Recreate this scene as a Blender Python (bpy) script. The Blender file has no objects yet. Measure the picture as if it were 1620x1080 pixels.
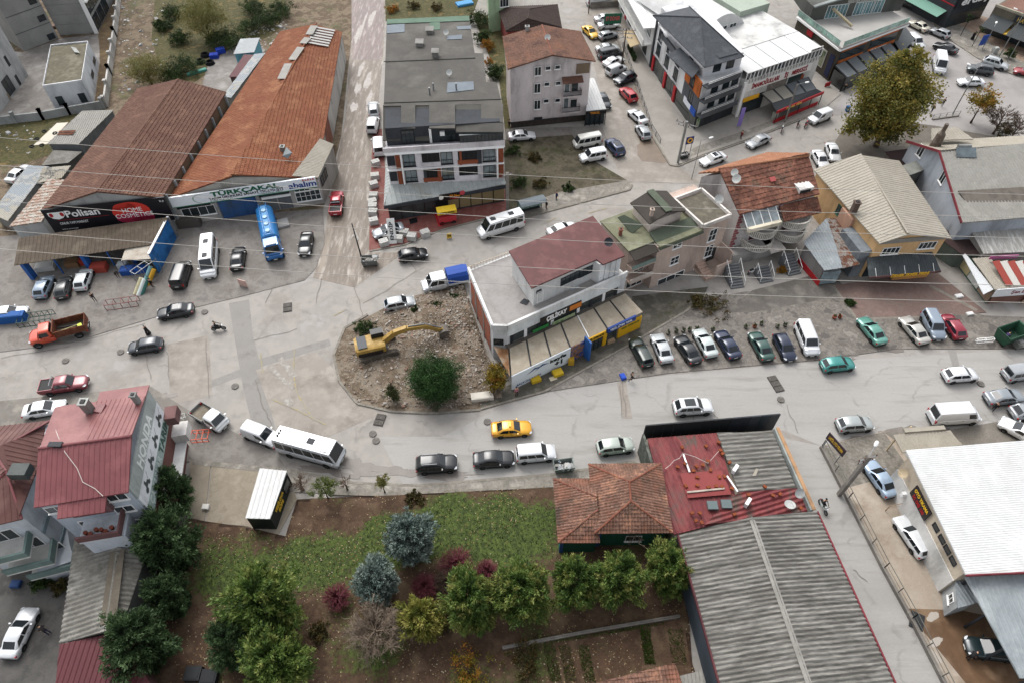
import bpy, bmesh, math, random
from mathutils import Vector, Matrix, noise
random.seed(7)
PI = math.pi
scene = bpy.context.scene
COL = scene.collection
# ------------------------------------------------------------------ camera, sky, sun, exposure
CAM_H, CAM_PITCH, CAM_F = 66.0, math.radians(50.4), 1080.0      # metres, below horizontal, focal length in photo pixels
cam_data = bpy.data.cameras.new('camera')
cam_data.sensor_width = 36.0
cam_data.lens = 36.0 * CAM_F / 1620.0
cam_data.clip_end = 2000.0
cam = bpy.data.objects.new('camera', cam_data)
cam.location = (0, 0, CAM_H)
cam.rotation_euler = (PI / 2 - CAM_PITCH, 0, 0)
COL.objects.link(cam)
scene.camera = cam
world = bpy.data.worlds.new('World'); scene.world = world; world.use_nodes = True
wn = world.node_tree.nodes; wl = world.node_tree.links
bg = wn['Background']
sky = wn.new('ShaderNodeTexSky'); sky.sky_type = 'NISHITA'; sky.sun_disc = False
SUN_EL, SUN_AZ = math.radians(52), math.radians(-25)           # azimuth from +Y, overcast: very soft
sky.sun_elevation = SUN_EL; sky.sun_rotation = SUN_AZ
sky.dust_density = 4.0; sky.air_density = 1.0; sky.ozone_density = 1.0
hs = wn.new('ShaderNodeHueSaturation'); hs.inputs['Saturation'].default_value = 0.22
wl.new(sky.outputs[0], hs.inputs['Color']); wl.new(hs.outputs[0], bg.inputs['Color'])
bg.inputs['Strength'].default_value = 0.15
sun_d = bpy.data.lights.new('sun', 'SUN'); sun_d.energy = 0.7; sun_d.angle = math.radians(35); sun_d.color = (1, .97, .93)
sun = bpy.data.objects.new('sun', sun_d); COL.objects.link(sun)
sd = Vector((math.sin(SUN_AZ) * math.cos(SUN_EL), math.cos(SUN_AZ) * math.cos(SUN_EL), math.sin(SUN_EL)))
sun.rotation_euler = sd.to_track_quat('Z', 'Y').to_euler(); sun.location = (0, 60, 90)
scene.view_settings.view_transform = 'Standard'; scene.view_settings.look = 'None'
scene.view_settings.gamma = 1.0; scene.view_settings.exposure = 1.06
scene.view_settings.use_curve_mapping = False
scene.render.resolution_x, scene.render.resolution_y = 1024, 682

# ------------------------------------------------------------------ pixel -> world
_c, _s = math.cos(CAM_PITCH), math.sin(CAM_PITCH)
def ray(x, y):
 a = (x - 810) / CAM_F; b = (540 - y) / CAM_F
 return Vector((a, _c + b * _s, -_s + b * _c))
def G(x, y, z=0.0):
 d = ray(x, y); t = (z - CAM_H) / d.z
 return Vector((d.x * t, d.y * t, z))
def GP(pts, z=0.0): return [G(p[0], p[1], z) for p in pts]

# ------------------------------------------------------------------ materials
def hx(h, k=0.5):
 r = []
 for i in (0, 2, 4):
  v = int(h[i:i + 2], 16) / 255.0
  v = v / 12.92 if v <= .04045 else ((v + .055) / 1.055) ** 2.4
  r.append(min(v * k, .85))
 return (r[0], r[1], r[2], 1)
MATS = {}
def pm(name, cols=(), scale=.6, rough=.85, bump=0.0, fine=.12, fscale=9.0, metal=0.0, k=0.5, stretch=(1, 1, 1), spec=.3, coat=0, stains=None, stscale=.25, bscale=25.0, rvar=0.0, pos=(.35, .65), rot=None, crack=0):
 """procedural material: colours mixed by noise in object space, fine grain, optional stains and relief"""
 if name in MATS: return MATS[name]
 m = bpy.data.materials.new(name); m.use_nodes = True
 n, l = m.node_tree.nodes, m.node_tree.links
 b = n['Principled BSDF']
 tc = n.new('ShaderNodeTexCoord'); mp = n.new('ShaderNodeMapping'); mp.inputs['Scale'].default_value = stretch
 if rot is not None: mp.vector_type = 'TEXTURE'; mp.inputs['Rotation'].default_value = (0, 0, rot); mp.inputs['Scale'].default_value = [1 / v for v in stretch]
 l.new(tc.outputs['Object'], mp.inputs['Vector'])
 cs = [hx(c, k) if isinstance(c, str) else c for c in cols]
 nz = n.new('ShaderNodeTexNoise'); nz.inputs['Scale'].default_value = scale; nz.inputs['Detail'].default_value = 7; nz.inputs['Roughness'].default_value = .62
 l.new(mp.outputs[0], nz.inputs['Vector'])
 cr = n.new('ShaderNodeValToRGB'); l.new(nz.outputs['Fac'], cr.inputs['Fac'])
 e = cr.color_ramp.elements
 e[0].position, e[1].position = pos
 e[0].color, e[1].color = cs[0], cs[-1]
 for i in range(1, len(cs) - 1):
  q = e.new(pos[0] + (pos[1] - pos[0]) * i / (len(cs) - 1)); q.color = cs[i]
 out = cr.outputs['Color']
 if fine > 0:
  nf = n.new('ShaderNodeTexNoise'); nf.inputs['Scale'].default_value = fscale; nf.inputs['Detail'].default_value = 4
  l.new(mp.outputs[0], nf.inputs['Vector'])
  mr = n.new('ShaderNodeMapRange'); mr.inputs['From Min'].default_value = .3; mr.inputs['From Max'].default_value = .7
  mr.inputs['To Min'].default_value = 1 - fine; mr.inputs['To Max'].default_value = 1 + fine
  l.new(nf.outputs['Fac'], mr.inputs['Value'])
  mx = n.new('ShaderNodeVectorMath'); mx.operation = 'SCALE'
  l.new(out, mx.inputs[0]); l.new(mr.outputs[0], mx.inputs['Scale']); out = mx.outputs[0]
 if stains:
  ns = n.new('ShaderNodeTexNoise'); ns.inputs['Scale'].default_value = stscale; ns.inputs['Detail'].default_value = 8; ns.inputs['Roughness'].default_value = .7
  l.new(mp.outputs[0], ns.inputs['Vector'])
  sr = n.new('ShaderNodeMapRange'); sr.inputs['From Min'].default_value = .52; sr.inputs['From Max'].default_value = .66
  sr.inputs['To Max'].default_value = stains[1]
  l.new(ns.outputs['Fac'], sr.inputs['Value'])
  ms = n.new('ShaderNodeMix'); ms.data_type = 'RGBA'
  l.new(sr.outputs[0], ms.inputs['Factor']); l.new(out, ms.inputs['A']); ms.inputs['B'].default_value = hx(stains[0], k); out = ms.outputs['Result']
  if rvar:
   rr = n.new('ShaderNodeMapRange'); rr.inputs['To Min'].default_value = rough; rr.inputs['To Max'].default_value = rough - rvar
   l.new(sr.outputs[0], rr.inputs['Value']); l.new(rr.outputs[0], b.inputs['Roughness'])
 if crack:                                                        # crack network: thin broken lines between slabs of worn surface
  dn = n.new('ShaderNodeTexNoise'); dn.inputs['Scale'].default_value = .5; dn.inputs['Detail'].default_value = 6; l.new(tc.outputs['Object'], dn.inputs['Vector'])
  dv = n.new('ShaderNodeVectorMath'); dv.operation = 'MULTIPLY_ADD'; dv.inputs[1].default_value = (3, 3, 0); l.new(dn.outputs['Color'], dv.inputs[0]); l.new(tc.outputs['Object'], dv.inputs[2])
  vo = n.new('ShaderNodeTexVoronoi'); vo.feature = 'DISTANCE_TO_EDGE'; vo.inputs['Scale'].default_value = crack; l.new(dv.outputs[0], vo.inputs['Vector'])
  vm = n.new('ShaderNodeMapRange'); vm.inputs['From Min'].default_value = .06 * crack; vm.inputs['From Max'].default_value = .2 * crack; vm.inputs['To Min'].default_value = .25; vm.inputs['To Max'].default_value = 0; l.new(vo.outputs['Distance'], vm.inputs['Value'])
  gm_ = n.new('ShaderNodeMapRange'); gm_.inputs['From Min'].default_value = .45; gm_.inputs['From Max'].default_value = .6; l.new(dn.outputs['Fac'], gm_.inputs['Value'])
  mm = n.new('ShaderNodeMath'); mm.operation = 'MULTIPLY'; l.new(vm.outputs[0], mm.inputs[0]); l.new(gm_.outputs[0], mm.inputs[1])
  mc = n.new('ShaderNodeMix'); mc.data_type = 'RGBA'; l.new(mm.outputs[0], mc.inputs['Factor']); l.new(out, mc.inputs['A']); mc.inputs['B'].default_value = hx('6a635c', k); out = mc.outputs['Result']
 l.new(out, b.inputs['Base Color'])
 if not (stains and rvar): b.inputs['Roughness'].default_value = rough
 b.inputs['Metallic'].default_value = metal; b.inputs['Specular IOR Level'].default_value = spec
 if coat: b.inputs['Coat Weight'].default_value = coat; b.inputs['Coat Roughness'].default_value = .06
 if bump > 0:
  bn = n.new('ShaderNodeTexNoise'); bn.inputs['Scale'].default_value = bscale; bn.inputs['Detail'].default_value = 4
  l.new(mp.outputs[0], bn.inputs['Vector'])
  bp = n.new('ShaderNodeBump'); bp.inputs['Strength'].default_value = bump; bp.inputs['Distance'].default_value = .05
  l.new(bn.outputs['Fac'], bp.inputs['Height']); l.new(bp.outputs[0], b.inputs['Normal'])
 MATS[name] = m
 return m
def flat(h, rough=.6, k=.8, metal=0, fine=.05, coat=0, spec=.3):
 return pm('paint_%s_%g_%g_%g' % (h, rough, k, metal), [h, h], 1.0, rough, 0, fine, 6.0, metal, k, coat=coat, spec=spec)
def wallm(h, dirt=None, k=.85):
 r = [int(h[i:i + 2], 16) for i in (0, 2, 4)]
 d = '%02x%02x%02x' % tuple(int(v * .86) for v in r)
 return pm('wall_%s_%g' % (h, k), [h, d], .35, .85, .15, .05, 5.0, 0, k, stretch=(1, 1, .35), stains=(dirt or '%02x%02x%02x' % tuple(int(v * .66) for v in r), .55), stscale=.35)
def glassm(name='window_glass', h='2a3236', rough=.08, k=.5):
 return pm(name, [h, '%02x%02x%02x' % tuple(min(255, int(int(h[i:i + 2], 16) * 1.5)) for i in (0, 2, 4))], .5, rough, 0, .05, 3, 0, k, spec=.6)
GLASS = glassm()
WHITE = flat('f0f0ee', .55, .8)
DARK = flat('30343a', .6, .6)
BLACK = flat('17181a', .6, .6)
STEEL = flat('9a9da0', .45, .6, .4)
GALV = pm('galvanised_metal', ['a9aca9', '8d908d'], .8, .5, 0, .1, 8, .3, .55)
CONC = pm('concrete', ['b4aea3', '97918a', 'a39d93'], .5, .9, .3, .1, 8, 0, .5, stains=('77716a', .6))
RUST = pm('rusty_metal', ['8a5238', '6b3a28', '9a6a4a'], 1.5, .85, .2, .15)
BLUE = flat('2a5fa8', .5, .7)
RED = flat('b3222a', .55, .7)

# ------------------------------------------------------------------ mesh building
class MB:
 def __init__(s): s.v = []; s.f = []; s.mi = []
 def add(s, vs, fs, mi=0):
  o = len(s.v); s.v += [tuple(v) for v in vs]
  for f in fs: s.f.append(tuple(i + o for i in f)); s.mi.append(mi)
  return s
 def box(s, c, d, rz=0, mi=0, tilt=None):
  c = Vector(c); h = Vector(d) / 2; R = Matrix.Rotation(rz, 3, 'Z')
  if tilt is not None: R = R @ tilt
  vs = [c + R @ Vector((x * h.x, y * h.y, z * h.z)) for z in (-1, 1) for y in (-1, 1) for x in (-1, 1)]
  return s.add(vs, [(0, 2, 3, 1), (4, 5, 7, 6), (0, 1, 5, 4), (2, 6, 7, 3), (0, 4, 6, 2), (1, 3, 7, 5)], mi)
 def bar(s, a, b, w=.1, h=None, mi=0):
  a, b = Vector(a), Vector(b); d = b - a; L = d.length
  if L < 1e-5: return s
  q = d.to_track_quat('X', 'Z').to_matrix(); h = h or w
  vs = [(a + b) / 2 + q @ Vector((x * L / 2, y * w / 2, z * h / 2)) for z in (-1, 1) for y in (-1, 1) for x in (-1, 1)]
  return s.add(vs, [(0, 2, 3, 1), (4, 5, 7, 6), (0, 1, 5, 4), (2, 6, 7, 3), (0, 4, 6, 2), (1, 3, 7, 5)], mi)
 def tube(s, pts, r, n=8, mi=0, cap=True):
  pts = [Vector(p) for p in pts]; k = len(pts)
  rs = list(r) if isinstance(r, (list, tuple)) else [r] * k
  vs = []
  for i, p in enumerate(pts):
   d = (pts[min(i + 1, k - 1)] - pts[max(i - 1, 0)]).normalized()
   u = d.orthogonal().normalized() if i == 0 else (u - d * u.dot(d)).normalized()
   w = d.cross(u)
   vs += [p + (u * math.cos(2 * PI * j / n) + w * math.sin(2 * PI * j / n)) * rs[i] for j in range(n)]
  fs = [(i * n + j, i * n + (j + 1) % n, (i + 1) * n + (j + 1) % n, (i + 1) * n + j) for i in range(k - 1) for j in range(n)]
  if cap: fs += [tuple(range(n - 1, -1, -1)), tuple(range((k - 1) * n, k * n))]
  return s.add(vs, fs, mi)
 def prism(s, pts, z0, z1, mi=0, top=True, bot=False):
  """vertical prism over an XY polygon; z1 may be a list of heights"""
  n = len(pts); zt = z1 if isinstance(z1, (list, tuple)) else [z1] * n
  a = sum(pts[i][0] * pts[(i + 1) % n][1] - pts[(i + 1) % n][0] * pts[i][1] for i in range(n))
  idx = list(range(n)) if a > 0 else list(range(n - 1, -1, -1))
  vs = [(pts[i][0], pts[i][1], z0) for i in idx] + [(pts[i][0], pts[i][1], zt[i]) for i in idx]
  fs = [(i, (i + 1) % n, n + (i + 1) % n, n + i) for i in range(n)]
  if top: fs.append(tuple(range(n, 2 * n)))
  if bot: fs.append(tuple(range(n - 1, -1, -1)))
  return s.add(vs, fs, mi)
 def slab(s, pts3, t=.1, mi=0):
  """polygon in 3D given a thickness downwards"""
  n = len(pts3); p = [Vector(q) for q in pts3]
  a = sum(p[i].x * p[(i + 1) % n].y - p[(i + 1) % n].x * p[i].y for i in range(n))
  if a < 0: p.reverse()
  vs = p + [q - Vector((0, 0, t)) for q in p]
  return s.add(vs, [tuple(range(n)), tuple(range(2 * n - 1, n - 1, -1))] + [(n + i, n + (i + 1) % n, (i + 1) % n, i) for i in range(n)], mi)
 def quad(s, a, b, c, d, mi=0): return s.add([a, b, c, d], [(0, 1, 2, 3)], mi)
 def bl(s, name, mat, parent=None, smooth=False): return s.build(name, mat, parent, smooth, True)
 def build(s, name, mat, parent=None, smooth=False, local=False):
  me = bpy.data.meshes.new(name); me.from_pydata(s.v, [], s.f)
  for m in (mat if isinstance(mat, (list, tuple)) else [mat]): me.materials.append(m)
  if any(s.mi): me.polygons.foreach_set('material_index', s.mi)
  if smooth: me.polygons.foreach_set('use_smooth', [True] * len(me.polygons))
  me.update()
  return link(name, me, parent, local)
def link(name, me, parent=None, local=False):
 o = bpy.data.objects.new(name, me); COL.objects.link(o)
 if parent is not None:
  o.parent = parent
  if not local and parent.type == 'EMPTY': o.matrix_parent_inverse = parent.matrix_basis.inverted()
 return o
def tag(o, label=None, cat=None, group=None, kind=None):
 if label: o['label'] = label
 if cat: o['category'] = cat
 if group: o['group'] = group
 if kind: o['kind'] = kind
 return o
def thing(name, label, cat, loc=(0, 0, 0), rz=0, group=None):
 o = bpy.data.objects.new(name, None); COL.objects.link(o); o.empty_display_size = .3
 o.location = loc; o.rotation_euler = (0, 0, rz)
 return tag(o, label, cat, group)
def copy_tree(o, parent=None):
 c = o.copy(); COL.objects.link(c)
 if parent is not None: c.parent = parent
 for ch in o.children: copy_tree(ch, c)
 return c
def cen(pts): return sum((Vector((p[0], p[1], 0)) for p in pts), Vector()) / len(pts)

# ------------------------------------------------------------------ roofs with real ribs or tiles
def roof_plane(name, poly, kind, mat, parent, thick=.1, pitch=None):
 """coplanar-ish polygon, first edge the eave; kind: trapezoid / sine sheets, tile courses or flat"""
 P = [Vector(p) for p in poly]; n = len(P)
 nm = Vector()
 for i in range(n): nm += P[i].cross(P[(i + 1) % n])
 nm.normalize()
 if nm.z < 0: nm = -nm; P = [P[1], P[0]] + P[:1:-1]
 c = sum(P, Vector()) / n
 P = [Vector((p.x, p.y, c.z - ((p.x - c.x) * nm.x + (p.y - c.y) * nm.y) / nm.z)) for p in P]
 u = (P[1] - P[0]).normalized(); v = nm.cross(u).normalized(); o = P[0]
 us = [(p - o).dot(u) for p in P]; vs = [(p - o).dot(v) for p in P]
 u0, u1, v0, v1 = min(us), max(us), min(vs), max(vs)
 U, V = [], []
 if kind == 'flat':
  MB().slab(P, thick).build(name, mat, parent); return P
 if kind == 'sheet':       # trapezoidal ribs
  p = pitch or .33; q = .05 if p > .3 else .02; prof = [(0, 0), (.55, 0), (.68, q), (.87, q)]
  k = int((u1 - u0) / p) + 1
  U = [(u0 + (i + a) * p, h) for i in range(k) for a, h in prof]
  nr = max(1, int((v1 - v0) / 3)); V = [(v0 + (v1 - v0) * i / nr, 0) for i in range(nr + 1)]
 elif kind == 'sine':
  p = pitch or .36; k = int((u1 - u0) / p) + 1
  U = [(u0 + (i + a / 6) * p, .065 * (1 - math.cos(2 * PI * a / 6))) for i in range(k) for a in range(6)]
  st = 2.2; k = int((v1 - v0) / st) + 1
  V = [q for i in range(k) for q in ((v0 + i * st, .03), (v0 + (i + .985) * st, 0))]
 elif kind == 'tile':
  p = pitch or .3; k = int((u1 - u0) / p) + 1
  U = [(u0 + (i + a) * p, h) for i in range(k) for a, h in ((0, 0), (.25, .05), (.55, .065), (.8, .02))]
  st = p * 1.25; k = int((v1 - v0) / st) + 1
  V = [q for i in range(k) for q in ((v0 + i * st, .06), (v0 + (i + .97) * st, 0))]
 nu, nv = len(U), len(V); rnd = random.Random(len(name) + int(abs(u1) * 100))
 verts = []
 jit = {}
 for j, (b, hv) in enumerate(V):
  for i, (a, hu) in enumerate(U):
   h = hu + hv
   if kind == 'tile':
    key = (i // 4, j // 2)
    if key not in jit: jit[key] = rnd.uniform(-.012, .018)
    h += jit[key]
   verts.append(o + u * a + v * b + nm * h)
 faces = [(j * nu + i, j * nu + i + 1, (j + 1) * nu + i + 1, (j + 1) * nu + i) for j in range(nv - 1) for i in range(nu - 1)]
 me = bpy.data.meshes.new(name); me.from_pydata(verts, [], faces)
 bm = bmesh.new(); bm.from_mesh(me)
 for i in range(n):
  a, b = P[i], P[(i + 1) % n]; e = (b - a)
  if e.length < .01: continue
  out = e.cross(nm).normalized()
  bmesh.ops.bisect_plane(bm, geom=bm.verts[:] + bm.edges[:] + bm.faces[:], plane_co=a, plane_no=out, clear_outer=True, dist=1e-4)
 bm.to_mesh(me); bm.free()
 me.materials.append(mat)
 r = link(name, me, parent)
 under = MB().slab([p - Vector((0, 0, .015)) for p in P], thick)
 under.bl('roof_deck', mat, r)
 return P
def ridge_cap(name, a, b, mat, parent, r=.13):
 a, b = Vector(a), Vector(b)
 if (a - b).length < .1: return
 return MB().tube([a + Vector((0, 0, .03)), b + Vector((0, 0, .03))], r, 8).build(name, mat, parent)

# ------------------------------------------------------------------ walls and openings
def on_wall(A, B, px):
 """pixel -> (distance along wall, height) on the vertical plane A-B"""
 A = Vector((A[0], A[1], 0)); B = Vector((B[0], B[1], 0)); d = (B - A).normalized(); n = Vector((d.y, -d.x, 0))
 r = ray(*px); o = Vector((0, 0, CAM_H)); t = (A - o).dot(n) / r.dot(n); p = o + r * t
 return (p - A).dot(d), p.z
class Face:
 """a wall plane A->B (left to right seen from outside) on which openings are set"""
 def __init__(s, A, B, parent):
  s.A = Vector((A[0], A[1], 0)); s.B = Vector((B[0], B[1], 0)); s.d = (s.B - s.A).normalized()
  s.n = Vector((s.d.y, -s.d.x, 0)); s.p = parent; s.L = (s.B - s.A).length
 def pt(s, u, z, off=0): return s.A + s.d * u + s.n * off + Vector((0, 0, z))
 def panel(s, mb, u0, u1, z0, z1, o0, o1, mi=0):
  q = [s.pt(u, z, o) for o in (o0, o1) for z in (z0, z1) for u in (u0, u1)]
  return mb.add(q, [(0, 1, 3, 2), (4, 6, 7, 5), (0, 4, 5, 1), (2, 3, 7, 6), (0, 2, 6, 4), (1, 5, 7, 3)], mi)
 def win(s, uz, w, h, mull=1, frame=None, glass=None, sill=True, name='window', rows=0, t=.07):
  u, z = uz if not isinstance(uz, dict) else on_wall(s.A, s.B, uz['px'])
  u0, u1, z0, z1 = u - w / 2, u + w / 2, z - h / 2, z + h / 2
  m = MB()
  s.panel(m, u0, u1, z1 - t, z1, -.02, .07); s.panel(m, u0, u1, z0, z0 + t, -.02, .07)
  s.panel(m, u0, u0 + t, z0 + t, z1 - t, -.02, .07); s.panel(m, u1 - t, u1, z0 + t, z1 - t, -.02, .07)
  for i in range(mull):
   c = u0 + (u1 - u0) * (i + 1) / (mull + 1); s.panel(m, c - t * .4, c + t * .4, z0 + t, z1 - t, -.02, .06)
  for i in range(rows):
   c = z0 + (z1 - z0) * (i + 1) / (rows + 1); s.panel(m, u0 + t, u1 - t, c - t * .35, c + t * .35, -.02, .055)
  f = m.build(name, frame or WHITE, s.p)
  s.panel(MB(), u0 + t * .6, u1 - t * .6, z0 + t * .6, z1 - t * .6, -.02, .025).bl('pane', glass or GLASS, f)
  if sill: s.panel(MB(), u0 - .08, u1 + .08, z0 - .08, z0 - .004, -.02, .16).bl('sill', frame or WHITE, f)
  return f
 def wpx(s, px, w, h, **k): return s.win(dict(px=px), w, h, **k)
 def slabpart(s, name, u0, u1, z0, z1, o0, o1, mat): return s.panel(MB(), u0, u1, z0, z1, o0, o1).build(name, mat, s.p)
 def rail(s, u0, u1, z, off, h=1.0, mat=None, step=.25, name='railing'):
  m = MB(); mat = mat or STEEL
  m.bar(s.pt(u0, z + h, off), s.pt(u1, z + h, off), .06); m.bar(s.pt(u0, z + .1, off), s.pt(u1, z + .1, off), .05)
  k = max(1, int((u1 - u0) / step))
  for i in range(k + 1): c = u0 + (u1 - u0) * i / k; m.bar(s.pt(c, z, off), s.pt(c, z + h, off), .03)
  return m.build(name, mat, s.p)
def text_mesh(txt, size=1.0, bold=0.0, font_x=1.0, shear=0.0):
 cu = bpy.data.curves.new('t', 'FONT'); cu.body = txt; cu.size = size; cu.align_x = 'CENTER'; cu.align_y = 'CENTER'
 cu.offset = bold; cu.extrude = .012; cu.shear = shear; cu.resolution_u = 3
 o = bpy.data.objects.new('t', cu); COL.objects.link(o)
 dg = bpy.context.evaluated_depsgraph_get(); me = bpy.data.meshes.new_from_object(o.evaluated_get(dg))
 bpy.data.objects.remove(o); bpy.data.curves.remove(cu)
 xs = [v.co.x for v in me.vertices]
 return me, (max(xs) - min(xs) if xs else 1)
def lettering(txt, origin, right, up, height, mat, parent, width=None, bold=0.0, shear=0.0, name='lettering', local=False):
 """raised letters centred at origin, in the plane right/up"""
 me, w = text_mesh(txt, height * 1.35, bold, shear=shear)
 r = Vector(right).normalized(); u = Vector(up).normalized(); n = r.cross(u)
 sx = width / w if width else 1
 o = Vector(origin)
 me.transform(Matrix(((r.x * sx, u.x, n.x, o.x), (r.y * sx, u.y, n.y, o.y), (r.z * sx, u.z, n.z, o.z), (0, 0, 0, 1))))
 me.materials.clear(); me.materials.append(mat)
 return link(name, me, parent, local)
# ================================================================== GROUND
ASPH = pm('road_asphalt', ['b0aba4', 'c2bcb4', 'b6b1aa', 'c4c0ba'], .22, .8, .15, .1, 14, 0, .5, stains=('8f847a', .5), stscale=.14, rvar=.25, crack=.13)
ASPH_R = pm('road_asphalt_smooth', ['bab7b2', 'c5c2bd', 'bebbb6'], .25, .82, .12, .08, 16, 0, .5, stains=('9e9890', .5), stscale=.5, stretch=(.18, 1.3, 1), crack=.1)
ASPH_D = pm('asphalt_patch', ['a6a29c', 'b1ada7'], .3, .85, .2, .09, 12, 0, .5, stains=('7a746d', .5), stscale=.3)
ASPH_W = pm('asphalt_worn', ['c6beb3', 'b2aaa0', 'bfb7ac'], .35, .85, .2, .09, 12, 0, .5, stains=('8b8177', .6), stscale=.3)
WETLOT = pm('lot_wet_asphalt', ['6f6963', '989188', '7f7871', 'a39c93'], .55, .6, .2, .1, 10, 0, .5, stains=('675f58', .8), stscale=.4, rvar=.3, pos=(.4, .6))
YARD = pm('yard_gravel', ['8c8782', 'a59f98', '97918b', 'b0aaa2'], .35, .9, .35, .16, 11, 0, .5, stains=('6f665f', .7), stscale=.35, crack=.2)
MUD = pm('mud_street', ['9a8c7d', '85786b', 'aa9c8c'], .3, .55, .2, .1, 9, 0, .5, stretch=(2.2, .35, 1), stains=('c6bcb0', .7), stscale=.8, rvar=.3)
MUDR = pm('mud_street_red', ['93807a', '7d6a66', 'a28f88'], .4, .5, .2, .1, 9, 0, .5, stretch=(2.5, .3, 1), stains=('bdaea8', .7), stscale=.9, rvar=.3)
DIRT = pm('bare_dirt', ['86735f', '6d5d4c', '9a8872', '776a58'], .4, .95, .5, .2, 6, 0, .5, stains=('5f6a3c', .75), stscale=.22)
DIRTB = pm('brown_verge', ['7d6950', '6d5a45', '8a7858'], .6, .95, .5, .2, 6, 0, .5, stains=('a08a60', .6))
SCRUB = pm('scrub_ground', ['55582f', '6f6744', '464c2a', '665a3e'], .5, .95, .5, .25, 5, 0, .5, stains=('a58c58', .6), stscale=.5)
CONCY = pm('yard_concrete', ['b5b0aa', '9b958f', 'c3bfb9'], .25, .88, .15, .08, 8, 0, .5, stains=('7e7872', .7), stscale=.18)
PAVE = pm('pavement_stone', ['b0aa9f', '99938a', 'c2bcb1'], .5, .9, .3, .18, 5, 0, .5, stains=('7d7a6c', .6), stscale=.6)
PAVED = pm('pavement_dark', ['7a756c', '676359', '8c867b'], .6, .9, .3, .15, 6, 0, .5, stains=('56583c', .8), stscale=.5)
PLAZA = pm('plaza_concrete', ['c6c0b7', 'b4aea5', 'd0cac1'], .2, .85, .15, .06, 7, 0, .5, stains=('968f86', .5), stscale=.2)
PLAZB = pm('plaza_beige', ['bba38f', 'a9917e', 'c6b09b'], .4, .85, .15, .06, 7, 0, .5)
REDPAV = pm('red_pavers', ['a0625a', '8f544d', 'b0756b'], .5, .8, .2, .12, 6, 0, .5, stains=('8b6a62', .6), stscale=.5)
REDOLD = pm('faded_red_pavers', ['9a8279', '8b746c', 'a58f85'], .5, .88, .2, .1, 6, 0, .5, stains=('6b5f59', .7), stscale=.5)
TAN = pm('tan_concrete', ['cdbfae', 'bdae9c', 'd8cbbb'], .2, .7, .12, .06, 7, 0, .5, stains=('8f7860', .75), stscale=.16, rvar=.4)
TANWET = pm('tan_concrete_wet', ['8a6d54', '745a44', '9b8066'], .3, .35, .1, .06, 7, 0, .5)
COBBLE = pm('grey_cobble', ['a09a90', '8f897f', 'aba59b'], .6, .9, .5, .25, 4, 0, .5)
SLABC = pm('pale_slab', ['c2b7a4', 'ab9f8c', 'cfc5b3'], .35, .9, .2, .08, 8, 0, .5, stains=('93836c', .7), stscale=.35)
SOIL = pm('dark_soil', ['5a4536', '4a382c', '665040'], .8, .95, .6, .25, 7, 0, .5)
KERB = pm('kerb_stone', ['ada69a', '8f897e'], .9, .9, .2, .15, 6, 0, .5)
COURTD = pm('dark_yard', ['575552', '6b6864', '77746f'], .3, .8, .2, .12, 8, 0, .5, stains=('403e3c', .7), stscale=.4)
PUDDLE_GLARE = pm('wet_mud_glare', ['b9aea3', '9c9085'], .8, .06, 0, .05, 6, 0, .5, spec=.6)  # pale mud tone paints the sky's glare on wet ground
YEL = pm('worn_yellow_paint', ['b3ada4', 'b9b096', 'c9b57a'], 2.2, .8, 0, .1, 12, 0, .5, pos=(.4, .62))
WHT = pm('worn_white_paint', ['b3ada4', 'b5afa6', 'd0ccc5'], 2.0, .8, 0, .1, 12, 0, .5, pos=(.4, .62))

g = MB(); S = 700
g.quad((-S, -S, 0), (S, -S, 0), (S, S, 0), (-S, S, 0)); tag(g.build('ground', ASPH), kind='structure')
_z = [0.0]
def sheet(name, pts, mat, lift=None, kind='structure'):
 _z[0] += .0015; z = lift if lift is not None else _z[0]
 p = GP(pts); me = MB().prism([(q.x, q.y) for q in p], -.05, z)
 return tag(me.build(name, mat), kind=kind)
def raised(name, pts, mat, h=.13, kerb=None, kw=.28):
 """pavement slab with a kerb strip along the given polyline of pixel points"""
 p = GP(pts); o = tag(MB().prism([(q.x, q.y) for q in p], -.05, h).build(name, mat), kind='structure')
 if kerb: kerbline(kerb, o, h + .015, kw)
 return o
def kerbline(pts, parent, h=.14, w=.26, step=1.0):
 """kerb stones set end to end along a polyline; the nearest ones show as single stones"""
 p = [Vector((q.x, q.y)) for q in GP(pts)]
 m = MB(); r = random.Random(len(pts))
 for a, b in zip(p, p[1:]):
  d = b - a; k = max(1, int(d.length / step)); rz = math.atan2(d.y, d.x)
  for i in range(k):
   c = a + d * ((i + .5) / k)
   m.box((c.x, c.y, h / 2 - .03 + r.uniform(-.008, .008)), (d.length / k - .025, w, h + .06), rz + r.uniform(-.01, .01))
 o = m.bl('kerb', KERB, parent); o['kind'] = 'stuff'
 return o
def blob(name, c, rx, ry, mat, ang=0, seed=0, kind='structure', z=None, jag=.35):
 """irregular patch on the ground"""
 r = random.Random(seed); n = 26; ph = [r.uniform(0, 6.3) for _ in range(5)]
 pts = []
 for i in range(n):
  t = 2 * PI * i / n; k = 1 + jag * (.5 * math.sin(2 * t + ph[0]) + .35 * math.sin(3 * t + ph[1]) + .3 * math.sin(5 * t + ph[2]) + .25 * math.sin(9 * t + ph[3]))
  x, y = rx * k * math.cos(t), ry * k * math.sin(t)
  pts.append((c.x + x * math.cos(ang) - y * math.sin(ang), c.y + x * math.sin(ang) + y * math.cos(ang)))
 _z[0] += .0008
 return tag(MB().prism(pts, -.05, z or _z[0]).build(name, mat), kind=kind)

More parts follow.
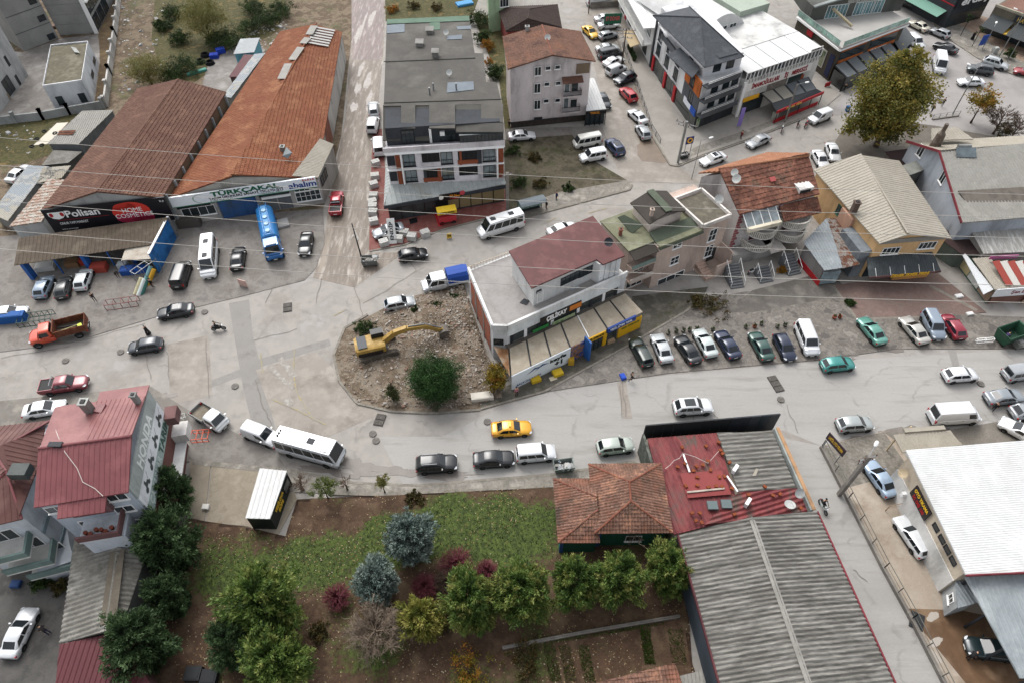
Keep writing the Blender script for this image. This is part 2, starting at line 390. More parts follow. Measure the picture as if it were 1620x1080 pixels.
# --- road surfaces
sheet('road', [(700, 690), (800, 640), (862, 622), (990, 600), (1290, 572), (1660, 550), (1700, 700), (1420, 690), (1300, 705), (1240, 680), (1015, 690), (1000, 735), (640, 770), (600, 690)], ASPH_R)
sheet('road', [(1230, 690), (1300, 705), (1400, 900), (1520, 1120), (1420, 1120), (1290, 812)], ASPH_R)
sheet('road_patch', [(362, 480), (394, 474), (400, 530), (420, 610), (436, 680), (400, 676), (384, 610), (372, 540)], ASPH_D)
sheet('road_patch', [(255, 632), (384, 582), (388, 592), (262, 640)], ASPH_D)
sheet('road_patch', [(384, 575), (520, 536), (524, 546), (386, 588)], ASPH_D)
sheet('road_patch', [(976, 604), (990, 602), (1001, 662), (986, 662)], ASPH_W)
sheet('road_patch', [(1498, 548), (1510, 546), (1518, 578), (1508, 582)], ASPH_D)
sheet('road_slab', [(405, 585), (500, 556), (545, 600), (600, 655), (520, 690), (440, 680)], ASPH_W)
sheet('road_slab', [(265, 545), (330, 530), (336, 625), (270, 640)], ASPH_W)
sheet('road', [(545, -60), (612, -60), (606, 90), (592, 230), (588, 400), (640, 400), (560, 455), (495, 440), (512, 385), (524, 300), (546, 190), (556, 60)], MUD)
sheet('road', [(556, -60), (610, -60), (604, 95), (557, 95)], MUDR)
sheet('road', [(940, -60), (1010, -60), (1000, 90), (1030, 210), (1068, 262), (1110, 290), (990, 290), (960, 235), (955, 160), (925, 50)], pm('street_concrete', ['beb6ac', 'aca499', 'c8c0b6'], .25, .75, .15, .08, 9, 0, .5, stains=('8c8279', .6), stscale=.2, rvar=.3))
sheet('road', [(1380, -60), (1700, -60), (1700, 230), (1480, 200), (1310, 180), (1420, 60)], pm('square_asphalt', ['b5b0ac', 'bfbab6', 'aba6a2'], .12, .8, .12, .06, 12, 0, .5, stains=('969190', .5), stscale=.1))
rr = random.Random(3)
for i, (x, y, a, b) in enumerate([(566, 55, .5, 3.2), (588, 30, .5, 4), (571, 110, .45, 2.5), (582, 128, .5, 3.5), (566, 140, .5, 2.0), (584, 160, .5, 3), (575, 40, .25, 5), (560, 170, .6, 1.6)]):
 blob('puddle_glare', G(x, y), a, b, PUDDLE_GLARE, 0, i)  # puddle streaks with sky reflection put into their pale colour
for i, (x, y, a, b, an) in enumerate([(1010, 150, 3.5, 2.2, .4), (1040, 235, 3, 5, .5), (1090, 240, 2.2, 1.5, 0), (1075, 250, 3, 1.6, .2)]):
 blob('damp_patch', G(x, y), a, b, pm('damp_road', ['9d8c7b', '8d7d6e'], .5, .45, .1, .08, 8, 0, .5), an, 20 + i)
DAMP = pm('damp_asphalt', ['9a928a', '8b837c'], .8, .45, .1, .1, 9, 0, .5)
for i, (x, y, a, b, an) in enumerate([(560, 735, 2.5, .9, -.15), (630, 745, 3.5, .7, 0), (700, 750, 4, .5, 0), (1400, 690, 4, .7, .08), (1360, 702, 1.5, .8, 0), (1440, 683, 3, .8, .1), (900, 596, 3.5, .6, .5), (955, 572, 2.5, .8, .5), (1095, 578, 2, .6, .1), (860, 605, 3, .6, .4), (245, 627, 2, .6, .2), (520, 745, 2.6, .5, -.2), (1035, 560, 2.5, .8, .3), (1320, 560, 3, .7, 0), (1420, 548, 3, .6, 0)]):
 blob('damp_patch', G(x, y), a, b, DAMP, an, 40 + i, jag=.7)
# --- paint and cracks
def stroke(name, pts, w, mat):
 p = [Vector((q.x, q.y)) for q in GP(pts)]; _z[0] += .0006; m = MB(); z = _z[0]
 for a, b in zip(p, p[1:]):
  d = (b - a).normalized(); n = Vector((-d.y, d.x)) * w / 2
  m.quad((a + n).to_3d() + Vector((0, 0, z)), (a - n).to_3d() + Vector((0, 0, z)), (b - n).to_3d() + Vector((0, 0, z)), (b + n).to_3d() + Vector((0, 0, z)))
 return tag(m.build(name, mat), kind='structure')
for pts in [[(432, 632), (470, 648), (516, 672)], [(466, 552), (464, 590), (470, 622), (496, 664)], [(412, 560), (416, 590)], [(548, 490), (528, 500)], [(930, 338), (960, 330)], [(855, 357), (880, 345)]]:
 stroke('lane_marking', pts, .16, YEL)
for pts, w in [([(443, 566), (466, 596)], .7), ([(425, 578), (463, 614)], .6), ([(452, 632), (462, 640)], .9), ([(1290, 228), (1322, 220)], .5), ([(1340, 205), (1360, 200)], .4), ([(1525, 78), (1545, 98)], .5), ([(560, 365), (567, 380)], .4), ([(552, 380), (560, 372)], .4)]:
 stroke('lane_marking', pts, w, WHT)
CRK = pm('road_crack', ['8a827a', '9a928a'], 2, .9, 0, .1, 9, 0, .5)
def crack(pts, seed, w=.06):
 r = random.Random(seed); q = []
 for (a, b) in zip(pts, pts[1:]):
  for i in range(5): t = i / 5; q.append((a[0] + (b[0] - a[0]) * t + r.uniform(-2, 2), a[1] + (b[1] - a[1]) * t + r.uniform(-1.5, 1.5)))
 q.append(pts[-1]); stroke('road_crack', q, w, CRK)
for i, pts in enumerate([[(325, 535), (331, 630)], [(265, 555), (268, 600)], [(545, 430), (560, 455), (572, 490), (578, 520)], [(510, 440), (500, 480)], [(985, 604), (990, 660)], [(120, 540), (230, 512)], [(0, 566), (110, 548)], [(1095, 655), (1100, 672)], [(1130, 652), (1136, 668)], [(1245, 640), (1262, 685)], [(980, 610), (984, 662)], [(640, 400), (660, 430), (575, 480)], [(1350, 900), (1372, 920)], [(240, 600), (230, 560)], [(405, 600), (415, 640), (430, 672)], [(400, 540), (470, 520)], [(420, 480), (440, 440), (470, 410)]]):
 crack(pts, i)
# --- land zones
sheet('terrain', [(-260, -120), (556, -120), (556, 60), (540, 215), (511, 332), (283, 350), (60, 385), (-260, 440)], DIRT)
sheet('yard', [(-200, 395), (30, 372), (283, 348), (511, 331), (514, 385), (500, 425), (482, 444), (380, 470), (250, 501), (110, 543), (0, 557), (-200, 590)], YARD)
sheet('yard', [(-120, 60), (36, 84), (95, 62), (155, 55), (160, 100), (150, 166), (90, 178), (-120, 205)], CONCY)
sheet('verge', [(150, -60), (190, -60), (170, 168), (150, 163), (158, 100), (157, 50)], DIRTB)
sheet('rough_grass', [(-140, 195), (168, 172), (120, 230), (40, 260), (-140, 275)], SCRUB)
sheet('rough_grass', [(250, -60), (470, -60), (440, 50), (350, 100), (310, 130), (280, 128), (255, 120), (240, 60)], SCRUB)
sheet('rough_grass', [(608, -60), (780, -60), (745, 30), (610, 34)], SCRUB)
sheet('rough_grass', [(746, 20), (792, 30), (812, 200), (800, 215), (790, 130)], SCRUB)
sheet('path', [(330, 100), (395, 60), (420, 80), (360, 150), (320, 135)], CONCY)
terr = sheet('terrace', [(590, 205), (604, 205), (612, 300), (806, 300), (806, 336), (700, 362), (640, 386), (596, 397), (584, 397), (586, 300)], REDPAV)
kerbline([(584, 398), (640, 388), (700, 364), (806, 337)], terr, .1)
sheet('rough_grass', [(797, 222), (905, 214), (930, 250), (992, 286), (900, 312), (806, 334), (800, 320)], pm('plot_scrub', ['4c4a38', '615a48', '746c5c', '555038'], .45, .95, .5, .2, 6, 0, .5, stains=('4f5a2e', .8), stscale=.25))
raised('pavement', [(806, 334), (885, 305), (990, 287), (999, 294), (995, 300), (830, 344), (806, 344)], PAVE, .12, [(806, 346), (830, 345), (996, 301), (1000, 293)])
sheet('yard', [(800, 205), (952, 200), (960, 222), (930, 246), (905, 214), (800, 222)], YARD)
plz = raised('plaza', [(975, 60), (1000, 55), (1028, 100), (1070, 185), (1096, 204), (1155, 180), (1205, 160), (1290, 130), (1330, 150), (1300, 175), (1180, 222), (1110, 246), (1072, 262), (1060, 262), (1033, 218), (1008, 140)], PLAZA, .12, [(975, 60), (1008, 140), (1033, 218), (1060, 262), (1072, 264), (1110, 248), (1180, 224), (1300, 177)])
MB().prism([(q.x, q.y) for q in GP([(1075, 257), (1110, 242), (1180, 217), (1290, 172), (1285, 167), (1175, 209), (1105, 232), (1072, 250)])], 0, .128).bl('paving_band', PAVE, plz)
raised('pavement', [(1425, -20), (1460, 20), (1500, 62), (1545, 92), (1600, 118), (1700, 150), (1700, 120), (1615, 98), (1560, 66), (1500, 30), (1470, -20)], PAVE, .13, [(1425, -20), (1460, 20), (1500, 62), (1545, 92), (1600, 118), (1700, 150)])
raised('plaza', [(1500, 30), (1560, 66), (1615, 98), (1700, 118), (1700, 60), (1520, 20)], PLAZB, .15)
sheet('yard', [(1330, 210), (1400, 190), (1480, 200), (1700, 240), (1700, 330), (1520, 340), (1300, 260)], pm('back_yard', ['8a8379', '736c63'], .4, .9, .3, .12, 7, 0, .5))
# --- shops' pavement, parking court
raised('pavement', [(760, 645), (800, 634), (862, 617), (997, 543), (1082, 493), (1112, 470), (1120, 455), (1000, 470), (990, 520), (800, 612), (772, 600)], PAVED, .13, [(760, 647), (800, 636), (862, 619), (997, 545), (1082, 495), (1114, 471)])
sheet('parking_court', [(862, 620), (997, 546), (1082, 496), (1114, 472), (1180, 462), (1330, 455), (1560, 500), (1700, 505), (1700, 552), (1420, 552), (1290, 570), (1060, 590), (900, 614)], WETLOT)
sheet('forecourt', [(1190, 460), (1310, 430), (1340, 458), (1300, 475), (1190, 495), (1150, 495)], pm('forecourt_concrete', ['847f76', '75706a', '928d84'], .4, .85, .2, .1, 7, 0, .5, stains=('5a554e', .6)))
sheet('forecourt', [(1320, 452), (1480, 430), (1560, 495), (1500, 500), (1355, 506)], REDOLD)
kb = stroke('forecourt_edge', [(1318, 452), (1355, 505), (1500, 501)], .3, KERB)
stroke('forecourt_edge', [(1470, 452), (1545, 492)], .5, KERB)
# --- demolition island
LOT = [(640, 472), (735, 452), (770, 560), (800, 610), (800, 634), (760, 646), (690, 652), (620, 650), (565, 638), (537, 603), (528, 565), (545, 522), (585, 500)]
lot = sheet('vacant_lot', LOT, pm('lot_dirt', ['8f7f6c', '7a6a58', 'a39482', '6d604f'], .5, .95, .5, .2, 7, 0, .5, stains=('b3a797', .7), stscale=.5))
kerbline([(582, 498), (545, 520), (528, 562), (537, 603), (565, 638), (620, 651), (690, 654), (760, 648)], lot, .15, .3)
# --- south side
raised('pavement', [(305, 727), (460, 742), (560, 762), (660, 766), (880, 748), (1000, 728), (1018, 736), (1015, 752), (880, 768), (600, 782), (450, 778), (455, 750), (305, 735)], PAVE, .1, [(460, 744), (560, 764), (660, 768), (880, 750), (1000, 730)])
kerbline([(1015, 753), (880, 769), (600, 783), (520, 781)], lot, .2, .3)
sheet('gravel_patch', [(258, 640), (300, 650), (385, 690), (440, 722), (455, 742), (305, 728), (270, 690)], YARD)
sheet('concrete_slab', [(302, 728), (334, 729), (324, 824), (296, 818)], SLABC, .09)
sheet('concrete_slab', [(336, 729), (455, 742), (470, 790), (440, 846), (390, 832), (326, 826)], SLABC, .08)
sheet('yard', [(1296, 706), (1398, 682), (1420, 700), (1520, 880), (1660, 1120), (1510, 1120), (1400, 902)], TAN)
sheet('cobbled_yard', [(1300, 706), (1398, 683), (1440, 745), (1338, 772)], COBBLE)
sheet('damp_patch', [(1430, 962), (1520, 965), (1590, 980), (1660, 1120), (1560, 1120)], TANWET)
sheet('pavement', [(1398, 684), (1500, 680), (1620, 660), (1700, 660), (1700, 720), (1420, 700)], pm('pavers_right', ['9c958b', '8a847a'], .5, .9, .3, .15, 6, 0, .5))
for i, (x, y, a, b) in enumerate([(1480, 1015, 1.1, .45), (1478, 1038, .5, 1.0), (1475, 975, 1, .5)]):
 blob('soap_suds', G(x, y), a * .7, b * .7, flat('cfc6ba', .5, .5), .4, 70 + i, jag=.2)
sheet('yard', [(-60, 900), (120, 868), (100, 1000), (82, 1140), (-60, 1140)], COURTD)
sheet('pavement', [(-60, 640), (240, 612), (300, 650), (300, 730), (-60, 720)], CONC)
# garden: grass and bare earth share one uneven sheet, grass cover is an attribute of the place
GARD = [(296, 820), (392, 834), (452, 848), (470, 790), (600, 783), (880, 769), (1015, 752), (1080, 850), (1100, 1120), (60, 1140), (220, 950), (280, 880)]
sheet('garden_soil', GARD, SOIL)
def inside(p, poly):
 r = False; n = len(poly)
 for i in range(n):
  a, b = poly[i], poly[(i + 1) % n]
  if (a[1] > p[1]) != (b[1] > p[1]) and p[0] < (b[0] - a[0]) * (p[1] - a[1]) / (b[1] - a[1]) + a[0]: r = not r
 return r
GRASSW = [[(q.x, q.y) for q in GP(pl)] for pl in ([(390, 865), (460, 868), (545, 852), (630, 822), (720, 795), (870, 780), (880, 880), (800, 905), (720, 880), (560, 915), (400, 930)], [(310, 880), (370, 870), (390, 950), (330, 960)], [(560, 1010), (640, 1040), (600, 1080), (540, 1060)])]
def grass_cover(x, y):
 q = (x + 1.2 * noise.noise((x * .4, y * .4, 0)), y + 1.2 * noise.noise((x * .4, y * .4, 9)))
 s = 0
 for dx, dy in ((0, 0), (2.2, 0), (-2.2, 0), (0, 2.2), (0, -2.2), (1, 1), (-1, 1), (1, -1), (-1, -1)):
  if any(inside((q[0] + dx, q[1] + dy), pl) for pl in GRASSW): s += 1 / 9
 return max(0, min(1, s * .95 + .6 * noise.noise((x * .22, y * .22, 4)) + .12))
def grid_patch(name, poly_px, res, hfun, afun, mat, z0):
 poly = [(q.x, q.y) for q in GP(poly_px)]
 x0, x1 = min(p[0] for p in poly), max(p[0] for p in poly); y0, y1 = min(p[1] for p in poly), max(p[1] for p in poly)
 idx = {}; vs = []; at = []; fs = []
 nx, ny = int((x1 - x0) / res), int((y1 - y0) / res)
 for j in range(ny + 1):
  for i in range(nx + 1):
   x, y = x0 + i * res, y0 + j * res
   if inside((x, y), poly): idx[(i, j)] = len(vs); vs.append((x, y, z0 + hfun(x, y))); at.append(afun(x, y))
 for (i, j) in idx:
  q = [(i, j), (i + 1, j), (i + 1, j + 1), (i, j + 1)]
  if all(k in idx for k in q): fs.append(tuple(idx[k] for k in q))
 me = bpy.data.meshes.new(name); me.from_pydata(vs, [], fs)
 a = me.attributes.new('cover', 'FLOAT', 'POINT'); a.data.foreach_set('value', at)
 me.polygons.foreach_set('use_smooth', [True] * len(fs)); me.materials.append(mat)
 return link(name, me), vs, at
gm = pm('garden_ground', ['6e5544', '5c4737', '7d6552'], .5, .95, .5, .22, 6, 0, .5, stains=('8b7a5c', .5), stscale=.6)
n_, l_ = gm.node_tree.nodes, gm.node_tree.links
bs_ = n_['Principled BSDF']; src = bs_.inputs['Base Color'].links[0].from_socket
at_ = n_.new('ShaderNodeAttribute'); at_.attribute_name = 'cover'
nn_ = n_.new('ShaderNodeTexNoise'); nn_.inputs['Scale'].default_value = 3.0; nn_.inputs['Detail'].default_value = 6
tc_ = n_.new('ShaderNodeTexCoord'); l_.new(tc_.outputs['Object'], nn_.inputs['Vector'])
gr_ = n_.new('ShaderNodeValToRGB'); gr_.color_ramp.elements[0].color = hx('404e28', .5); gr_.color_ramp.elements[1].color = hx('68793a', .5)
gr_.color_ramp.elements[0].position = .35; gr_.color_ramp.elements[1].position = .68
l_.new(nn_.outputs['Fac'], gr_.inputs['Fac'])
ad_ = n_.new('ShaderNodeMath'); ad_.operation = 'ADD'; sb_ = n_.new('ShaderNodeMath'); sb_.operation = 'MULTIPLY_ADD'
sb_.inputs[1].default_value = .9; sb_.inputs[2].default_value = -.45
l_.new(nn_.outputs['Fac'], sb_.inputs[0]); l_.new(at_.outputs['Fac'], ad_.inputs[0]); l_.new(sb_.outputs[0], ad_.inputs[1])
mr_ = n_.new('ShaderNodeMapRange'); mr_.inputs['From Min'].default_value = .25; mr_.inputs['From Max'].default_value = .6; l_.new(ad_.outputs[0], mr_.inputs['Value'])
mx_ = n_.new('ShaderNodeMix'); mx_.data_type = 'RGBA'; l_.new(mr_.outputs[0], mx_.inputs['Factor']); l_.new(src, mx_.inputs['A']); l_.new(gr_.outputs[0], mx_.inputs['B'])
l_.new(mx_.outputs['Result'], bs_.inputs['Base Color'])
gobj, gv, ga = grid_patch('garden', GARD, .4, lambda x, y: .05 + .06 * noise.noise((x * .3, y * .3, 1)) + .03 * noise.noise((x * 1.3, y * 1.3, 2)), grass_cover, gm, .14)
tag(gobj, kind='structure')
# grass blades, fallen leaves
def scatter_cards(name, n, pick, size, mat, up=True, seed=1, tint=(.7, 1.3)):
 r = random.Random(seed); vs = []; fs = []; tn = []
 for i in range(n):
  p = pick(r)
  if p is None: continue
  s = r.uniform(*size); a = r.uniform(0, 6.283)
  d = Vector((math.cos(a), math.sin(a), 0)) * s
  if up:
   l = Vector((r.uniform(-.4, .4), r.uniform(-.4, .4), 1)) * s * 1.3; o = len(vs)
   vs += [p - d * .35, p + d * .35, p + l]; fs.append((o, o + 1, o + 2))
  else:
   e = Vector((-d.y, d.x, r.uniform(-.3, .3) * s)) * .7; o = len(vs); p = p + Vector((0, 0, .02))
   vs += [p - d * .5, p + e * .5, p + d * .5, p - e * .5]; fs.append((o, o + 1, o + 2, o + 3))
  tn.append(r.uniform(*tint))
 me = bpy.data.meshes.new(name); me.from_pydata([tuple(v) for v in vs], [], fs)
 a = me.attributes.new('tint', 'FLOAT', 'FACE'); a.data.foreach_set('value', tn); me.materials.append(mat)
 return tag(link(name, me), kind='stuff')
def leafm(name, cols, rough=.6, trans=.25, k=.5, spec=.25):
 """foliage: colour picked along a ramp by the per-leaf 'tint' attribute"""
 if name in MATS: return MATS[name]
 m = bpy.data.materials.new(name); m.use_nodes = True; n, l = m.node_tree.nodes, m.node_tree.links; b = n['Principled BSDF']
 a = n.new('ShaderNodeAttribute'); a.attribute_name = 'tint'
 cr = n.new('ShaderNodeValToRGB'); l.new(a.outputs['Fac'], cr.inputs['Fac']); e = cr.color_ramp.elements
 e[0].color, e[1].color = hx(cols[0], k), hx(cols[-1], k)
 for i in range(1, len(cols) - 1): q = e.new(i / (len(cols) - 1)); q.color = hx(cols[i], k)
 l.new(cr.outputs[0], b.inputs['Base Color']); b.inputs['Roughness'].default_value = rough; b.inputs['Specular IOR Level'].default_value = spec
 if trans:
  t = n.new('ShaderNodeBsdfTranslucent'); l.new(cr.outputs[0], t.inputs['Color']); mx = n.new('ShaderNodeMixShader'); mx.inputs[0].default_value = trans
  l.new(b.outputs[0], mx.inputs[1]); l.new(t.outputs[0], mx.inputs[2]); l.new(mx.outputs[0], n['Material Output'].inputs['Surface'])
 MATS[name] = m; return m
GRASSM = leafm('grass_blades', ['465429', '526431', '5e7036', '767a4a'])
def pick_cover(r):
 i = r.randrange(len(gv))
 if ga[i] < r.uniform(.15, .8): return None
 return Vector(gv[i]) + Vector((r.uniform(-.2, .2), r.uniform(-.2, .2), -.01))
scatter_cards('grass', 45000, pick_cover, (.07, .15), GRASSM, True, 5, (0, 1))
LITTER = leafm('fallen_leaves', ['6b4a2c', 'a07d4e', 'c9b183', 'd9cdb0'], .8, 0)
def pick_leaf(r):
 v = gv[r.randrange(len(gv))]
 if noise.noise((v[0] * .2, v[1] * .2, 8)) < r.uniform(-.5, .35): return None
 return Vector(v) + Vector((r.uniform(-.2, .2), r.uniform(-.2, .2), .01))
scatter_cards('fallen_leaves', 7000, pick_leaf, (.08, .17), LITTER, False, 6, (0, 1))
# rubble on the vacant lot: uneven ground with loose stones
lotm = MATS['lot_dirt']
def lot_h(x, y):
 d = (Vector((x, y)) - Vector(G(730, 520)[:2])).length
 return max(0, 1.3 - d * .1) * (.6 + .9 * noise.noise((x * .4, y * .4, 3))) + .09 * noise.noise((x * 1.4, y * 1.4, 5)) + .06
LOTI = [(640, 476), (733, 456), (766, 560), (796, 610), (797, 630), (760, 641), (690, 647), (620, 645), (568, 633), (542, 600), (533, 565), (549, 525), (588, 504)]
lo, lv, la = grid_patch('rubble_ground', LOTI, .3, lot_h, lambda x, y: 0, lotm, .09)
tag(lo, kind='structure')
STONE = leafm('rubble_stone', ['857462', 'a09484', 'b8aea2', 'cfc8bf', 'a8806a'], .9, 0)
def stones(name, n, src, size, mat, seed, weight):
 r = random.Random(seed); vs = []; fs = []; tn = []
 base = [(-1, -1, -1), (1, -1, -1), (1, 1, -1), (-1, 1, -1), (-1, -1, 1), (1, -1, 1), (1, 1, 1), (-1, 1, 1)]
 F = [(3, 2, 1, 0), (4, 5, 6, 7), (0, 1, 5, 4), (1, 2, 6, 5), (2, 3, 7, 6), (3, 0, 4, 7)]
 for i in range(n):
  p = Vector(src[r.randrange(len(src))])
  if r.random() > weight(p): continue
  s = r.uniform(*size) * (1 if r.random() < .9 else 2.2); R = Matrix.Rotation(r.uniform(0, 6.3), 3, 'Z') @ Matrix.Rotation(r.uniform(-.5, .5), 3, 'X')
  d = Vector((s * r.uniform(.7, 1.6), s * r.uniform(.6, 1), s * r.uniform(.4, .8))); o = len(vs); t = r.random() ** 1.3
  p = p + Vector((r.uniform(-.2, .2), r.uniform(-.2, .2), d.z * .3))
  vs += [p + R @ Vector((b[0] * d.x * r.uniform(.6, 1), b[1] * d.y * r.uniform(.6, 1), b[2] * d.z * r.uniform(.6, 1))) for b in base]
  fs += [tuple(k + o for k in f) for f in F]; tn += [t] * 6
 me = bpy.data.meshes.new(name); me.from_pydata([tuple(v) for v in vs], [], fs)
 a = me.attributes.new('tint', 'FLOAT', 'FACE'); a.data.foreach_set('value', tn); me.materials.append(mat)
 return tag(link(name, me), kind='stuff')
cN = G(735, 520); cS = G(560, 600)
def w_lot(p):
 d = (Vector((p.x, p.y)) - Vector(cN[:2])).length
 return max(.1, min(1, 1.25 - d * .06)) * (.35 + .9 * max(0, noise.noise((p.x * .35, p.y * .35, 7)) + .35))
stones('rubble', 12000, lv, (.035, .1), STONE, 11, w_lot)
# litter by the rear wall and on the verge
SC = [G(random.uniform(190, 260), random.uniform(0, 150)) for _ in range(200)] + [G(random.uniform(0, 170), random.uniform(200, 245)) for _ in range(60)] + [G(random.uniform(395, 455), random.uniform(35, 75)) for _ in range(160)]
stones('litter', 500, SC, (.08, .2), leafm('litter_scraps', ['8a8780', 'c9c6c0', 'e4e2de', '9fb0bd'], .8, 0), 12, lambda p: 1)
# veg beds
bedm = pm('bed_soil', ['5c4434', '4b382c'], .9, .95, .6, .2, 8, 0, .5)
SP = leafm('vegetable_leaves', ['4a6a2a', '6a8f3a', '86a84e'], .6, .2)
bed = sheet('vegetable_plot', [(795, 1022), (1068, 975), (1120, 1120), (800, 1120)], bedm, .13)
def pick_bed(r):
 t = r.random()
 if t < .3: x, y = r.uniform(860, 1050), 0; y = 1012 - (x - 860) * .17 + r.uniform(-5, 8)
 elif t < .7: x, y = r.choice([868, 892, 922]) + r.uniform(-9, 9), r.uniform(1020, 1078); x += (y - 1020) * .2
 else: x, y = r.uniform(1012, 1028) if r.random() < .6 else r.uniform(1055, 1078), r.uniform(995, 1050); x += (y - 995) * .15
 return G(x, y, .14)
scatter_cards('vegetable_seedlings', 7000, pick_bed, (.1, .2), SP, True, 9, (0, 1))
# ================================================================== BUILDINGS
V3 = Vector
def xy(p): return (p[0], p[1])
def shrink(pts, d):
 c = cen(pts); return [V3((p[0], p[1], 0)) + (c - V3((p[0], p[1], 0))).normalized() * d for p in pts]
def bld(name, label, cat, pts, group=None): return thing(name, label, cat, cen(pts), 0, group)
def gable(b, F, zE, E1, E2, zR, kind, rmat, wmat, ins=.35, pitch=None, capm=None, wname='wall', z0=0, thick=.12):
 """F = A,B,C,D roof corners; ridge from E1 (over AB) to E2 (over CD)"""
 A, B, C, D = [V3((p[0], p[1], zE)) for p in F]
 def onl(p, a, c): p = V3((p[0], p[1], zE)); d = c - a; q = a + d * ((p - a).dot(d) / d.dot(d)); q.z = zR; return q
 E1, E2 = onl(E1, A, B), onl(E2, C, D)
 roof_plane('roof', [D, A, E1, E2], kind, rmat, b, thick, pitch); roof_plane('roof', [B, C, E2, E1], kind, rmat, b, thick, pitch)
 ridge_cap('ridge_cap', E1, E2, capm or rmat, b)
 q = shrink([A, E1, B, C, E2, D], ins)
 MB().prism(q, z0, [zE - .15, zR - .3, zE - .15, zE - .15, zR - .3, zE - .15]).build(wname, wmat, b)
 return [q[0], q[2], q[3], q[5]]
def hip(b, F, zE, R1, R2, zR, kind, rmat, wmat, ins=.5, pitch=None, capm=None, z0=0):
 """F = A(front-left) B(front-right) C D; ridge R1 (front end) to R2 (back end)"""
 A, B, C, D = [V3((p[0], p[1], zE)) for p in F]; R1 = V3((R1[0], R1[1], zR)); R2 = V3((R2[0], R2[1], zR))
 for pl in ([A, B, R1], [B, C, R2, R1], [C, D, R2], [D, A, R1, R2]): roof_plane('roof', pl, kind, rmat, b, .12, pitch)
 for p, q in ((A, R1), (B, R1), (C, R2), (D, R2), (R1, R2)): ridge_cap('ridge_cap', p, q, capm or rmat, b, .11)
 w = shrink([A, B, C, D], ins); MB().prism(w, z0, zE - .1).build('wall', wmat, b)
 return w
def flatroof(b, F, z, wmat, rmat, par=.5, t=.22, z0=0, pmat=None):
 """box with parapet"""
 p = [V3((q[0], q[1], 0)) for q in F]; c = shrink(p, t * 1.4)
 MB().prism(p, z0, z).build('wall', wmat, b); MB().prism(c, z, z + .03).build('roof', rmat, b)
 m = MB(); n = len(p)
 for i in range(n):
  a, d, a2, d2 = p[i], p[(i + 1) % n], c[i], c[(i + 1) % n]
  m.prism([xy(a), xy(d), xy(d2), xy(a2)], z + .002, z + par)
 m.build('parapet', pmat or wmat, b)
 return p
def chimney(b, p, z0, h, mat, w=.5):
 p = V3(p); m = MB().box((p.x, p.y, z0 + h / 2), (w, w, h)); m.box((p.x, p.y, z0 + h + .06), (w + .16, w + .16, .12))
 o = m.build('chimney', mat, b); MB().box((p.x, p.y, z0 + h + .16), (w * .6, w * .6, .08)).bl('flue', BLACK, o)
 return o
TI_OR = pm('tile_orange', ['a56650', '8e5744', 'b5785f'], .5, .85, .1, .22, 5, 0, .5, stains=('7b4334', .6), stscale=.4)
TI_BR = pm('tile_brown', ['85604f', '755244', '936d5a'], .5, .85, .1, .2, 5, 0, .5, stains=('63382f', .5), stscale=.3)
TI_RED = pm('tile_red', ['9a5f4c', '825040', 'ab705b', '8a6250'], .7, .85, .1, .28, 4, 0, .5, stains=('57483d', .7), stscale=.5)
TI_MOS = pm('tile_mossy', ['a97560', '85604f', '947060', 'b9886e'], .5, .88, .1, .28, 4, 0, .5, stains=('4f463c', .85), stscale=.35)
TI_BRN = pm('tile_faded', ['7d5c4e', '926c5a', '6c5045'], .35, .88, .1, .2, 4, 0, .5, stains=('b17a5c', .6), stscale=.25)
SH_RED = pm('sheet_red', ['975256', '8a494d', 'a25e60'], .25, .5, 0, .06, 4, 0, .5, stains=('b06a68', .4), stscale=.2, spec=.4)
SH_MAR = pm('sheet_maroon', ['74363d', '673036'], .25, .55, 0, .06, 4, 0, .5)
SH_CR = pm('sheet_cream', ['c8c0b0', 'bab2a2', 'd0c9bb'], .3, .6, 0, .06, 4, 0, .5, stains=('a2957e', .5), stscale=.3)
SH_GRY = pm('sheet_grey', ['b6b3ab', 'a5a29a', 'c1beb6'], .4, .65, 0, .08, 4, 0, .5, stains=('86837b', .5), stscale=.4)
ASB = pm('fibre_cement', ['a5a29a', '8d8a82', 'b7b4ac'], .4, .9, .1, .15, 5, 0, .5, stains=('5f5c55', .75), stscale=.5)
ASBW = pm('fibre_cement_weathered', ['908d86', '78756f', 'a6a39c', '85827b'], .5, .9, .1, .3, 3.5, 0, .5, stretch=(.35, 3, 1), stains=('6f6d67', .55), stscale=.8, rot=.10)
SH_WHT = pm('sheet_white', ['eeeeec', 'e2e3e2', 'f4f4f4'], .2, .5, 0, .04, 4, 0, .6, stains=('cccac6', .5), stscale=.15)
SH_BLU = pm('sheet_bluegrey', ['b3bbbf', 'a3abaf', 'c0c7ca'], .3, .5, 0, .06, 4, 0, .5)
FELT = pm('roof_felt', ['75726c', '67645f', '807d77'], .15, .9, .1, .08, 9, 0, .5, stains=('5d5a55', .5), stscale=.25)
FELTD = pm('roof_felt_dark', ['5d5b55', '69675f'], .3, .9, .1, .08, 9, 0, .5)
SHING = pm('shingle_dark', ['5d6166', '52565c', '676b70'], .5, .85, .2, .18, 6, 0, .5)
BRN_SH = pm('shed_sheet_brown', ['77695a', '685b4e', '857868'], .5, .85, 0, .1, 5, 0, .5, stains=('5b5a3d', .4), stscale=.4)
TERR = pm('terrace_screed', ['c2bdb9', 'b0aba7', 'cdc9c5'], .4, .85, .1, .07, 6, 0, .5, stains=('9a9591', .5), stscale=.4)
OLIVE = pm('felt_olive', ['9b9c80', '8c8d72', 'a8a98f'], .4, .9, .1, .1, 6, 0, .5, stains=('6a6c50', .5))
OLIVD = pm('felt_green', ['5f6958', '6d7665'], .4, .9, .1, .1, 6, 0, .5)
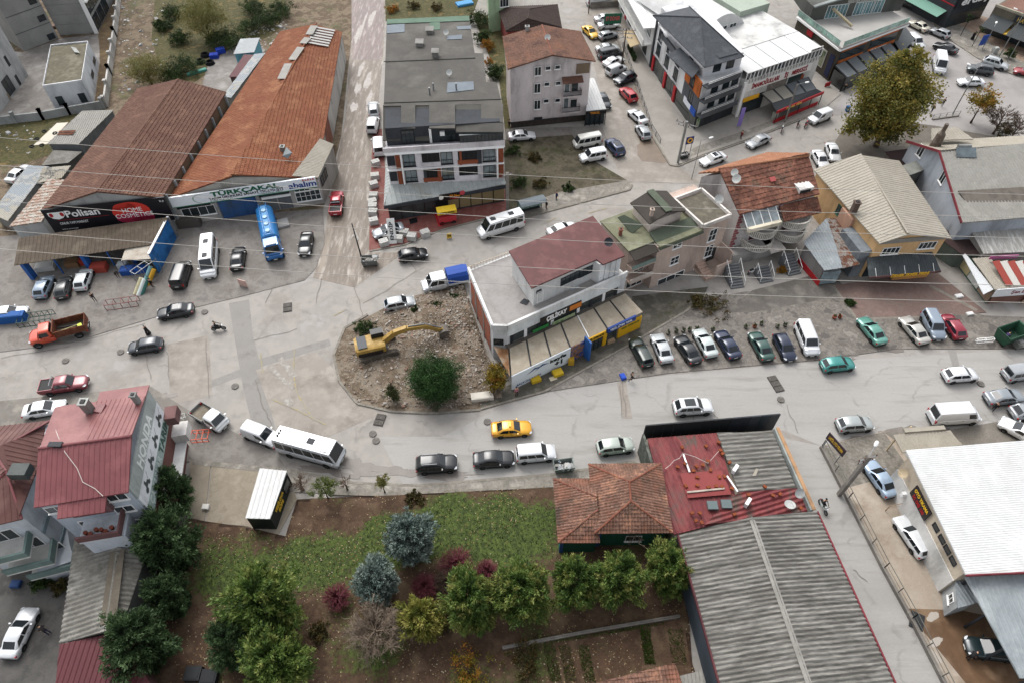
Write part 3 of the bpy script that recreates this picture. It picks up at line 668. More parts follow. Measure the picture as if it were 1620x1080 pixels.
WPUR = wallm('d8cfce'); WWHT = wallm('d9d9d6'); WBLU = wallm('b4bcc6'); WGRY = wallm('9a9a98'); WPNK = wallm('c4afa2'); WORG = wallm('cfaa7c'); WCRM = wallm('cdb79a')
DKGR = wallm('55585c'); BRWN = wallm('86482f'); ORNG = wallm('c1682c'); GREEN = wallm('2b6653'); CHAR = wallm('3a3d42')

# --- grey commercial blocks at the rear yard
PANEL = pm('grey_cladding', ['9c9c99', '8c8c89'], .3, .8, .1, .05, 5, 0, .72)
def block(name, label, A, B, depth, h, mat, group=None, side=1):
 A, B = G(*A), G(*B); d = (B - A).normalized(); n = V3((-d.y, d.x, 0)) * depth
 pts = [A, B, B + n, A + n]; b = bld(name, label, 'building', pts, group)
 MB().prism(pts, 0, h).build('wall', mat, b); return b, Face(A, B, b), pts
b, f, p = block('commercial_block', 'grey panelled block with three small dark windows above the rear concrete yard', (39, 82), (93, 61), 22, 13, PANEL)
for px in ((51, 2), (66, 29), (81, 58)): f.wpx(px, 1.4, 1.1, frame=DARK, sill=False)
f2 = Face(p[1], p[2], b); f2.win((1.2, 1.2), 1.3, 2.2, frame=DARK, sill=False, name='door')
for z in (3.2, 6.4, 9.6): f.slabpart('joint_strip', 0, f.L, z, z + .08, 0, .03, DARK)
b, f, p = block('commercial_wing', 'grey ribbed wing with white corner frame and glazed end beside the brown verge', (95, 57), (155, 53), 18, 12, wallm('8f908e'))
for i in range(6): f.slabpart('cladding_panel', 0.02, f.L - .6, .3 + i * 1.9, 2.1 + i * 1.9, 0, .05, PANEL)
f.slabpart('corner_frame', f.L - .55, f.L + .15, 0, 12, 0, .3, WHITE)
f2 = Face(p[1], p[2], b)
for i in range(3):
 for z in (1.6, 4.8, 8): f2.win((2 + i * 3.4, z), 3, 2.6, mull=1, frame=BLACK, sill=False)
f2.slabpart('cornice', 0, f2.L, 5.9, 6.2, 0, .6, WHITE)
b, f, p = block('commercial_block', 'pale grey block with a dark door and pallets at its foot', (-4, 187), (45, 119), 20, 13, wallm('b3b4b3'))
for px in ((11, 97), (28, 127)): f.wpx(px, .7, 1.8, frame=DARK, sill=False)
f.wpx((13, 136), 2.6, 2.8, frame=DARK, sill=False, name='door')
# --- white box annex
F = GP([(67, 136), (129, 127), (139, 65), (80, 71)], 4.4)
b = bld('annex_building', 'small white box building with stained flat roof inside the rear yard', 'building', F)
p = flatroof(b, F, 4.15, wallm('cfd3d6'), pm('flat_roof_stained', ['8d8672', '756f5c', '9d9784'], .35, .9, .1, .1, 6, 0, .5, stains=('5d5948', .7), stscale=.3), .28, .16, pmat=wallm('dcdee0'))
f = Face(p[0], p[1], b); f.wpx((96, 160), 1.1, 1.7, frame=DARK, sill=False, mull=0); f.wpx((131, 155), 1.1, 1.7, frame=DARK, sill=False, mull=0)
f = Face(p[1], p[2], b); f.wpx((149, 97), 2.2, .9, frame=DARK, sill=False, mull=1); f.wpx((146, 118), 2.2, .9, frame=DARK, sill=False, mull=1)
MB().slab([G(112, 74, 4.5), G(120, 76, 4.5), G(126, 84, 4.5), G(118, 83, 4.5)], .06).build('roof_hatch', GALV, b)
# --- boundary wall of the rear yard
def boundary(name, label, pts, h, t, mat, postm=None, step=4.0, group=None):
 p = GP(pts); b = thing(name, label, 'wall', cen(p), 0, group)
 for a, c in zip(p, p[1:]):
  MB().bar(a + V3((0, 0, h / 2)), c + V3((0, 0, h / 2)), t, h).build('wall_panel', mat, b)
  k = max(1, int((c - a).length / step))
  for i in range(k + 1):
   q = a + (c - a) * i / k; m = MB().box((q.x, q.y, h / 2 + .25), (.45, .45, h + .5)); m.box((q.x, q.y, h + .55), (.6, .6, .12)); m.build('pillar', postm or mat, b)
 return b
boundary('concrete_wall', 'long pale concrete boundary wall with short pillars beside the muddy strip', [(193, -20), (184, 60), (176, 120), (170, 170)], 1.6, .3, wallm('b9b7b2'))
boundary('concrete_wall', 'grey concrete wall with pillars between the rear yard and the junk plot', [(166, 172), (112, 182), (70, 190), (-60, 205)], 1.5, .3, wallm('9b9d9c'))
# --- sheds of the junk plot
def shed(name, label, roof, wmat, rmat, kind='sheet', cat='shed', pitch=None, z0=0, walls=True, group=None, thick=.06):
 """roof: list of (px, py, z); first edge is the eave"""
 R = [G(*r) for r in roof]; b = bld(name, label, cat, R, group)
 roof_plane('roof', R, kind, rmat, b, thick, pitch)
 if walls:
  q = shrink(R, .3); MB().prism(q, z0, [r.z - .2 for r in R], top=False).build('wall', wmat, b)
 return b, R
b, R = shed('metal_shed', 'grey sheet roofed lean-to with rust streaks below the rear boundary wall', [(74, 228, 3), (124, 229, 2.7), (180, 174, 3.2), (130, 176, 3.4)], wallm('6f7274'), SH_GRY)
MB().slab([G(94, 207, 3.25), G(120, 206, 3.2), G(118, 209, 3.18), G(92, 210, 3.2)], .02).build('rust_patch', RUST, b)
MB().slab([G(92, 211, 3.2), G(117, 210, 3.15), G(115, 213, 3.12), G(90, 214, 3.15)], .02).build('rust_patch', RUST, b)
MB().slab([G(53, 230, 2.8), G(76, 228, 2.9), G(108, 194, 3.2), G(90, 195, 3.0)], .05).build('canvas_sheet', flat('e5dccb', .8, .6), b)
TYRE = flat('18191a', .85, .6)
def torus(mb, c, R, r, ax='Z', n=16, k=8, mi=0, rx=None):
 c = V3(c); vs = []; fs = []
 for i in range(n):
  for j in range(k):
   a, t = 2 * PI * i / n, 2 * PI * j / k; q = V3(((R + r * math.cos(t)) * math.cos(a), (R + r * math.cos(t)) * math.sin(a), r * math.sin(t)))
   if ax == 'Y': q = V3((q.x, q.z, q.y))
   if rx is not None: q = rx @ q
   vs.append(c + q)
 for i in range(n):
  for j in range(k): fs.append((i * k + j, ((i + 1) % n) * k + j, ((i + 1) % n) * k + (j + 1) % k, i * k + (j + 1) % k))
 return mb.add(vs, fs, mi)
for q in ((50, 232), (58, 220), (70, 208), (87, 211), (66, 230)):
 tag(torus(MB(), G(q[0], q[1], 3.05), .3, .11).build('old_tyre', TYRE, smooth=True), 'black tyre weighing down the canvas on the lean-to roof', 'tyre', 'tyres on the lean-to roof')
shed('metal_shed', 'patchwork shed of pale blue and white sheets beside the parked white car', [(-14, 338, 2.4), (12, 350, 2.4), (78, 264, 2.8), (44, 262, 2.8)], wallm('7d7d7a'), pm('patch_sheets', ['b9c2c8', 'd9d8d2', 'a9b3ba', 'cfc9ba'], .25, .6, 0, .06, 4, 0, .5, pos=(.42, .56)))
shed('metal_shed', 'shed of cream and rust metal tile sheets leaning on the brown warehouse', [(15, 359, 3), (66, 352, 3), (105, 285, 3.6), (76, 284, 3.6)], wallm('b9bcbb'), pm('cream_metal_tile', ['cdbfae', 'b8917c', 'd6cdc0'], 1.3, .7, 0, .1, 4, 0, .5, pos=(.35, .55)), 'tile', pitch=.5)
shed('metal_shed', 'low shed with a torn dark sheet over pale corrugated pieces', [(58, 290, 2.6), (98, 282, 2.6), (112, 262, 3), (68, 266, 3)], wallm('6b6a66'), pm('torn_sheets', ['c9c2b2', '56595c', 'bcb4a2'], .35, .7, 0, .08, 4, 0, .5, pos=(.44, .54)))
shed('metal_shed', 'flat rubble covered shelter under the rear lean-to', [(66, 262, 2), (108, 258, 2), (130, 240, 2.2), (84, 238, 2.2)], wallm('5f605e'), pm('dirty_concrete', ['9d9a93', '7a766f'], .8, .9, .2, .2, 6), 'flat')
# --- brown roofed warehouse
F = [G(65, 333, 6), G(257, 313, 6), G(358, 146, 6), G(218, 141, 6)]
b = bld('warehouse', 'long warehouse with dark brown tiled gable roof behind the black billboard', 'warehouse', F)
w = gable(b, F, 6, G(153, 305, 8), G(281, 127, 8), 8, 'tile', TI_BR, wallm('a9aaa8'), pitch=.42)
f = Face(w[1], w[2], b)
f.slabpart('wall_band', 0, f.L, 3.2, 5.7, 0, .06, wallm('6e5a48'))
for i in range(9): f.slabpart('buttress', .6 + i * (f.L - 1.2) / 8 - .15, .6 + i * (f.L - 1.2) / 8 + .15, 0, 5.8, 0, .35, wallm('9aa0a2'))
for q in ((195, 246), (187, 257)): MB().slab([G(q[0] - 6, q[1] + 3, 7.4), G(q[0] + 3, q[1] + 3, 7.4), G(q[0] + 6, q[1] - 3, 7.5), G(q[0] - 3, q[1] - 3, 7.5)], .04).build('roof_patch', SH_GRY, b)
# billboard on its gable end
fb = Face(w[0], w[1], None); (ul, zt), (ur, zb) = on_wall(w[0], w[1], (66, 334)), on_wall(w[0], w[1], (268, 338))
sgn = thing('billboard', 'wide black paint shop billboard with a red and pink emblem', 'billboard', fb.pt(fb.L / 2, 0, .5)); fb.p = sgn
zb = on_wall(w[0], w[1], (84, 368))[1]; zt = on_wall(w[0], w[1], (66, 334))[1]; zt += .5; zb = zt - 4.0; u0, u1 = -.2, fb.L + .4
fb.slabpart('panel', u0, u1, zb, zt, .35, .55, flat('1b1a20', .5, .8))
up = V3((0, 0, 1)); H_ = zt - zb; W_ = u1 - u0
def on(face, fu, fv, off=.57): return face.pt(u0 + W_ * fu, zb + H_ * fv, off)
emb = MB()
for fu, fv, rx_, ry_, mi in ((.69, .56, .155, .40, 0), (.70, .30, .155, .24, 1), (.65, .78, .09, .16, 0), (.76, .2, .09, .13, 1)):
 n = 28; emb.add([on(fb, fu, fv, .575 + .01 * mi)] + [on(fb, fu + rx_ * math.cos(2 * PI * i / n), fv + ry_ * math.sin(2 * PI * i / n), .575 + .01 * mi) for i in range(n)], [(0, i + 1, (i + 1) % n + 1) for i in range(n)], mi)
emb.build('emblem', [flat('cf3d33', .5, .8), flat('b3304f', .5, .8)], sgn)
lettering('HOME', on(fb, .70, .62, .61), fb.d, up, .75, WHITE, sgn, W_ * .16); lettering('COSMETICS', on(fb, .70, .40, .61), fb.d, up, .75, WHITE, sgn, W_ * .31)
lettering('Polisan', on(fb, .305, .72, .58), fb.d, up, 1.15, WHITE, sgn, W_ * .27, .03)
lettering('ONUR YAPI MARKET', on(fb, .2, .36, .58), fb.d, up, .42, WHITE, sgn, W_ * .23); lettering('www.onuryapi', on(fb, .14, .12, .58), fb.d, up, .2, WHITE, sgn, W_ * .13)
lettering('35. yıl', on(fb, .965, .86, .58), fb.d, up, .35, WHITE, sgn, W_ * .035)
fb.panel(MB(), u0 + W_ * .08, u0 + W_ * .5, zb + H_ * .5, zb + H_ * .508, .55, .57).build('red_line', RED, sgn)
lg = MB(); lg.add([on(fb, a, c) for a, c in ((.035, .86), (.165, .86), (.165, .72), (.14, .6), (.10, .55), (.06, .6), (.035, .72))], [tuple(range(6, -1, -1))])
lo_ = lg.build('logo', WHITE, sgn); m = MB()
for a in (.058, .143): m.add([on(fb, a + .016 * math.cos(2 * PI * i / 12), .75 + .09 * math.sin(2 * PI * i / 12), .59) for i in range(12)], [tuple(range(12))])
m.build('logo_dots', RED, sgn)
# --- lean-to shed of the yard
b, R = shed('open_shed', 'low open-fronted shed with brown ribbed roof and blue posts under the billboard', [(22, 420, 3.1), (248, 386, 3.1), (266, 344, 3.8), (30, 377, 3.8)], None, BRN_SH, 'sheet', pitch=.5, walls=False)
MB().prism([R[3], R[2], R[2] + V3((0, .3, 0)), R[3] + V3((0, .3, 0))], 0, 3.6).build('wall', wallm('77777a'), b)
for t in (.04, .45, .78):
 q = R[0].lerp(R[1], t); MB().box((q.x, q.y + .6, 1.5), (.5, .9, 3.0)).build('post', BLUE, b)
for t in (.25, .62): q = R[0].lerp(R[1], t); MB().box((q.x, q.y + .5, 1.5), (.15, .15, 3.0)).build('post', BLUE, b)
A, B = G(252, 433), G(281, 374)
b = bld('blue_fence', 'tall blue sheet metal wall closing the side of the paint yard', 'fence', [A, B])
for i in range(8):
 a, c = A.lerp(B, i / 8), A.lerp(B, (i + .98) / 8); MB().bar(a + V3((0, 0, 1.8)), c + V3((0, 0, 1.8)), .08, 3.6).build('sheet_panel', pm('blue_sheet', ['1f62a0', '2b74b4', '174f86'], .6, .6, 0, .1, 5, 0, .75, stains=('16406c', .6)), b)
MB().bar(A + V3((0, 0, 3.66)), B + V3((0, 0, 3.66)), .3, .1).build('top_rail', WHITE, b)
b, R = shed('canopy', 'rusting cream canopy on thin steel legs beside the blue wall', [(192, 412, 2.6), (238, 410, 2.6), (246, 386, 3), (200, 389, 3)], None, pm('rusty_cream', ['d8cfc0', 'cbbfae', '7a4430'], .9, .7, 0, .08, 5, 0, .55, pos=(.45, .72)), 'flat', 'canopy', walls=False)
for r in R: MB().bar((r.x, r.y, 0), (r.x, r.y, r.z - .1), .09).build('leg', STEEL, b)
# --- orange roofed warehouse
F = [G(268, 313, 4.9), G(500, 279, 4.9), G(541, 52, 5.2), G(443, 49, 5.2)]
b = bld('warehouse', 'long warehouse with bright orange tiled gable roof beside the muddy street', 'warehouse', F)
w = gable(b, F, 4.9, G(366, 291, 6.8), G(499, 40, 6.8), 6.8, 'tile', pm('tile_bright', ['a96a48', '965a3c', 'b67c58'], .35, .85, .1, .18, 5, 0, .5, stains=('8e4a36', .6), stscale=.25), wallm('b3b0a8'), pitch=.42, ins=.25)
for (a, c) in (((445, 125), (456, 101)), ((462, 95), (476, 75)), ((479, 69), (487, 60)), ((489, 55), (497, 41))):
 MB().bar(G(a[0], a[1], 6.95), G(c[0], c[1], 6.95), 1.3, .05).build('ridge_skylight', SH_GRY, b)
for i in range(7):
 t = i / 7; MB().bar(G(497 - t * 12, 43 + t * 28, 6.8), G(530 - t * 12, 49 + t * 28, 5.9), .55, .05).build('skylight_strip', flat('cfcdc8', .6, .5), b)
f = Face(w[1], w[2], b)
for i in range(8): f.slabpart('wall_panel', 1 + i * (f.L - 2) / 8, .9 + (i + 1) * (f.L - 2) / 8, .4, 4.6, 0, .06, (wallm('bdbbb5'), wallm('a8a6a0'), wallm('8d5a48'))[i % 3 if i < 4 else 0])
for i in range(5): f.win((3 + i * (f.L - 6) / 4, 4.0), .6, .8, frame=DARK, sill=False, mull=0)
chimney(b, G(448, 238, 6), 5.6, 1.0, GALV, .6)
m = MB().slab([G(447, 247, 6.6), G(455, 251, 6.2), G(462, 242, 6.6), G(453, 233, 7.0)], .08); m.build('solar_panel', glassm('solar_glass', '5b6468'), b)
# its front with the company sign
A, B = G(267, 314, 4.9), G(503, 280, 4.9); A.z = B.z = 0
fr = bld('factory_front', 'grey factory front with blue gate and long white company sign', 'building', [A, B]); f = Face(A, B, fr); n = -f.n
MB().prism([A, B, B + n * .6, A + n * .6], 0, 4.3).build('wall', wallm('b0ada8'), fr)
gate = f.slabpart('gate', f.L * .29, f.L * .545, .05, 3.3, 0, .1, pm('blue_gate', ['274a78', '31588c', '3b5068'], .5, .5, 0, .1, 5, 0, .75))
for i in range(3): f.panel(MB(), f.L * (.29 + .085 * i) + .05, f.L * (.29 + .085 * (i + 1)) - .05, .2, 3.2, .1, .14).bl('gate_leaf', MATS['blue_gate'], gate)
f.win((f.L * .15, 2.0), 4.6, 1.6, mull=3, frame=WHITE); f.win((f.L * .13, 3.1), 4.6, .6, mull=2, frame=DARK, sill=False)
f.slabpart('shutter', f.L * .59, f.L * .68, .2, 2.4, 0, .08, wallm('6b6f73')); f.slabpart('shutter', f.L * .69, f.L * .78, .2, 2.4, 0, .08, wallm('6b6f73')); f.slabpart('shutter_box', f.L * .585, f.L * .785, 2.5, 2.8, 0, .3, WHITE)
f.win((f.L * .67, 3.1), 4.5, .6, mull=4, frame=DARK, sill=False); f.win((f.L * .9, 1.9), 3.6, 1.8, mull=4, rows=1, frame=WHITE); f.win((f.L * .87, 3.1), 2.2, .6, mull=2, frame=WHITE)
f.slabpart('pier', f.L * .265, f.L * .285, 0, 4.2, 0, .2, WGRY); f.slabpart('pier', f.L * .55, f.L * .57, 0, 4.2, 0, .2, WGRY)
sg = f.slabpart('sign_board', -.6, f.L - .4, 3.5, 5.2, .15, .4, flat('e9edf0', .5, .8))
f.slabpart('sign_stripe', -.6, f.L - .4, 3.4, 3.52, .16, .43, flat('1f6b45', .5, .8))
GRN = flat('155d40', .5, .8); pt = lambda fu, z: f.pt(f.L * fu, z, .42)
lettering('TÜRKÇAKAL', pt(.5, 4.72), f.d, up, .75, GRN, sg, f.L * .46, .04, local=True); lettering('TARIM ÜRÜNLERİ SANAYİ TİC.LTD.ŞTİ', pt(.5, 4.05), f.d, up, .38, BLACK, sg, f.L * .5, .015, local=True)
lettering('0 224 714 10 37', pt(.33, 3.68), f.d, up, .2, GRN, sg, f.L * .15, local=True); lettering('TÜRKÇAKAL DEPO', pt(.66, 3.68), f.d, up, .2, GRN, sg, f.L * .17, local=True)
lettering('abalım', pt(.885, 4.2), f.d, up, .95, flat('1d3f86', .5, .8), sg, f.L * .19, .035, local=True)
m = MB(); n0 = 24
for i in range(n0):
 t0, t1 = .6 + 4.6 * i / n0, .6 + 4.6 * (i + 1) / n0; q = lambda t, r: f.pt(f.L * .19 + r * math.cos(t) * 1.3, 4.4 + r * math.sin(t), .415); th = .16 * math.sin(PI * (i + .5) / n0)
 m.quad(q(t0, .7 - th), q(t1, .7 - th), q(t1, .7), q(t0, .7))
m.bl('logo', flat('9fb3a8', .5, .8), sg)
m = MB()
for i in range(5): m.add([f.pt(f.L * .93 + (i - 2) * .36 - .17, 4.78, .415), f.pt(f.L * .93 + (i - 2) * .36 + .17, 4.78, .415), f.pt(f.L * .93 + (i - 2) * .36, 4.78 + (.45 if i % 2 == 0 else .3), .415)], [(0, 1, 2)])
m.bl('crown_mark', flat('c25a60', .5, .8), sg)
b, R = shed('annex_building', 'small annex with pale ribbed gable roof at the factory corner', [(503, 281, 4.8), (528, 229, 4.8), (506, 219, 5.4), (462, 279, 5.4)], wallm('a9a69f'), SH_CR, 'sheet', 'building')
f = Face(R[0], R[1], b); f.win((2, 3.4), 2.6, 1.6, mull=2, frame=DARK, sill=False)

# --- apartment block with grey felt roof
A, B = G(618, 293, 4.2), G(797, 281, 4.2); A.z = B.z = 0
ap = bld('apartment_block', 'new apartment block with grey felt roof, brown panels and red paved terrace', 'apartment building', [A, B]); f = Face(A, B, ap); nb = -f.n
top = GP([(612, 32), (742, 26), (747, 62), (751, 84), (765, 85), (769, 130), (786, 131), (794, 165), (607, 168)], 12.6)
body = [A, B] + [V3((q.x, q.y, 0)) for q in (top[6], top[5], top[4], top[3], top[1], top[0])]
MB().prism([xy(q) for q in body], 0, 9.6).build('wall', wallm('d3cfd2'), ap)
pent = [f.pt(.3, 0, -1.7), f.pt(f.L - .3, 0, -1.7)] + body[2:]
MB().prism([xy(q) for q in pent], 9.6, 12.4).build('penthouse', CHAR, ap)
rfm = MB().slab(top, .25).build('roof', FELT, ap)
grn = MB().slab([G(612, 31, 12.72), G(742, 25, 12.72), G(743, 33, 12.72), G(612, 38, 12.72)], .05); grn.build('roof_edge', pm('felt_green_edge', ['6f8a76', '7d9784'], .5, .9, 0, .08), ap)
MB().slab([G(680, 36, 12.68), G(696, 35, 12.68), G(696, 47, 12.68), G(680, 48, 12.68)], .04).build('roof_patch', MATS['felt_green_edge'], ap)
PATCH = pm('roof_patch_blue', ['8a96a0', '7c8791'], .5, .7, 0, .06)
for q in ([(612, 40), (640, 38), (640, 51), (612, 53)], [(707, 57), (731, 55), (731, 62), (707, 63)], [(708, 131), (749, 129), (750, 142), (707, 147)], [(722, 42), (745, 41), (745, 46), (724, 47)]): MB().slab(GP(q, 12.68), .03).build('roof_patch', PATCH, ap)
for yy in (98, 163): MB().bar(G(607, yy, 12.66), G(752 if yy < 100 else 794, yy - 6, 12.66), .12, .1).build('roof_seam', FELTD, ap)
# mansard front: dark recesses between projecting flaps
def flap(x0, x1, y0, y1, z0, z1, mat, name): MB().slab([G(x0, y1, z1), G(x1, y1, z1), G(x1, y0, z0), G(x0, y0, z0)], .15).build(name, mat, ap)
for x0, x1 in ((606, 634), (657, 679), (720, 761)): flap(x0, x1, 166, 222 if x0 < 700 else 195, 12.58, 10.6 if x0 < 700 else 11.9, FELTD, 'mansard')
for x0, x1 in ((634.5, 657), (679, 720), (761, 796)): flap(x0, x1, 164, 203 if x0 < 700 else 194, 12.78, 12.3, FELT, 'dormer_roof')
flap(721, 797, 195, 209, 12.3, 11.8, FELT, 'eave_roof')
f.slabpart('window_band', f.L * .63, f.L - .05, 10.5, 11.6, -1.4, -.1, GLASS)
for i in range(13): f.slabpart('mullion', f.L * .63 + i * f.L * .0305, f.L * .63 + i * f.L * .0305 + .08, 10.5, 11.6, -.1, -.05, BLACK)
f.slabpart('floor_slab', -.2, f.L + .2, 9.45, 9.7, -.5, .15, WHITE); f.slabpart('parapet', -.2, f.L + .2, 9.7, 10.45, -.1, .12, wallm('cfcacb'))
f3 = Face(f.pt(0, 0, -1.7), f.pt(f.L, 0, -1.7), ap)
for u, w_, g_ in ((.2, 1.8, 2), (.52, 1.6, 1), (.57, 1.2, 1)): f3.win((f.L * u, 10.9), w_, 2.1, mull=g_, frame=BLACK, sill=False, name='glass_door')
f3.slabpart('white_curtain', f.L * .38, f.L * .40, 9.8, 12.0, .05, .3, WHITE); f3.slabpart('ac_unit', f.L * .47, f.L * .51, 10.9, 11.5, .02, .35, WHITE)
UN = 6.95; UM = 8.35; zf = (8.2, 5.55)
for r_, z in enumerate(zf):
 for u, w_, kind in ((.19, 1.7, 'w'), (.375, 2.5, 'l'), (.51, 1.7, 'w'), (.69, 2.7, 'l'), (.875, 1.8, 'w')):
  if kind == 'w':
   o = f.win((f.L * u, z), w_, 2.0, mull=1, frame=BLACK, glass=glassm('curtain_glass', '6b7578'))
   f.rail(f.L * u - w_ / 2, f.L * u + w_ / 2, z - .95, .14, .7, BLACK, .3)
  else:
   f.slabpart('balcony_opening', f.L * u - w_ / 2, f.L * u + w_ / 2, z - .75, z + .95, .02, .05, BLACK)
   o = f.slabpart('balcony_front', f.L * u - w_ / 2 - .1, f.L * u + w_ / 2 + .1, z - 1.15, z - .5, .0, .16, BRWN if (r_ == 0) == (u > .5) else wallm('d3cfd2'))
   f.win((f.L * u + .2, z + .1), w_ * .55, 1.5, mull=1, frame=DARK, sill=False)
 f.slabpart('cladding', f.L * .075, f.L * .115, z - 1.25, z + 1.2, .0, .12, BRWN); f.slabpart('cladding', f.L * .955, f.L - .02, z - 1.25, z + 1.2, .0, .12, BRWN)
 f.slabpart('white_fin', f.L * .118, f.L * .13, z - 1.25, z + 1.2, .0, .3, WHITE); f.slabpart('white_fin', f.L * .94, f.L * .952, z - 1.25, z + 1.2, .0, .3, WHITE)
 f.slabpart('cladding', f.L * (.62 if r_ == 0 else .42), f.L * (.64 if r_ == 0 else .45), z - 1.25, z + 1.2, .0, .14, BRWN)
 f.slabpart('cladding', f.L * (.77 if r_ == 0 else .30), f.L * (.81 if r_ == 0 else .325), z - 1.25, z + 1.2, .0, .13, CHAR)
 f.slabpart('floor_band', -.05, f.L + .05, z + 1.24, z + 1.34, .0, .35, WHITE)
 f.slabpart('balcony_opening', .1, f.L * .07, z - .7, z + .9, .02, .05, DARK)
# shop glazing and its white canopy
cpts = [G(607, 326, 3.3), G(801, 293, 3.3), G(798, 281, 4.1), G(618, 293, 4.1)]
roof_plane('canopy_roof', cpts, 'sheet', pm('canopy_white', ['d2d8d6', 'c3c9c7', 'dde2e0'], .4, .5, 0, .06, 5, 0, .5, stains=('a89d84', .4)), ap, .1, .7)
roof_plane('canopy_roof', [G(607, 326, 3.3), G(618, 293, 4.1), G(617, 246, 4.1), G(611, 246, 3.5)], 'sheet', MATS['canopy_white'], ap, .1, .7)
MB().bar(cpts[0] - V3((0, 0, .3)), cpts[1] - V3((0, 0, .3)), .2, .5).build('fascia', CHAR, ap)
s0, s1 = V3(cpts[0]), V3(cpts[1]); s0.z = s1.z = 0; fs = Face(s0 - f.n * .4, s1 - f.n * .4, ap)
for i in range(10):
 g_ = BLACK if i in (4,) else (glassm('shop_glass', '3a3f3e') if i < 5 else pm('shop_blind', ['b39f76', 'a8946c'], .8, .5, 0, .05))
 o = fs.slabpart('shop_window', .6 + i * (fs.L - .8) / 10, .5 + (i + 1) * (fs.L - .8) / 10, .3, 2.75, -.15, -.02, g_)
 fs.slabpart('shop_post', .5 + i * (fs.L - .8) / 10, .62 + i * (fs.L - .8) / 10, 0, 2.85, -.2, .05, BLACK)
fs.slabpart('shop_plinth', .5, fs.L - .3, 0, .28, -.2, .02, CHAR)
sb = fs.slabpart('shop_sign', fs.L * .44, fs.L * .62, 2.5, 3.6, .45, .6, flat('1c1416', .5, .8))
lettering('YEŞİLOVA Döner', fs.pt(fs.L * .535, 3.2, .62), f.d, up, .38, flat('e8912a', .5, .9), sb, fs.L * .15, .01, local=True); lettering('PİDE & KEBAP', fs.pt(fs.L * .535, 2.75, .62), f.d, up, .22, RED, sb, fs.L * .13, .01, local=True)
m = MB(); m.add([fs.pt(fs.L * .455 + .35 * math.cos(2 * PI * i / 16), 3.15 + .35 * math.sin(2 * PI * i / 16), .63) for i in range(16)], [tuple(range(16))]); m.bl('logo', WHITE, sb)
m = MB(); m.add([fs.pt(fs.L * .628 + .4 * math.cos(2 * PI * i / 16), 3.45 + .4 * math.sin(2 * PI * i / 16), .64) for i in range(16)], [tuple(range(16))]); m.bl('logo', flat('b5424c', .5, .9), sb)
for q, h_, w_ in (((680, 52), .6, 1.0), ((664, 72), .6, 1.0), ((689, 90), .9, .9)):
 c = G(q[0], q[1], 12.6); m = MB().box((c.x, c.y, 12.6 + h_ / 2), (w_, w_, h_)); m.slab([(c.x - w_ * .65, c.y - w_ * .7, 12.65 + h_), (c.x + w_ * .65, c.y - w_ * .7, 12.65 + h_), (c.x + w_ * .65, c.y + w_ * .7, 12.75 + h_), (c.x - w_ * .65, c.y + w_ * .7, 12.75 + h_)], .1); m.build('roof_vent', wallm('8e8c88'), ap)
for q in ((680, 150), (686, 143), (722, 143)): c = G(q[0], q[1], 12.6); MB().tube([(c.x, c.y, 12.6), (c.x, c.y, 13.7)], .12, 8).build('vent_pipe', STEEL, ap)
def dish(parent, c, r=.45, face=(0, -.6, .7), mat=None, post=.7):
 c = V3(c); d = V3(face).normalized(); u = d.orthogonal().normalized(); w_ = d.cross(u); m = MB(); n = 16; top_ = c + V3((0, 0, post))
 vs = [top_ - d * r * .25]
 for k in (1, 2): vs += [top_ - d * r * .25 * (1 - (k / 2) ** 2) + (u * math.cos(2 * PI * i / n) + w_ * math.sin(2 * PI * i / n)) * r * k / 2 for i in range(n)]
 fs_ = [(0, i + 1, (i + 1) % n + 1) for i in range(n)] + [(1 + i, 1 + n + i, 1 + n + (i + 1) % n, 1 + (i + 1) % n) for i in range(n)]
 m.add(vs, fs_); m.tube([c, top_ - d * .1], .03, 6); m.tube([top_ - d * .05 - w_ * r * .9, top_ + d * r * .7], .02, 5)
 return m.build('satellite_dish', mat or flat('b9bbb8', .6, .7), parent, smooth=False)
dish(ap, G(711, 122, 12.6)); dish(ap, G(706, 58, 12.6))
# --- pinkish four storey block
F = [G(803, 108, 11), G(942, 101, 10.4), G(919, 49, 11), G(795, 57, 11)]
b = bld('apartment_block', 'pale pink rendered block with faded tile roof and two small balconies', 'apartment building', F)
w = gable(b, F, 10.8, G(875, 90, 12.4), G(857, 39, 12.4), 12.4, 'tile', TI_BRN, WPUR, ins=.7, pitch=.4, capm=TI_OR)
f = Face(w[0], w[1], b)
for px, w_, h_, mu in (((851, 113), 1.1, 1.5, 1), ((850, 140), 1.1, 1.7, 1), ((850, 166), 1.1, 1.7, 1), ((867, 108), .9, .7, 0), ((882, 106.5), .9, .7, 0), ((865, 133.5), .9, .7, 0), ((883, 132), .9, .7, 0), ((864, 160), .9, .7, 0), ((882, 159), .9, .7, 0)): f.wpx(px, w_, h_, mull=mu)
f.wpx((851, 196), 1.4, 2.4, frame=BLACK, sill=False, name='door'); f.slabpart('plinth', 0, f.L, 0, 1.1, 0, .06, pm('stone_plinth', ['3c3532', '5a504b'], 2, .9))
u, z = on_wall(w[0], w[1], (903, 148))
for zz in (z, z - 2.9):
 f.slabpart('balcony_slab', u - 1.6, u + 1.6, zz - .1, zz + .1, 0, 1.1, WPUR); f.rail(u - 1.6, u + 1.6, zz + .1, 1.05, .9, BLACK, .14); f.win((u - .7, zz + 1.15), .9, 2.0, mull=0, sill=False, glass=glassm('curtain_glass')); f.win((u + .6, zz + 1.0), 1.2, 1.6, mull=0, frame=WPUR, sill=False)
 m = MB(); f.panel(m, u - 1.6, u - 1.55, zz + .1, zz + 1, 0, 1.1); f.panel(m, u + 1.55, u + 1.6, zz + .1, zz + 1, 0, 1.1); m.build('balcony_side', WPUR, b)
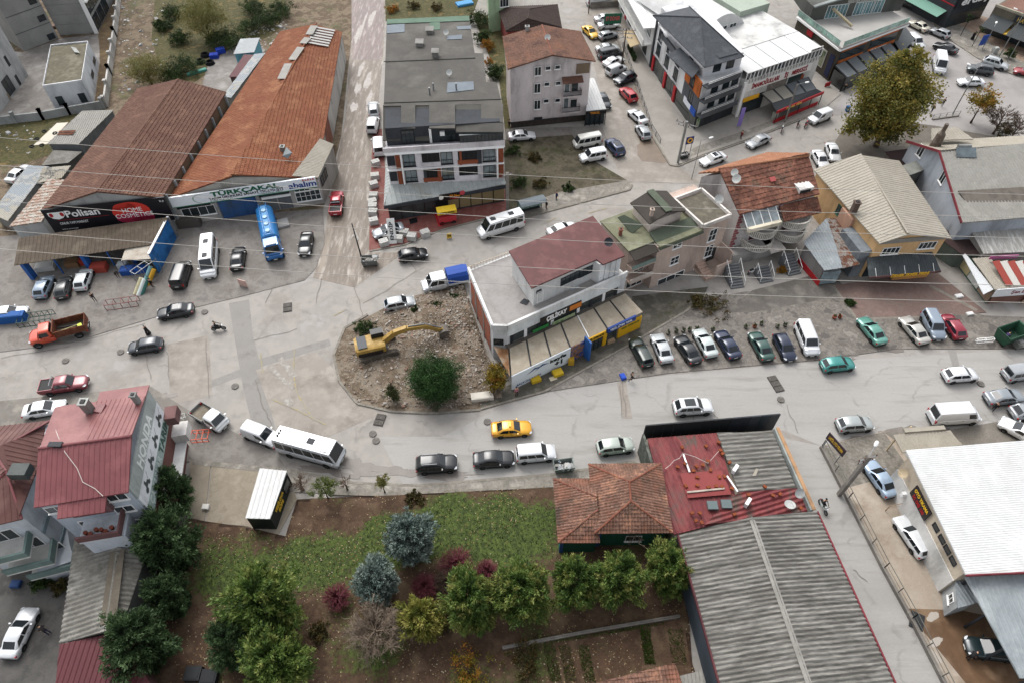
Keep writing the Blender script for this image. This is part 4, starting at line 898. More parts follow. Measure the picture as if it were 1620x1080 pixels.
MB().slab([f.pt(u - 1.7, z + 2.5, 1.2), f.pt(u + 1.7, z + 2.5, 1.2), f.pt(u + 1.7, z + 3.0, 0), f.pt(u - 1.7, z + 3.0, 0)], .1).build('balcony_roof', TI_BR, b)
f.slabpart('loggia', f.L - 2.4, f.L - .2, 8.7, 10.4, .01, .06, wallm('7a6a58'))
chimney(b, G(834, 52, 11.5), 11.4, 1.1, WGRY, .6); dish(b, G(866, 66, 12), .5)
b, R = shed('corner_shop', 'small dark glass shop with white ribbed roof against the pink block', [(927, 176, 2.9), (959, 173, 2.9), (940, 124, 3.1), (931, 124, 3.1)], GLASS, SH_WHT, 'sheet', 'shop', pitch=.5)
f = Face(R[0], R[1], b); s_ = f.slabpart('fascia', 0, f.L, 2.2, 2.85, 0, .2, BLACK); lettering('TEKEL', f.pt(f.L * .45, 2.5, .22), f.d, up, .4, flat('d08a2a', .5, .9), s_, f.L * .5, .01, local=True)
for i in range(5): f.slabpart('mullion', i * f.L / 4 - .04, i * f.L / 4 + .04, 0, 2.2, -.1, .1, BLACK)
# --- dark brown roofed house and green house at the rear
F = GP([(800, 50), (889, 44), (882, 8), (787, 12)], 4)
b = bld('bungalow', 'low house with dark brown hipped roof behind the pink block', 'house', F); hip(b, F, 4, G(835, 30, 5.6), G(838, 15, 5.6), 5.6, 'tile', pm('tile_dark_brown', ['4f4039', '43352f'], .5, .85, .1, .15), wallm('7f3a35'), pitch=.4)
F = [G(774, 52), G(800, 48), G(800, -10), G(770, -10)]
b = bld('house', 'pale green rendered house wall behind the dark brown roof', 'house', F); MB().prism(F, 0, 7).build('wall', wallm('a3bd9a'), b); f = Face(F[0], F[1], b); f.win((3.2, 5.4), 1.8, 1.5, mull=2)
f = Face(F[0], F[1], b)
# --- white building with long balcony
A, B = G(980, 14), G(1027, 104); d = (B - A).normalized(); n = V3((-d.y, d.x, 0)); n = n if n.x > 0 else -n
b = bld('commercial_building', 'white building with long covered balcony and beige awning along the plaza', 'building', [A, B]); A2 = A - d * 14
pts = [A2, B, B + n * 13, A2 + n * 13]; MB().prism(pts, 0, 7.0).build('wall', WWHT, b); MB().prism(shrink(pts, .5), 7.0, 7.08).build('roof', SH_WHT, b)
f = Face(A2, B, b); f.n = -n
f.slabpart('balcony_slab', 2, f.L - .5, 3.6, 3.85, 0, 1.8, WHITE); f.slabpart('balcony_front', 2, f.L - .5, 3.85, 4.8, 1.65, 1.8, wallm('d4d4d0')); f.slabpart('eave', 1.5, f.L - .3, 6.8, 7.1, 0, 2.0, WHITE)
for i in range(6): f.win((6 + i * (f.L - 9) / 5, 5.3), 2.6, 2.0, mull=2, frame=WHITE, sill=False)
for i in range(6): f.win((5 + i * (f.L - 9) / 5, 1.6), 2.4, 2.2, mull=1, frame=DARK, sill=False)
f.slabpart('cladding', 10.5, 12.5, 0, 6.5, 0, .08, wallm('a8805c')); f.slabpart('red_panel', 18.5, 19.6, .2, 3, 0, .15, RED)
q0 = on_wall(A2, B, (1014, 80))[0]
roof_plane('awning', [f.pt(q0 - 3, 2.3, 3.2), f.pt(q0 + 3, 2.3, 3.2), f.pt(q0 + 3, 3.2, .1), f.pt(q0 - 3, 3.2, .1)], 'flat', flat('c9b48f', .8, .55), b, .06)
# --- dark shingled apartment on the plaza corner
K, L, Rr = G(1096, 206), G(1028, 106), G(1156, 182); bk = L + (Rr - K)
b = bld('apartment_block', 'four storey white and grey block with dark shingle roof and orange panel', 'apartment building', [K, L, Rr, bk])
MB().prism([K, Rr, bk, L], 0, 8.2).build('wall', wallm('d6d7d8'), b)
inn = [K + (bk - K).normalized() * 2.2, Rr + (L - Rr).normalized() * .8, bk, L + (bk - L).normalized() * .5]
MB().prism(inn, 8.2, 10.9).build('upper_wall', wallm('dcdde0'), b)
E_ = [G(1033, 25, 11), G(1115, 107, 11), G(1177, 90, 11)]; E_.append(E_[0] + E_[2] - E_[1]); ax_ = (E_[0] + E_[2]) / 2
hip(b, E_, 11, ax_, ax_, 14, 'flat', SHING, wallm('dcdde0'), ins=1.6, capm=SHING, z0=10)
roof_plane('dormer_roof', [G(1138, 92, 11.4), G(1168, 84, 11.4), G(1144, 58, 12.2), G(1114, 66, 12.2)], 'flat', SHING, b, .12)
roof_plane('terrace_roof', [G(1055, 86, 8.5), G(1095, 124, 8.5), G(1108, 108, 9.6), G(1076, 76, 9.6)], 'flat', SHING, b, .15)
fl = Face(L, K, b); fr_ = Face(K, Rr, b)
for u in (.12, .32, .52):
 for z in (1.9, 4.6, 7.1): fl.win((fl.L * u, z), 1.7, 2.0, mull=1, frame=DARK)
for z in (4.6,): fl.win((fl.L * .86, z), 1.9, 2.0, mull=1, frame=DARK)
fl.slabpart('grey_cladding', fl.L * .70, fl.L, 2.9, 5.7, 0, .12, DKGR); fl.slabpart('orange_panel', fl.L * .70, fl.L * .985, 5.8, 8.4, 0, .22, ORNG); fl.win((fl.L * .84, 7.05), 1.6, 1.9, mull=1, frame=DARK).location = fl.n * .2
fl.win((fl.L * .86, 4.4), 1.6, 1.9, mull=1, frame=DARK).location = fl.n * .1
fl.slabpart('grey_column', -.1, .5, 0, 9.5, 0, .2, CHAR); fl.slabpart('shop_band', 0, fl.L, 0, 2.8, 0, .05, glassm('shop_glass', '3a3f3e'))
for u in (.05, .33, .55): fl.slabpart('red_pier', fl.L * u, fl.L * u + .8, 0, 2.8, 0, .25, RED)
s_ = fl.slabpart('shop_sign', fl.L * .76, fl.L * .98, 2.4, 3.4, .05, .25, flat('dfe3ea', .5, .8)); fl.slabpart('shop_sign', fl.L * .90, fl.L * .99, 2.38, 3.42, .06, .27, flat('1f4fa8', .5, .8))
fr_.slabpart('ground_floor', 0, fr_.L, 0, 2.9, 0, .05, CHAR)
for z in (2.95, 5.6, 8.2):
 fr_.slabpart('balcony_slab', -.2, fr_.L * (.92 if z < 8 else .8), z - .15, z + .05, 0, 1.3, DKGR); fr_.slabpart('balcony_front', -.2, fr_.L * (.92 if z < 8 else .8), z + .05, z + .75, 1.18, 1.3, DKGR); fr_.rail(-.2, fr_.L * .8, z + .7, 1.24, .35, WHITE, 1.2)
 if z < 8:
  for u in (.33, .62, .85): fr_.win((fr_.L * u, z + 1.4), 1.5, 2.1, mull=1, frame=DARK, sill=False)
f5 = Face(inn[0], inn[1], b)
for u in (.35, .7): f5.win((f5.L * u, 9.7), 1.5, 2.1, mull=1, frame=DARK, sill=False)
f6 = Face(inn[3], inn[0], b)
for u in (.3, .75): f6.win((f6.L * u, 9.6), 1.5, 1.8, mull=1, frame=DARK, sill=False)
fl.slabpart('balcony_front', fl.L * .25, fl.L * .62, 8.2, 8.9, .9, 1.05, DKGR); fl.slabpart('balcony_slab', fl.L * .25, fl.L * .62, 8.0, 8.2, 0, 1.05, DKGR)
s_ = fr_.slabpart('shop_sign', fr_.L * .25, fr_.L * .66, 1.95, 2.75, .1, .3, flat('dfe3ea', .5, .8)); fr_.slabpart('shop_sign', fr_.L * .55, fr_.L * .82, 1.93, 2.77, .12, .32, flat('1f4fa8', .5, .8))
lettering('TURKCELL', fr_.pt(fr_.L * .42, 2.3, .32), fr_.d, up, .3, flat('3d6bb5', .5, .8), s_, fr_.L * .2, .01, local=True)
for i in range(4): fr_.win((fr_.L * (.2 + .15 * i), 1.0), 1.5, 1.7, mull=0, frame=DARK, sill=False, glass=glassm('shop_glass', '3a3f3e'))
fr_.slabpart('poster', fr_.L * .04, fr_.L * .13, .3, 2, .06, .1, pm('green_poster', ['4f8f4a', 'cfd7c0', '2f6a3a'], 1.2, .6))
# --- white business centre
A, B = G(1183, 116, 8), G(1303, 76, 8); A.z = B.z = 0; d = (B - A).normalized(); n = V3((-d.y, d.x, 0))
b = bld('business_centre', 'white business centre with red letters, glazed upper band and barrel roof', 'building', [A, B]); MB().prism([A, B, B + n * 26, A + n * 26], 0, 6.6).build('wall', wallm('dad9d5'), b)
f = Face(A, B, b)
for i in range(5):
 a_, c_ = f.L * i / 5, f.L * (i + 1) / 5 - .12
 MB().slab([f.pt(a_, 8.0, .1), f.pt(c_, 8.0, .1), f.pt(c_, 8.3, -6), f.pt(a_, 8.3, -6)], .12).build('roof_panel', SH_WHT, b)
f.slabpart('glass_band', .1, f.L - .1, 6.7, 7.8, -.3, -.05, GLASS)
for i in range(21): f.slabpart('mullion', i * f.L / 20 - .06, i * f.L / 20 + .06, 6.6, 7.9, -.1, .05, WHITE)
for i in range(26): f.slabpart('baluster', .2 + i * (f.L - .5) / 25, .32 + i * (f.L - .5) / 25, 6.0, 6.55, .02, .1, WGRY)
MB().prism([f.pt(.2, 0, -6.1), f.pt(f.L - .2, 0, -6.1), f.pt(f.L - .2, 0, -20), f.pt(.2, 0, -20)], 6.6, 8.35).build('upper_block', wallm('d0cfcc'), b)
sb = f.slabpart('sign_band', 0, f.L * .9, 4.5, 5.8, .02, .2, flat('e6e4e0', .5, .8)); lettering('İMAMOĞULLARI', f.pt(f.L * .28, 5.15, .22), f.d, up, .8, flat('8e1f2b', .5, .8), sb, f.L * .36, .05, local=True); lettering('İŞ', f.pt(f.L * .555, 5.15, .22), f.d, up, .8, flat('8e1f2b', .5, .8), sb, f.L * .05, .05, local=True); lettering('MERKEZİ', f.pt(f.L * .735, 5.15, .22), f.d, up, .8, flat('8e1f2b', .5, .8), sb, f.L * .21, .05, local=True)
s2 = f.slabpart('small_sign', f.L * .82, f.L * .98, 8.0, 8.5, .05, .12, flat('eceae6', .5, .8)); lettering('FORUMLAR', f.pt(f.L * .9, 8.25, .14), f.d, up, .3, BLACK, s2, f.L * .14, .01, local=True)
f.slabpart('shopfront', f.L * .05, f.L * .32, .2, 3.2, 0, .08, GLASS); f.slabpart('stone_wall', f.L * .34, f.L * .6, 2.4, 4.4, 0, .1, pm('stone_face', ['9b948b', '857e76', 'aaa49b'], 1.4, .9, .3, .2)); f.slabpart('entrance', f.L * .62, f.L * .82, .2, 4.3, .0, .06, flat('2b3b3c', .3, .6)); f.slabpart('door_panel', f.L * .80, f.L * .84, .5, 4, .06, .12, wallm('a5583c'))
s3 = f.slabpart('shop_sign', f.L * .03, f.L * .24, 2.6, 3.3, .1, .25, flat('e2a92a', .5, .8)); f.slabpart('white_pillar', -.3, .3, 0, 6.4, 0, .3, WHITE)
vm = MB(); na = 18; v0, v1 = f.pt(f.L * .02, 0, -13), f.pt(f.L * .66, 0, -13); ax_ = n * 20; prof = []
for i in range(na + 1):
 t = i / na; p_ = v0.lerp(v1, t); prof.append(V3((p_.x, p_.y, 7.6 + 3.4 * math.sin(PI * t) ** .8)))
vm.add(prof + [q + ax_ for q in prof], [(i, i + 1, na + 2 + i, na + 1 + i) for i in range(na)] + [tuple(range(na, -1, -1))]); vm.build('barrel_roof', SH_WHT, b)
fv = Face(v0, v1, b)
for i in range(3): fv.win((fv.L * (.3 + .2 * i), 8.6), 1.6, .8, mull=1, frame=WHITE, sill=False)
MB().prism([v1 + n * 2, v1 + n * 2 + d * 7, v1 + n * 14 + d * 7, v1 + n * 14], 6.6, 9.4).build('roof_box', pm('pale_green_roof', ['c7d3c3', 'bccab9'], .4, .7), b)
# glazed pavement cafe in front
b, R = shed('cafe_pavilion', 'glazed cafe pavilion with red fascia on the business centre pavement', [(1221, 164, 2.9), (1292, 141, 2.9), (1279, 122, 3.3), (1204, 149, 3.3)], None, DARK, 'flat', 'pavilion', walls=False)
for i in range(4):
 a0, a1 = i / 4 + .02, (i + .92) / 4; MB().slab([R[0].lerp(R[1], a0) + V3((0, 0, .06)), R[0].lerp(R[1], a1) + V3((0, 0, .06)), R[3].lerp(R[2], a1) + V3((0, 0, .06)), R[3].lerp(R[2], a0) + V3((0, 0, .06))], .04).build('roof_panel', flat('a39e92' if i < 2 else '72787c', .6, .5), b)
aw = [G(1229, 178, 2.3), G(1303, 147, 2.3), R[1], R[0]]; MB().slab(aw, .06).build('awning', DARK, b); MB().bar(aw[0], aw[1], .15, .5).build('fascia', RED, b)
lettering('DÖNER  PİDE', aw[0].lerp(aw[1], .35) + V3((0, -.1, 0)) + (Face(aw[0], aw[1], b)).n * .1, aw[1] - aw[0], up, .35, flat('e8c25a', .5, .8), b, 3.6, .01)
for t in (.02, .25, .5, .75, .98): q = aw[0].lerp(aw[1], t); MB().bar((q.x, q.y, 0), (q.x, q.y, 2.2), .1).build('post', DARK, b)
fa = Face(aw[0], aw[1], b); fa.slabpart('low_wall', 0, fa.L * .95, 0, .8, -.1, .0, RED)
# --- wedding hall with terrace
FL, FR, BL = G(1330, 74, 6.5), G(1434, 35, 6.5), G(1264, 24, 6.5)
for q in (FL, FR, BL): q.z = 0
BR = BL + (FR - FL); HALL = wallm('4d463c')
b = bld('wedding_hall', 'dark wedding hall with white roof terrace, glass railing and orange window bands', 'building', [FL, FR, BL, BR]); MB().prism([FL, FR, BR, BL], 0, 6.2).build('wall', HALL, b)
f = Face(FL, FR, b); f2 = Face(BL, FL, b)
MB().slab([f.pt(-.4, 6.55, .5), f.pt(f.L + .3, 6.55, .5), BR + V3((0, 0, 6.55)), BL + V3((0, 0, 6.55))], .32).build('terrace_floor', pm('terrace_white', ['d8d4ce', 'c9c5bf'], .3, .8, 0, .05), b)
f.slabpart('terrace_edge', -.5, f.L + .4, 5.9, 6.2, 0, .55, WHITE); f2.slabpart('terrace_edge', 0, f2.L + .4, 5.9, 6.2, 0, .5, WHITE)
RG = glassm('rail_glass', '7f9a90', .1, .6)
for fc in (f, f2):
 k = int(fc.L / 1.6)
 for i in range(k): fc.slabpart('glass_rail', i * fc.L / k + .05, (i + 1) * fc.L / k - .05, 6.6, 7.5, .38, .42, RG)
 fc.slabpart('hand_rail', 0, fc.L, 7.5, 7.58, .35, .45, flat('a9b5ad', .4, .6))
bw0, bw1 = G(1279, 34, 6.5), G(1424, 17, 6.5); bw0.z = bw1.z = 0; f3 = Face(bw0, bw1, b); m = MB(); na = 14
prof = [f3.pt(f3.L * i / na, 9.2 + 1.3 * math.sin(PI * i / na)) for i in range(na + 1)]
m.add([f3.pt(f3.L * i / na, 6.5) for i in range(na + 1)] + prof + [q - f3.n * 16 for q in prof], [(i, i + 1, na + 2 + i, na + 1 + i) for i in range(na)] + [(na + 1 + i, na + 2 + i, 2 * na + 3 + i, 2 * na + 2 + i) for i in range(na)] + [(0, na + 1, 2 * na + 2)]); m.build('arched_wall', wallm('5a5b57'), b)
m = MB()
for i in range(na): m.bar(prof[i] + f3.n * .2, prof[i + 1] + f3.n * .2, .7, .25)
m.build('arched_eave', wallm('8b918f'), b)
lettering('YEŞİLOVA DÜĞÜN SALONU', f3.pt(f3.L * .54, 9.3, .05), f3.d, up, .5, wallm('d0cfca'), b, f3.L * .36, .02)
for u in (.22, .33, .52, .62, .72): f3.win((f3.L * u, 7.8), 2.2, 2.4, mull=2, frame=WHITE, sill=False, glass=glassm('teal_glass', '5f7f84'), name='glass_door')
for u0_, u1_ in ((.05, .42), (.5, .92)):
 f.slabpart('orange_band', f.L * u0_, f.L * u1_, 5.2, 5.6, 0, .12, ORNG); f.slabpart('orange_band', f.L * u0_, f.L * u1_, 3.0, 3.6, 0, .12, ORNG); f.slabpart('window_strip', f.L * u0_, f.L * u1_, 3.6, 5.2, 0, .05, GLASS)
lettering('cafe & restaurant', f.pt(f.L * .66, 3.3, .15), f.d, up, .3, WHITE, b, f.L * .25)
f2.slabpart('mural_frame', f2.L - 7, f2.L - 2.5, 1.2, 4.4, 0, .1, wallm('c9c6bf')); f2.slabpart('mural', f2.L - 6.8, f2.L - 2.7, 1.4, 4.2, .1, .13, pm('green_mural', ['5d7a4c', 'b5b79c', '48613c'], .8, .7)); f2.slabpart('banner', f2.L - 1.5, f2.L - .3, .5, 4.5, 0, .1, flat('22284a', .6, .7)); f2.slabpart('red_sign', f2.L - 9, f2.L - 7.4, 4.6, 5.6, 0, .2, RED)
MB().bar(G(1318, 14, 8.7), G(1348, 42, 7.0), .5, .35).build('folded_awning', flat('b5a98e', .7, .6), b)
b, R = shed('terrace_pavilion', 'dark glazed pavilion with grey panel roof below the wedding hall terrace', [(1339, 124, 2.7), (1424, 86, 2.7), (1408, 66, 3.2), (1320, 105, 3.2)], None, BLACK, 'flat', 'pavilion', walls=False)
for i in range(5): a0, a1 = i / 5 + .02, (i + .9) / 5; MB().slab([R[0].lerp(R[1], a0) + V3((0, 0, .06)), R[0].lerp(R[1], a1) + V3((0, 0, .06)), R[3].lerp(R[2], a1) + V3((0, 0, .06)), R[3].lerp(R[2], a0) + V3((0, 0, .06))], .04).build('roof_panel', flat('82888b', .6, .5), b)
MB().prism(shrink(R, .25), 0, 2.6, top=False).build('glass_wall', glassm('shop_glass', '3a3f3e'), b)
fa = Face(R[0], R[1], b)
for i in range(9): fa.slabpart('mullion', i * fa.L / 8 - .05, i * fa.L / 8 + .05, 0, 2.7, -.3, -.05, BLACK)
b, R = shed('terrace_pavilion', 'small dark pavilion roof wrapping the wedding hall corner', [(1426, 84, 2.7), (1448, 62, 2.7), (1432, 42, 3.2), (1412, 62, 3.2)], GLASS, wallm('5c6062'), 'flat', 'pavilion')
# --- shops at the square's far corner
A, B = G(1489, 40), G(1556, 26)
b = bld('corner_store', 'dark corner store with large white lettering and green awning', 'shop', [A, B]); A, B = G(1492, 46), G(1550, 30); f = Face(A, B, b); n = -f.n
MB().prism([A, B, B + n * 16, A + n * 16], 0, 6.5).build('wall', CHAR, b); s_ = f.slabpart('sign_board', .3, f.L - .2, 3.9, 6.2, 0, .25, flat('23272e', .5, .8)); lettering('erdaş', f.pt(f.L * .52, 5.0, .27), f.d, up, 1.5, WHITE, s_, f.L * .74, .06, local=True)
f2 = Face(A + n * 16, A, b); roof_plane('awning', [f2.pt(2, 2.4, 2.2), f2.pt(f2.L - 1, 2.4, 2.2), f2.pt(f2.L - 1, 3.2, 0), f2.pt(2, 3.2, 0)], 'flat', flat('7fae9c', .7, .6), b, .06); f2.slabpart('red_line', 0, f2.L, 4.4, 4.6, 0, .06, RED)
f.slabpart('shopfront', .2, f.L - .2, .1, 2.8, 0, .06, GLASS)
A, B = G(1552, 52), G(1668, 96)
b = bld('corner_store', 'low corner shop with brown felt roof and long dark awnings', 'shop', [A, B]); f = Face(A, B, b); n = -f.n
pts = [A, B, B + n * 20, A + n * 20]; MB().prism(pts, 0, 5.2).build('wall', wallm('6a6658'), b); MB().prism(shrink(pts, .6), 5.2, 5.25).build('roof', pm('felt_brown', ['9c7565', '8b6658'], .4, .9), b); m = f.slabpart('parapet', 0, f.L, 5.2, 5.6, -.3, .1, wallm('a9a391'))
for u0_, u1_ in ((.02, .32), (.36, .98)): roof_plane('awning', [f.pt(f.L * u0_, 2.5, 3.4), f.pt(f.L * u1_, 2.5, 3.4), f.pt(f.L * u1_, 3.8, 0), f.pt(f.L * u0_, 3.8, 0)], 'flat', flat('4c5052', .8, .6), b, .06)
f.slabpart('shopfront', 0, f.L, .1, 2.6, 0, .06, GLASS); s_ = f.slabpart('sign_board', f.L * .3, f.L, 3.8, 5.0, .02, .15, flat('2a3038', .5, .8)); lettering('HAVİN KAFE', f.pt(f.L * .52, 4.4, .17), f.d, up, .8, flat('b89b4a', .5, .8), s_, f.L * .36, .02, local=True)
for u in (.3, .55): f.slabpart('yellow_strip', f.L * u, f.L * (u + .12), 2.3, 2.5, .1, 3.0, flat('d9b34a', .6, .8))
# --- white shop building with terrace roof and brown upper roof
T = 6.0
NW, SW, S1, SE, NE = G(741, 425, T), G(779, 516, T), G(802, 517, T), G(992, 432, T), G(905, 362, T)
b = bld('shop_building', 'white two storey shop building with open roof terrace and maroon metal upper roof', 'building', [NW, SW, SE, NE])
pts = [xy(q) for q in (NW, SW, S1, SE, NE)]
MB().prism(pts, 0, T - .3).build('wall', wallm('cfd0d0'), b); MB().prism([xy(q) for q in shrink([NW, SW, S1, SE, NE], .35)], T - .3, T - .26).build('terrace_floor', TERR, b)
m = MB(); q = [NW, SW, S1, SE]
for a, c in zip(q, q[1:]): m.bar(V3((a.x, a.y, T - .1)), V3((c.x, c.y, T - .1)), .3, .75)
m.build('parapet', wallm('e0e0de'), b)
fw = Face(NW, SW, b); fw.slabpart('brick_infill', .8, fw.L - 1.0, .4, 4.9, 0, .06, pm('hollow_brick', ['b0654a', '9a5640', '8b8178'], 1.6, .9, .2, .2, 8, 0, .7))
for u in (.3, .62): fw.slabpart('concrete_pier', fw.L * u, fw.L * u + .4, 0, 5.2, 0, .1, CONC)
fs_ = Face(S1, SE, b)
fs_.slabpart('fascia', 0, fs_.L - 1, 4.3, 5.6, 0, .15, wallm('dfe2e2'))
fs_.slabpart('window_band', .5, fs_.L - 1.2, 2.9, 4.25, 0, .06, glassm('shop_glass', '3a3f3e'))
for i in range(9): fs_.slabpart('pier', .4 + i * (fs_.L - 2) / 8, .8 + i * (fs_.L - 2) / 8, 2.8, 4.3, 0, .12, WHITE if i % 2 else DARK)
sg = fs_.slabpart('sign_board', fs_.L * .26, fs_.L * .6, 3.9, 5.0, .16, .3, flat('2b2724', .5, .8)); lettering('ÇELİKAY', fs_.pt(fs_.L * .39, 4.45, .32), fs_.d, up, .75, WHITE, sg, fs_.L * .17, .05, local=True)
fs_.slabpart('orange_sign', fs_.L * .5, fs_.L * .6, 4.1, 4.9, .31, .34, flat('d07a2c', .5, .8)); fs_.slabpart('green_sign', fs_.L * .2, fs_.L * .33, 3.0, 3.5, .2, .28, flat('3c8a48', .5, .7)); fs_.slabpart('green_sign', fs_.L * .36, fs_.L * .55, 2.9, 3.4, .3, .36, pm('green_banner', ['6fa050', 'cdd8b0', '4d8a3c'], 1.0, .6))
sk = Face(SW, S1, b); sk.win((sk.L * .4, 3.2), 1.2, 1.1, frame=BLACK, mull=0, sill=False)
rf = [G(841, 456, 9.2), G(944, 411, 9.2), G(954, 418, 9.2), G(989, 404, 9.2), G(938, 342, 9.9), G(805, 397, 9.9)]
roof_plane('roof', [rf[0], rf[1], rf[2], rf[3], rf[4], rf[5]], 'flat', pm('roof_maroon', ['7d4a48', '6f4140', '87524f'], .3, .6, 0, .06, 5, 0, .5, stains=('8d625c', .5), stscale=.3), b, .2)
up_ = shrink(rf, .4); MB().prism([xy(q) for q in up_], T - .25, 9.0).build('upper_wall', wallm('d2d2d0'), b)
f = Face(up_[0], up_[1], b); f.wpx((902, 440), 2.8, 1.3, mull=3, frame=DARK, sill=False); f.wpx((930, 428), 2.6, 1.3, mull=3, frame=DARK, sill=False); f.win((.7, 8.0), .7, .5, mull=0, frame=DARK, sill=False); f.win((.9, 7.0), .9, 1.8, mull=0, frame=WHITE, sill=False, name='door', glass=wallm('d8d8d4'))
f.wpx((950, 441), 1.6, 2.2, mull=0, frame=BLACK, sill=False, glass=pm('poster_dark', ['2a2622', '8a5a2c'], .9, .6), name='poster')
f = Face(up_[2], up_[3], b)
for i in range(4):
 for j in range(2): f.slabpart('white_panel', .1 + i * f.L / 4, f.L / 4 * (i + 1) - .05, 4.4 + j * 2.3, 6.6 + j * 2.3, .0, .08, wallm('e3e5e6'))
m = MB().slab([G(829, 472, T - .2), G(838, 476, T - .2), G(833, 483, T - .2), G(822, 479, T - .2)], .06); m.build('roof_hatch', DARK, b); MB().slab([G(899, 452, T - .2), G(914, 449, T - .2), G(917, 455, T - .2), G(903, 459, T - .2)], .3).build('skylight', flat('c3ccd0', .3, .6), b)
m = MB(); a, c = NW + V3((0, 0, .3)), G(808, 398, T + .3)
m.bar(a, c, .06); k = 14
for i in range(k + 1): q = a.lerp(c, i / k); m.bar(q - V3((0, 0, .6)), q, .05)
m.build('railing', flat('c9b9a4', .5, .7), b); dish(b, G(962, 390, 9.6), .55, mat=DARK)
for i, q in enumerate([(840, 433), (843, 441)]): c = G(q[0], q[1], T + .6); MB().box((c.x - 1.2, c.y, T + .6), (.8, .4, .6)).build('ac_unit', WHITE, b)
# --- kiosk row with cream panel roof
zk = 2.9; KA, KB = G(808, 594, zk), G(1018, 493, zk); KC, KD = G(990, 464, zk), G(805, 551, zk)
b = bld('kiosk_row', 'row of kiosks with cream panel roof, white hoarding and yellow and blue shopfronts', 'shop', [KA, KB, KC, KD])
CRP = pm('cream_panel', ['cbbfaa', 'bdb09b', 'd6cbb8'], .4, .7, 0, .07, 6, 0, .5, stains=('a0917a', .5), stscale=.6)
k = 7
for i in range(k):
 t0, t1 = i / k + .006, (i + 1) / k - .006
 MB().slab([KA.lerp(KB, t0), KA.lerp(KB, t1), KD.lerp(KC, t1), KD.lerp(KC, t0)], .1).build('roof_panel', CRP, b)
for i in range(1, k): MB().bar(KA.lerp(KB, i / k) + V3((0, 0, .02)), KD.lerp(KC, i / k) + V3((0, 0, .02)), .12, .1).build('roof_joint', WHITE if i == 4 else DARK, b)
MB().prism([xy(q) for q in shrink([KA, KB, KC, KD], .25)], 0, zk - .12).build('wall', wallm('8d8a84'), b)
MB().slab([KD + V3((0, 0, -.1)), KC + V3((0, 0, -.1)), KC + V3((-.8, 1.2, -.1)), KD + V3((-.8, 1.2, -.1))], .2).build('gutter', wallm('5b554e'), b)
MB().slab([G(781, 548, 2.6), G(805, 594, 2.6), KA - V3((.1, 0, .1)), KD - V3((.1, 0, .1))], .08).build('roof_panel', pm('rusted_panel', ['c9bfae', 'a9805a', '8a5c3a'], .7, .8, 0, .1, 5, 0, .5), b)
f = Face(shrink([KA, KB, KC, KD], .2)[0], shrink([KA, KB, KC, KD], .2)[1], b); L_ = f.L
ho = f.slabpart('hoarding', -.1, L_ * .43, .15, zk - .05, 0, .15, flat('dfe6ea', .5, .8)); NAV = flat('1f3c74', .5, .8)
lettering('keyfe', f.pt(L_ * .335, 2.05, .17), f.d, up, .6, BLACK, ho, 2.3, .03, local=True); lettering('+1', f.pt(L_ * .345, 1.1, .17), f.d, up, .8, BLACK, ho, 1.1, .05, local=True)
lettering('BALKONUNUZA', f.pt(L_ * .12, .6, .17), f.d, up, .4, NAV, ho, 3.4, .0, local=True)
m = MB()
for a, c in ((.10, .22), (.16, .27)): m.add([f.pt(L_ * a, 1.7, .17), f.pt(L_ * (a + c) / 2, 2.4, .17), f.pt(L_ * c, 2.0, .17), f.pt(L_ * (a + c) / 2, 2.1, .17)], [(0, 3, 1), (3, 2, 1)])
m.bl('roof_drawing', NAV, ho)
f.slabpart('photo_panel', L_ * .435, L_ * .535, .15, zk - .05, 0, .15, pm('photo_panel', ['22356e', '3a58a0', 'b0803c', '1d2c5c'], 1.4, .5, 0, .1, 5, 0, .7))
YE = flat('d9a71f', .5, .8); f.slabpart('shopfront', L_ * .545, L_ * .69, .15, 2.2, 0, .1, glassm('shop_glass', '3a3f3e'))
for i in range(5): f.slabpart('mullion', L_ * (.55 + .034 * i), L_ * (.55 + .034 * i) + .1, .1, 2.2, .05, .16, YE if i in (0, 4) else DARK)
s_ = f.slabpart('yellow_sign', L_ * .545, L_ * .70, 2.15, 2.9, .05, .22, YE); lettering('YEŞİL SİTEM BUFE', f.pt(L_ * .62, 2.52, .24), f.d, up, .32, BLACK, s_, L_ * .13, .01, local=True)
f.slabpart('yellow_pier', L_ * .69, L_ * .715, .1, 2.2, .05, .2, YE)
bs = f.slabpart('blue_sign', L_ * .715, L_ * .94, 2.3, 3.1, .05, .3, flat('24448c', .5, .8)); lettering('YEŞİL SİTEM TEKEL', f.pt(L_ * .82, 2.7, .32), f.d, up, .36, WHITE, bs, L_ * .18, .01, local=True)
f.slabpart('shopfront', L_ * .72, L_ * .80, .2, 2.3, 0, .1, glassm('shop_glass', '3a3f3e')); s_ = f.slabpart('yellow_panel', L_ * .81, L_ * 1.0, .15, 2.3, .02, .2, YE); lettering('YEŞİL SİTEM BUFE', f.pt(L_ * .905, 1.7, .22), f.d, up, .3, flat('5a6a2a', .5, .8), s_, L_ * .15, .01, local=True)
f.slabpart('blade_sign', L_ * .535, L_ * .545, .2, 3.6, .0, 1.3, flat('2a5a9c', .5, .8))
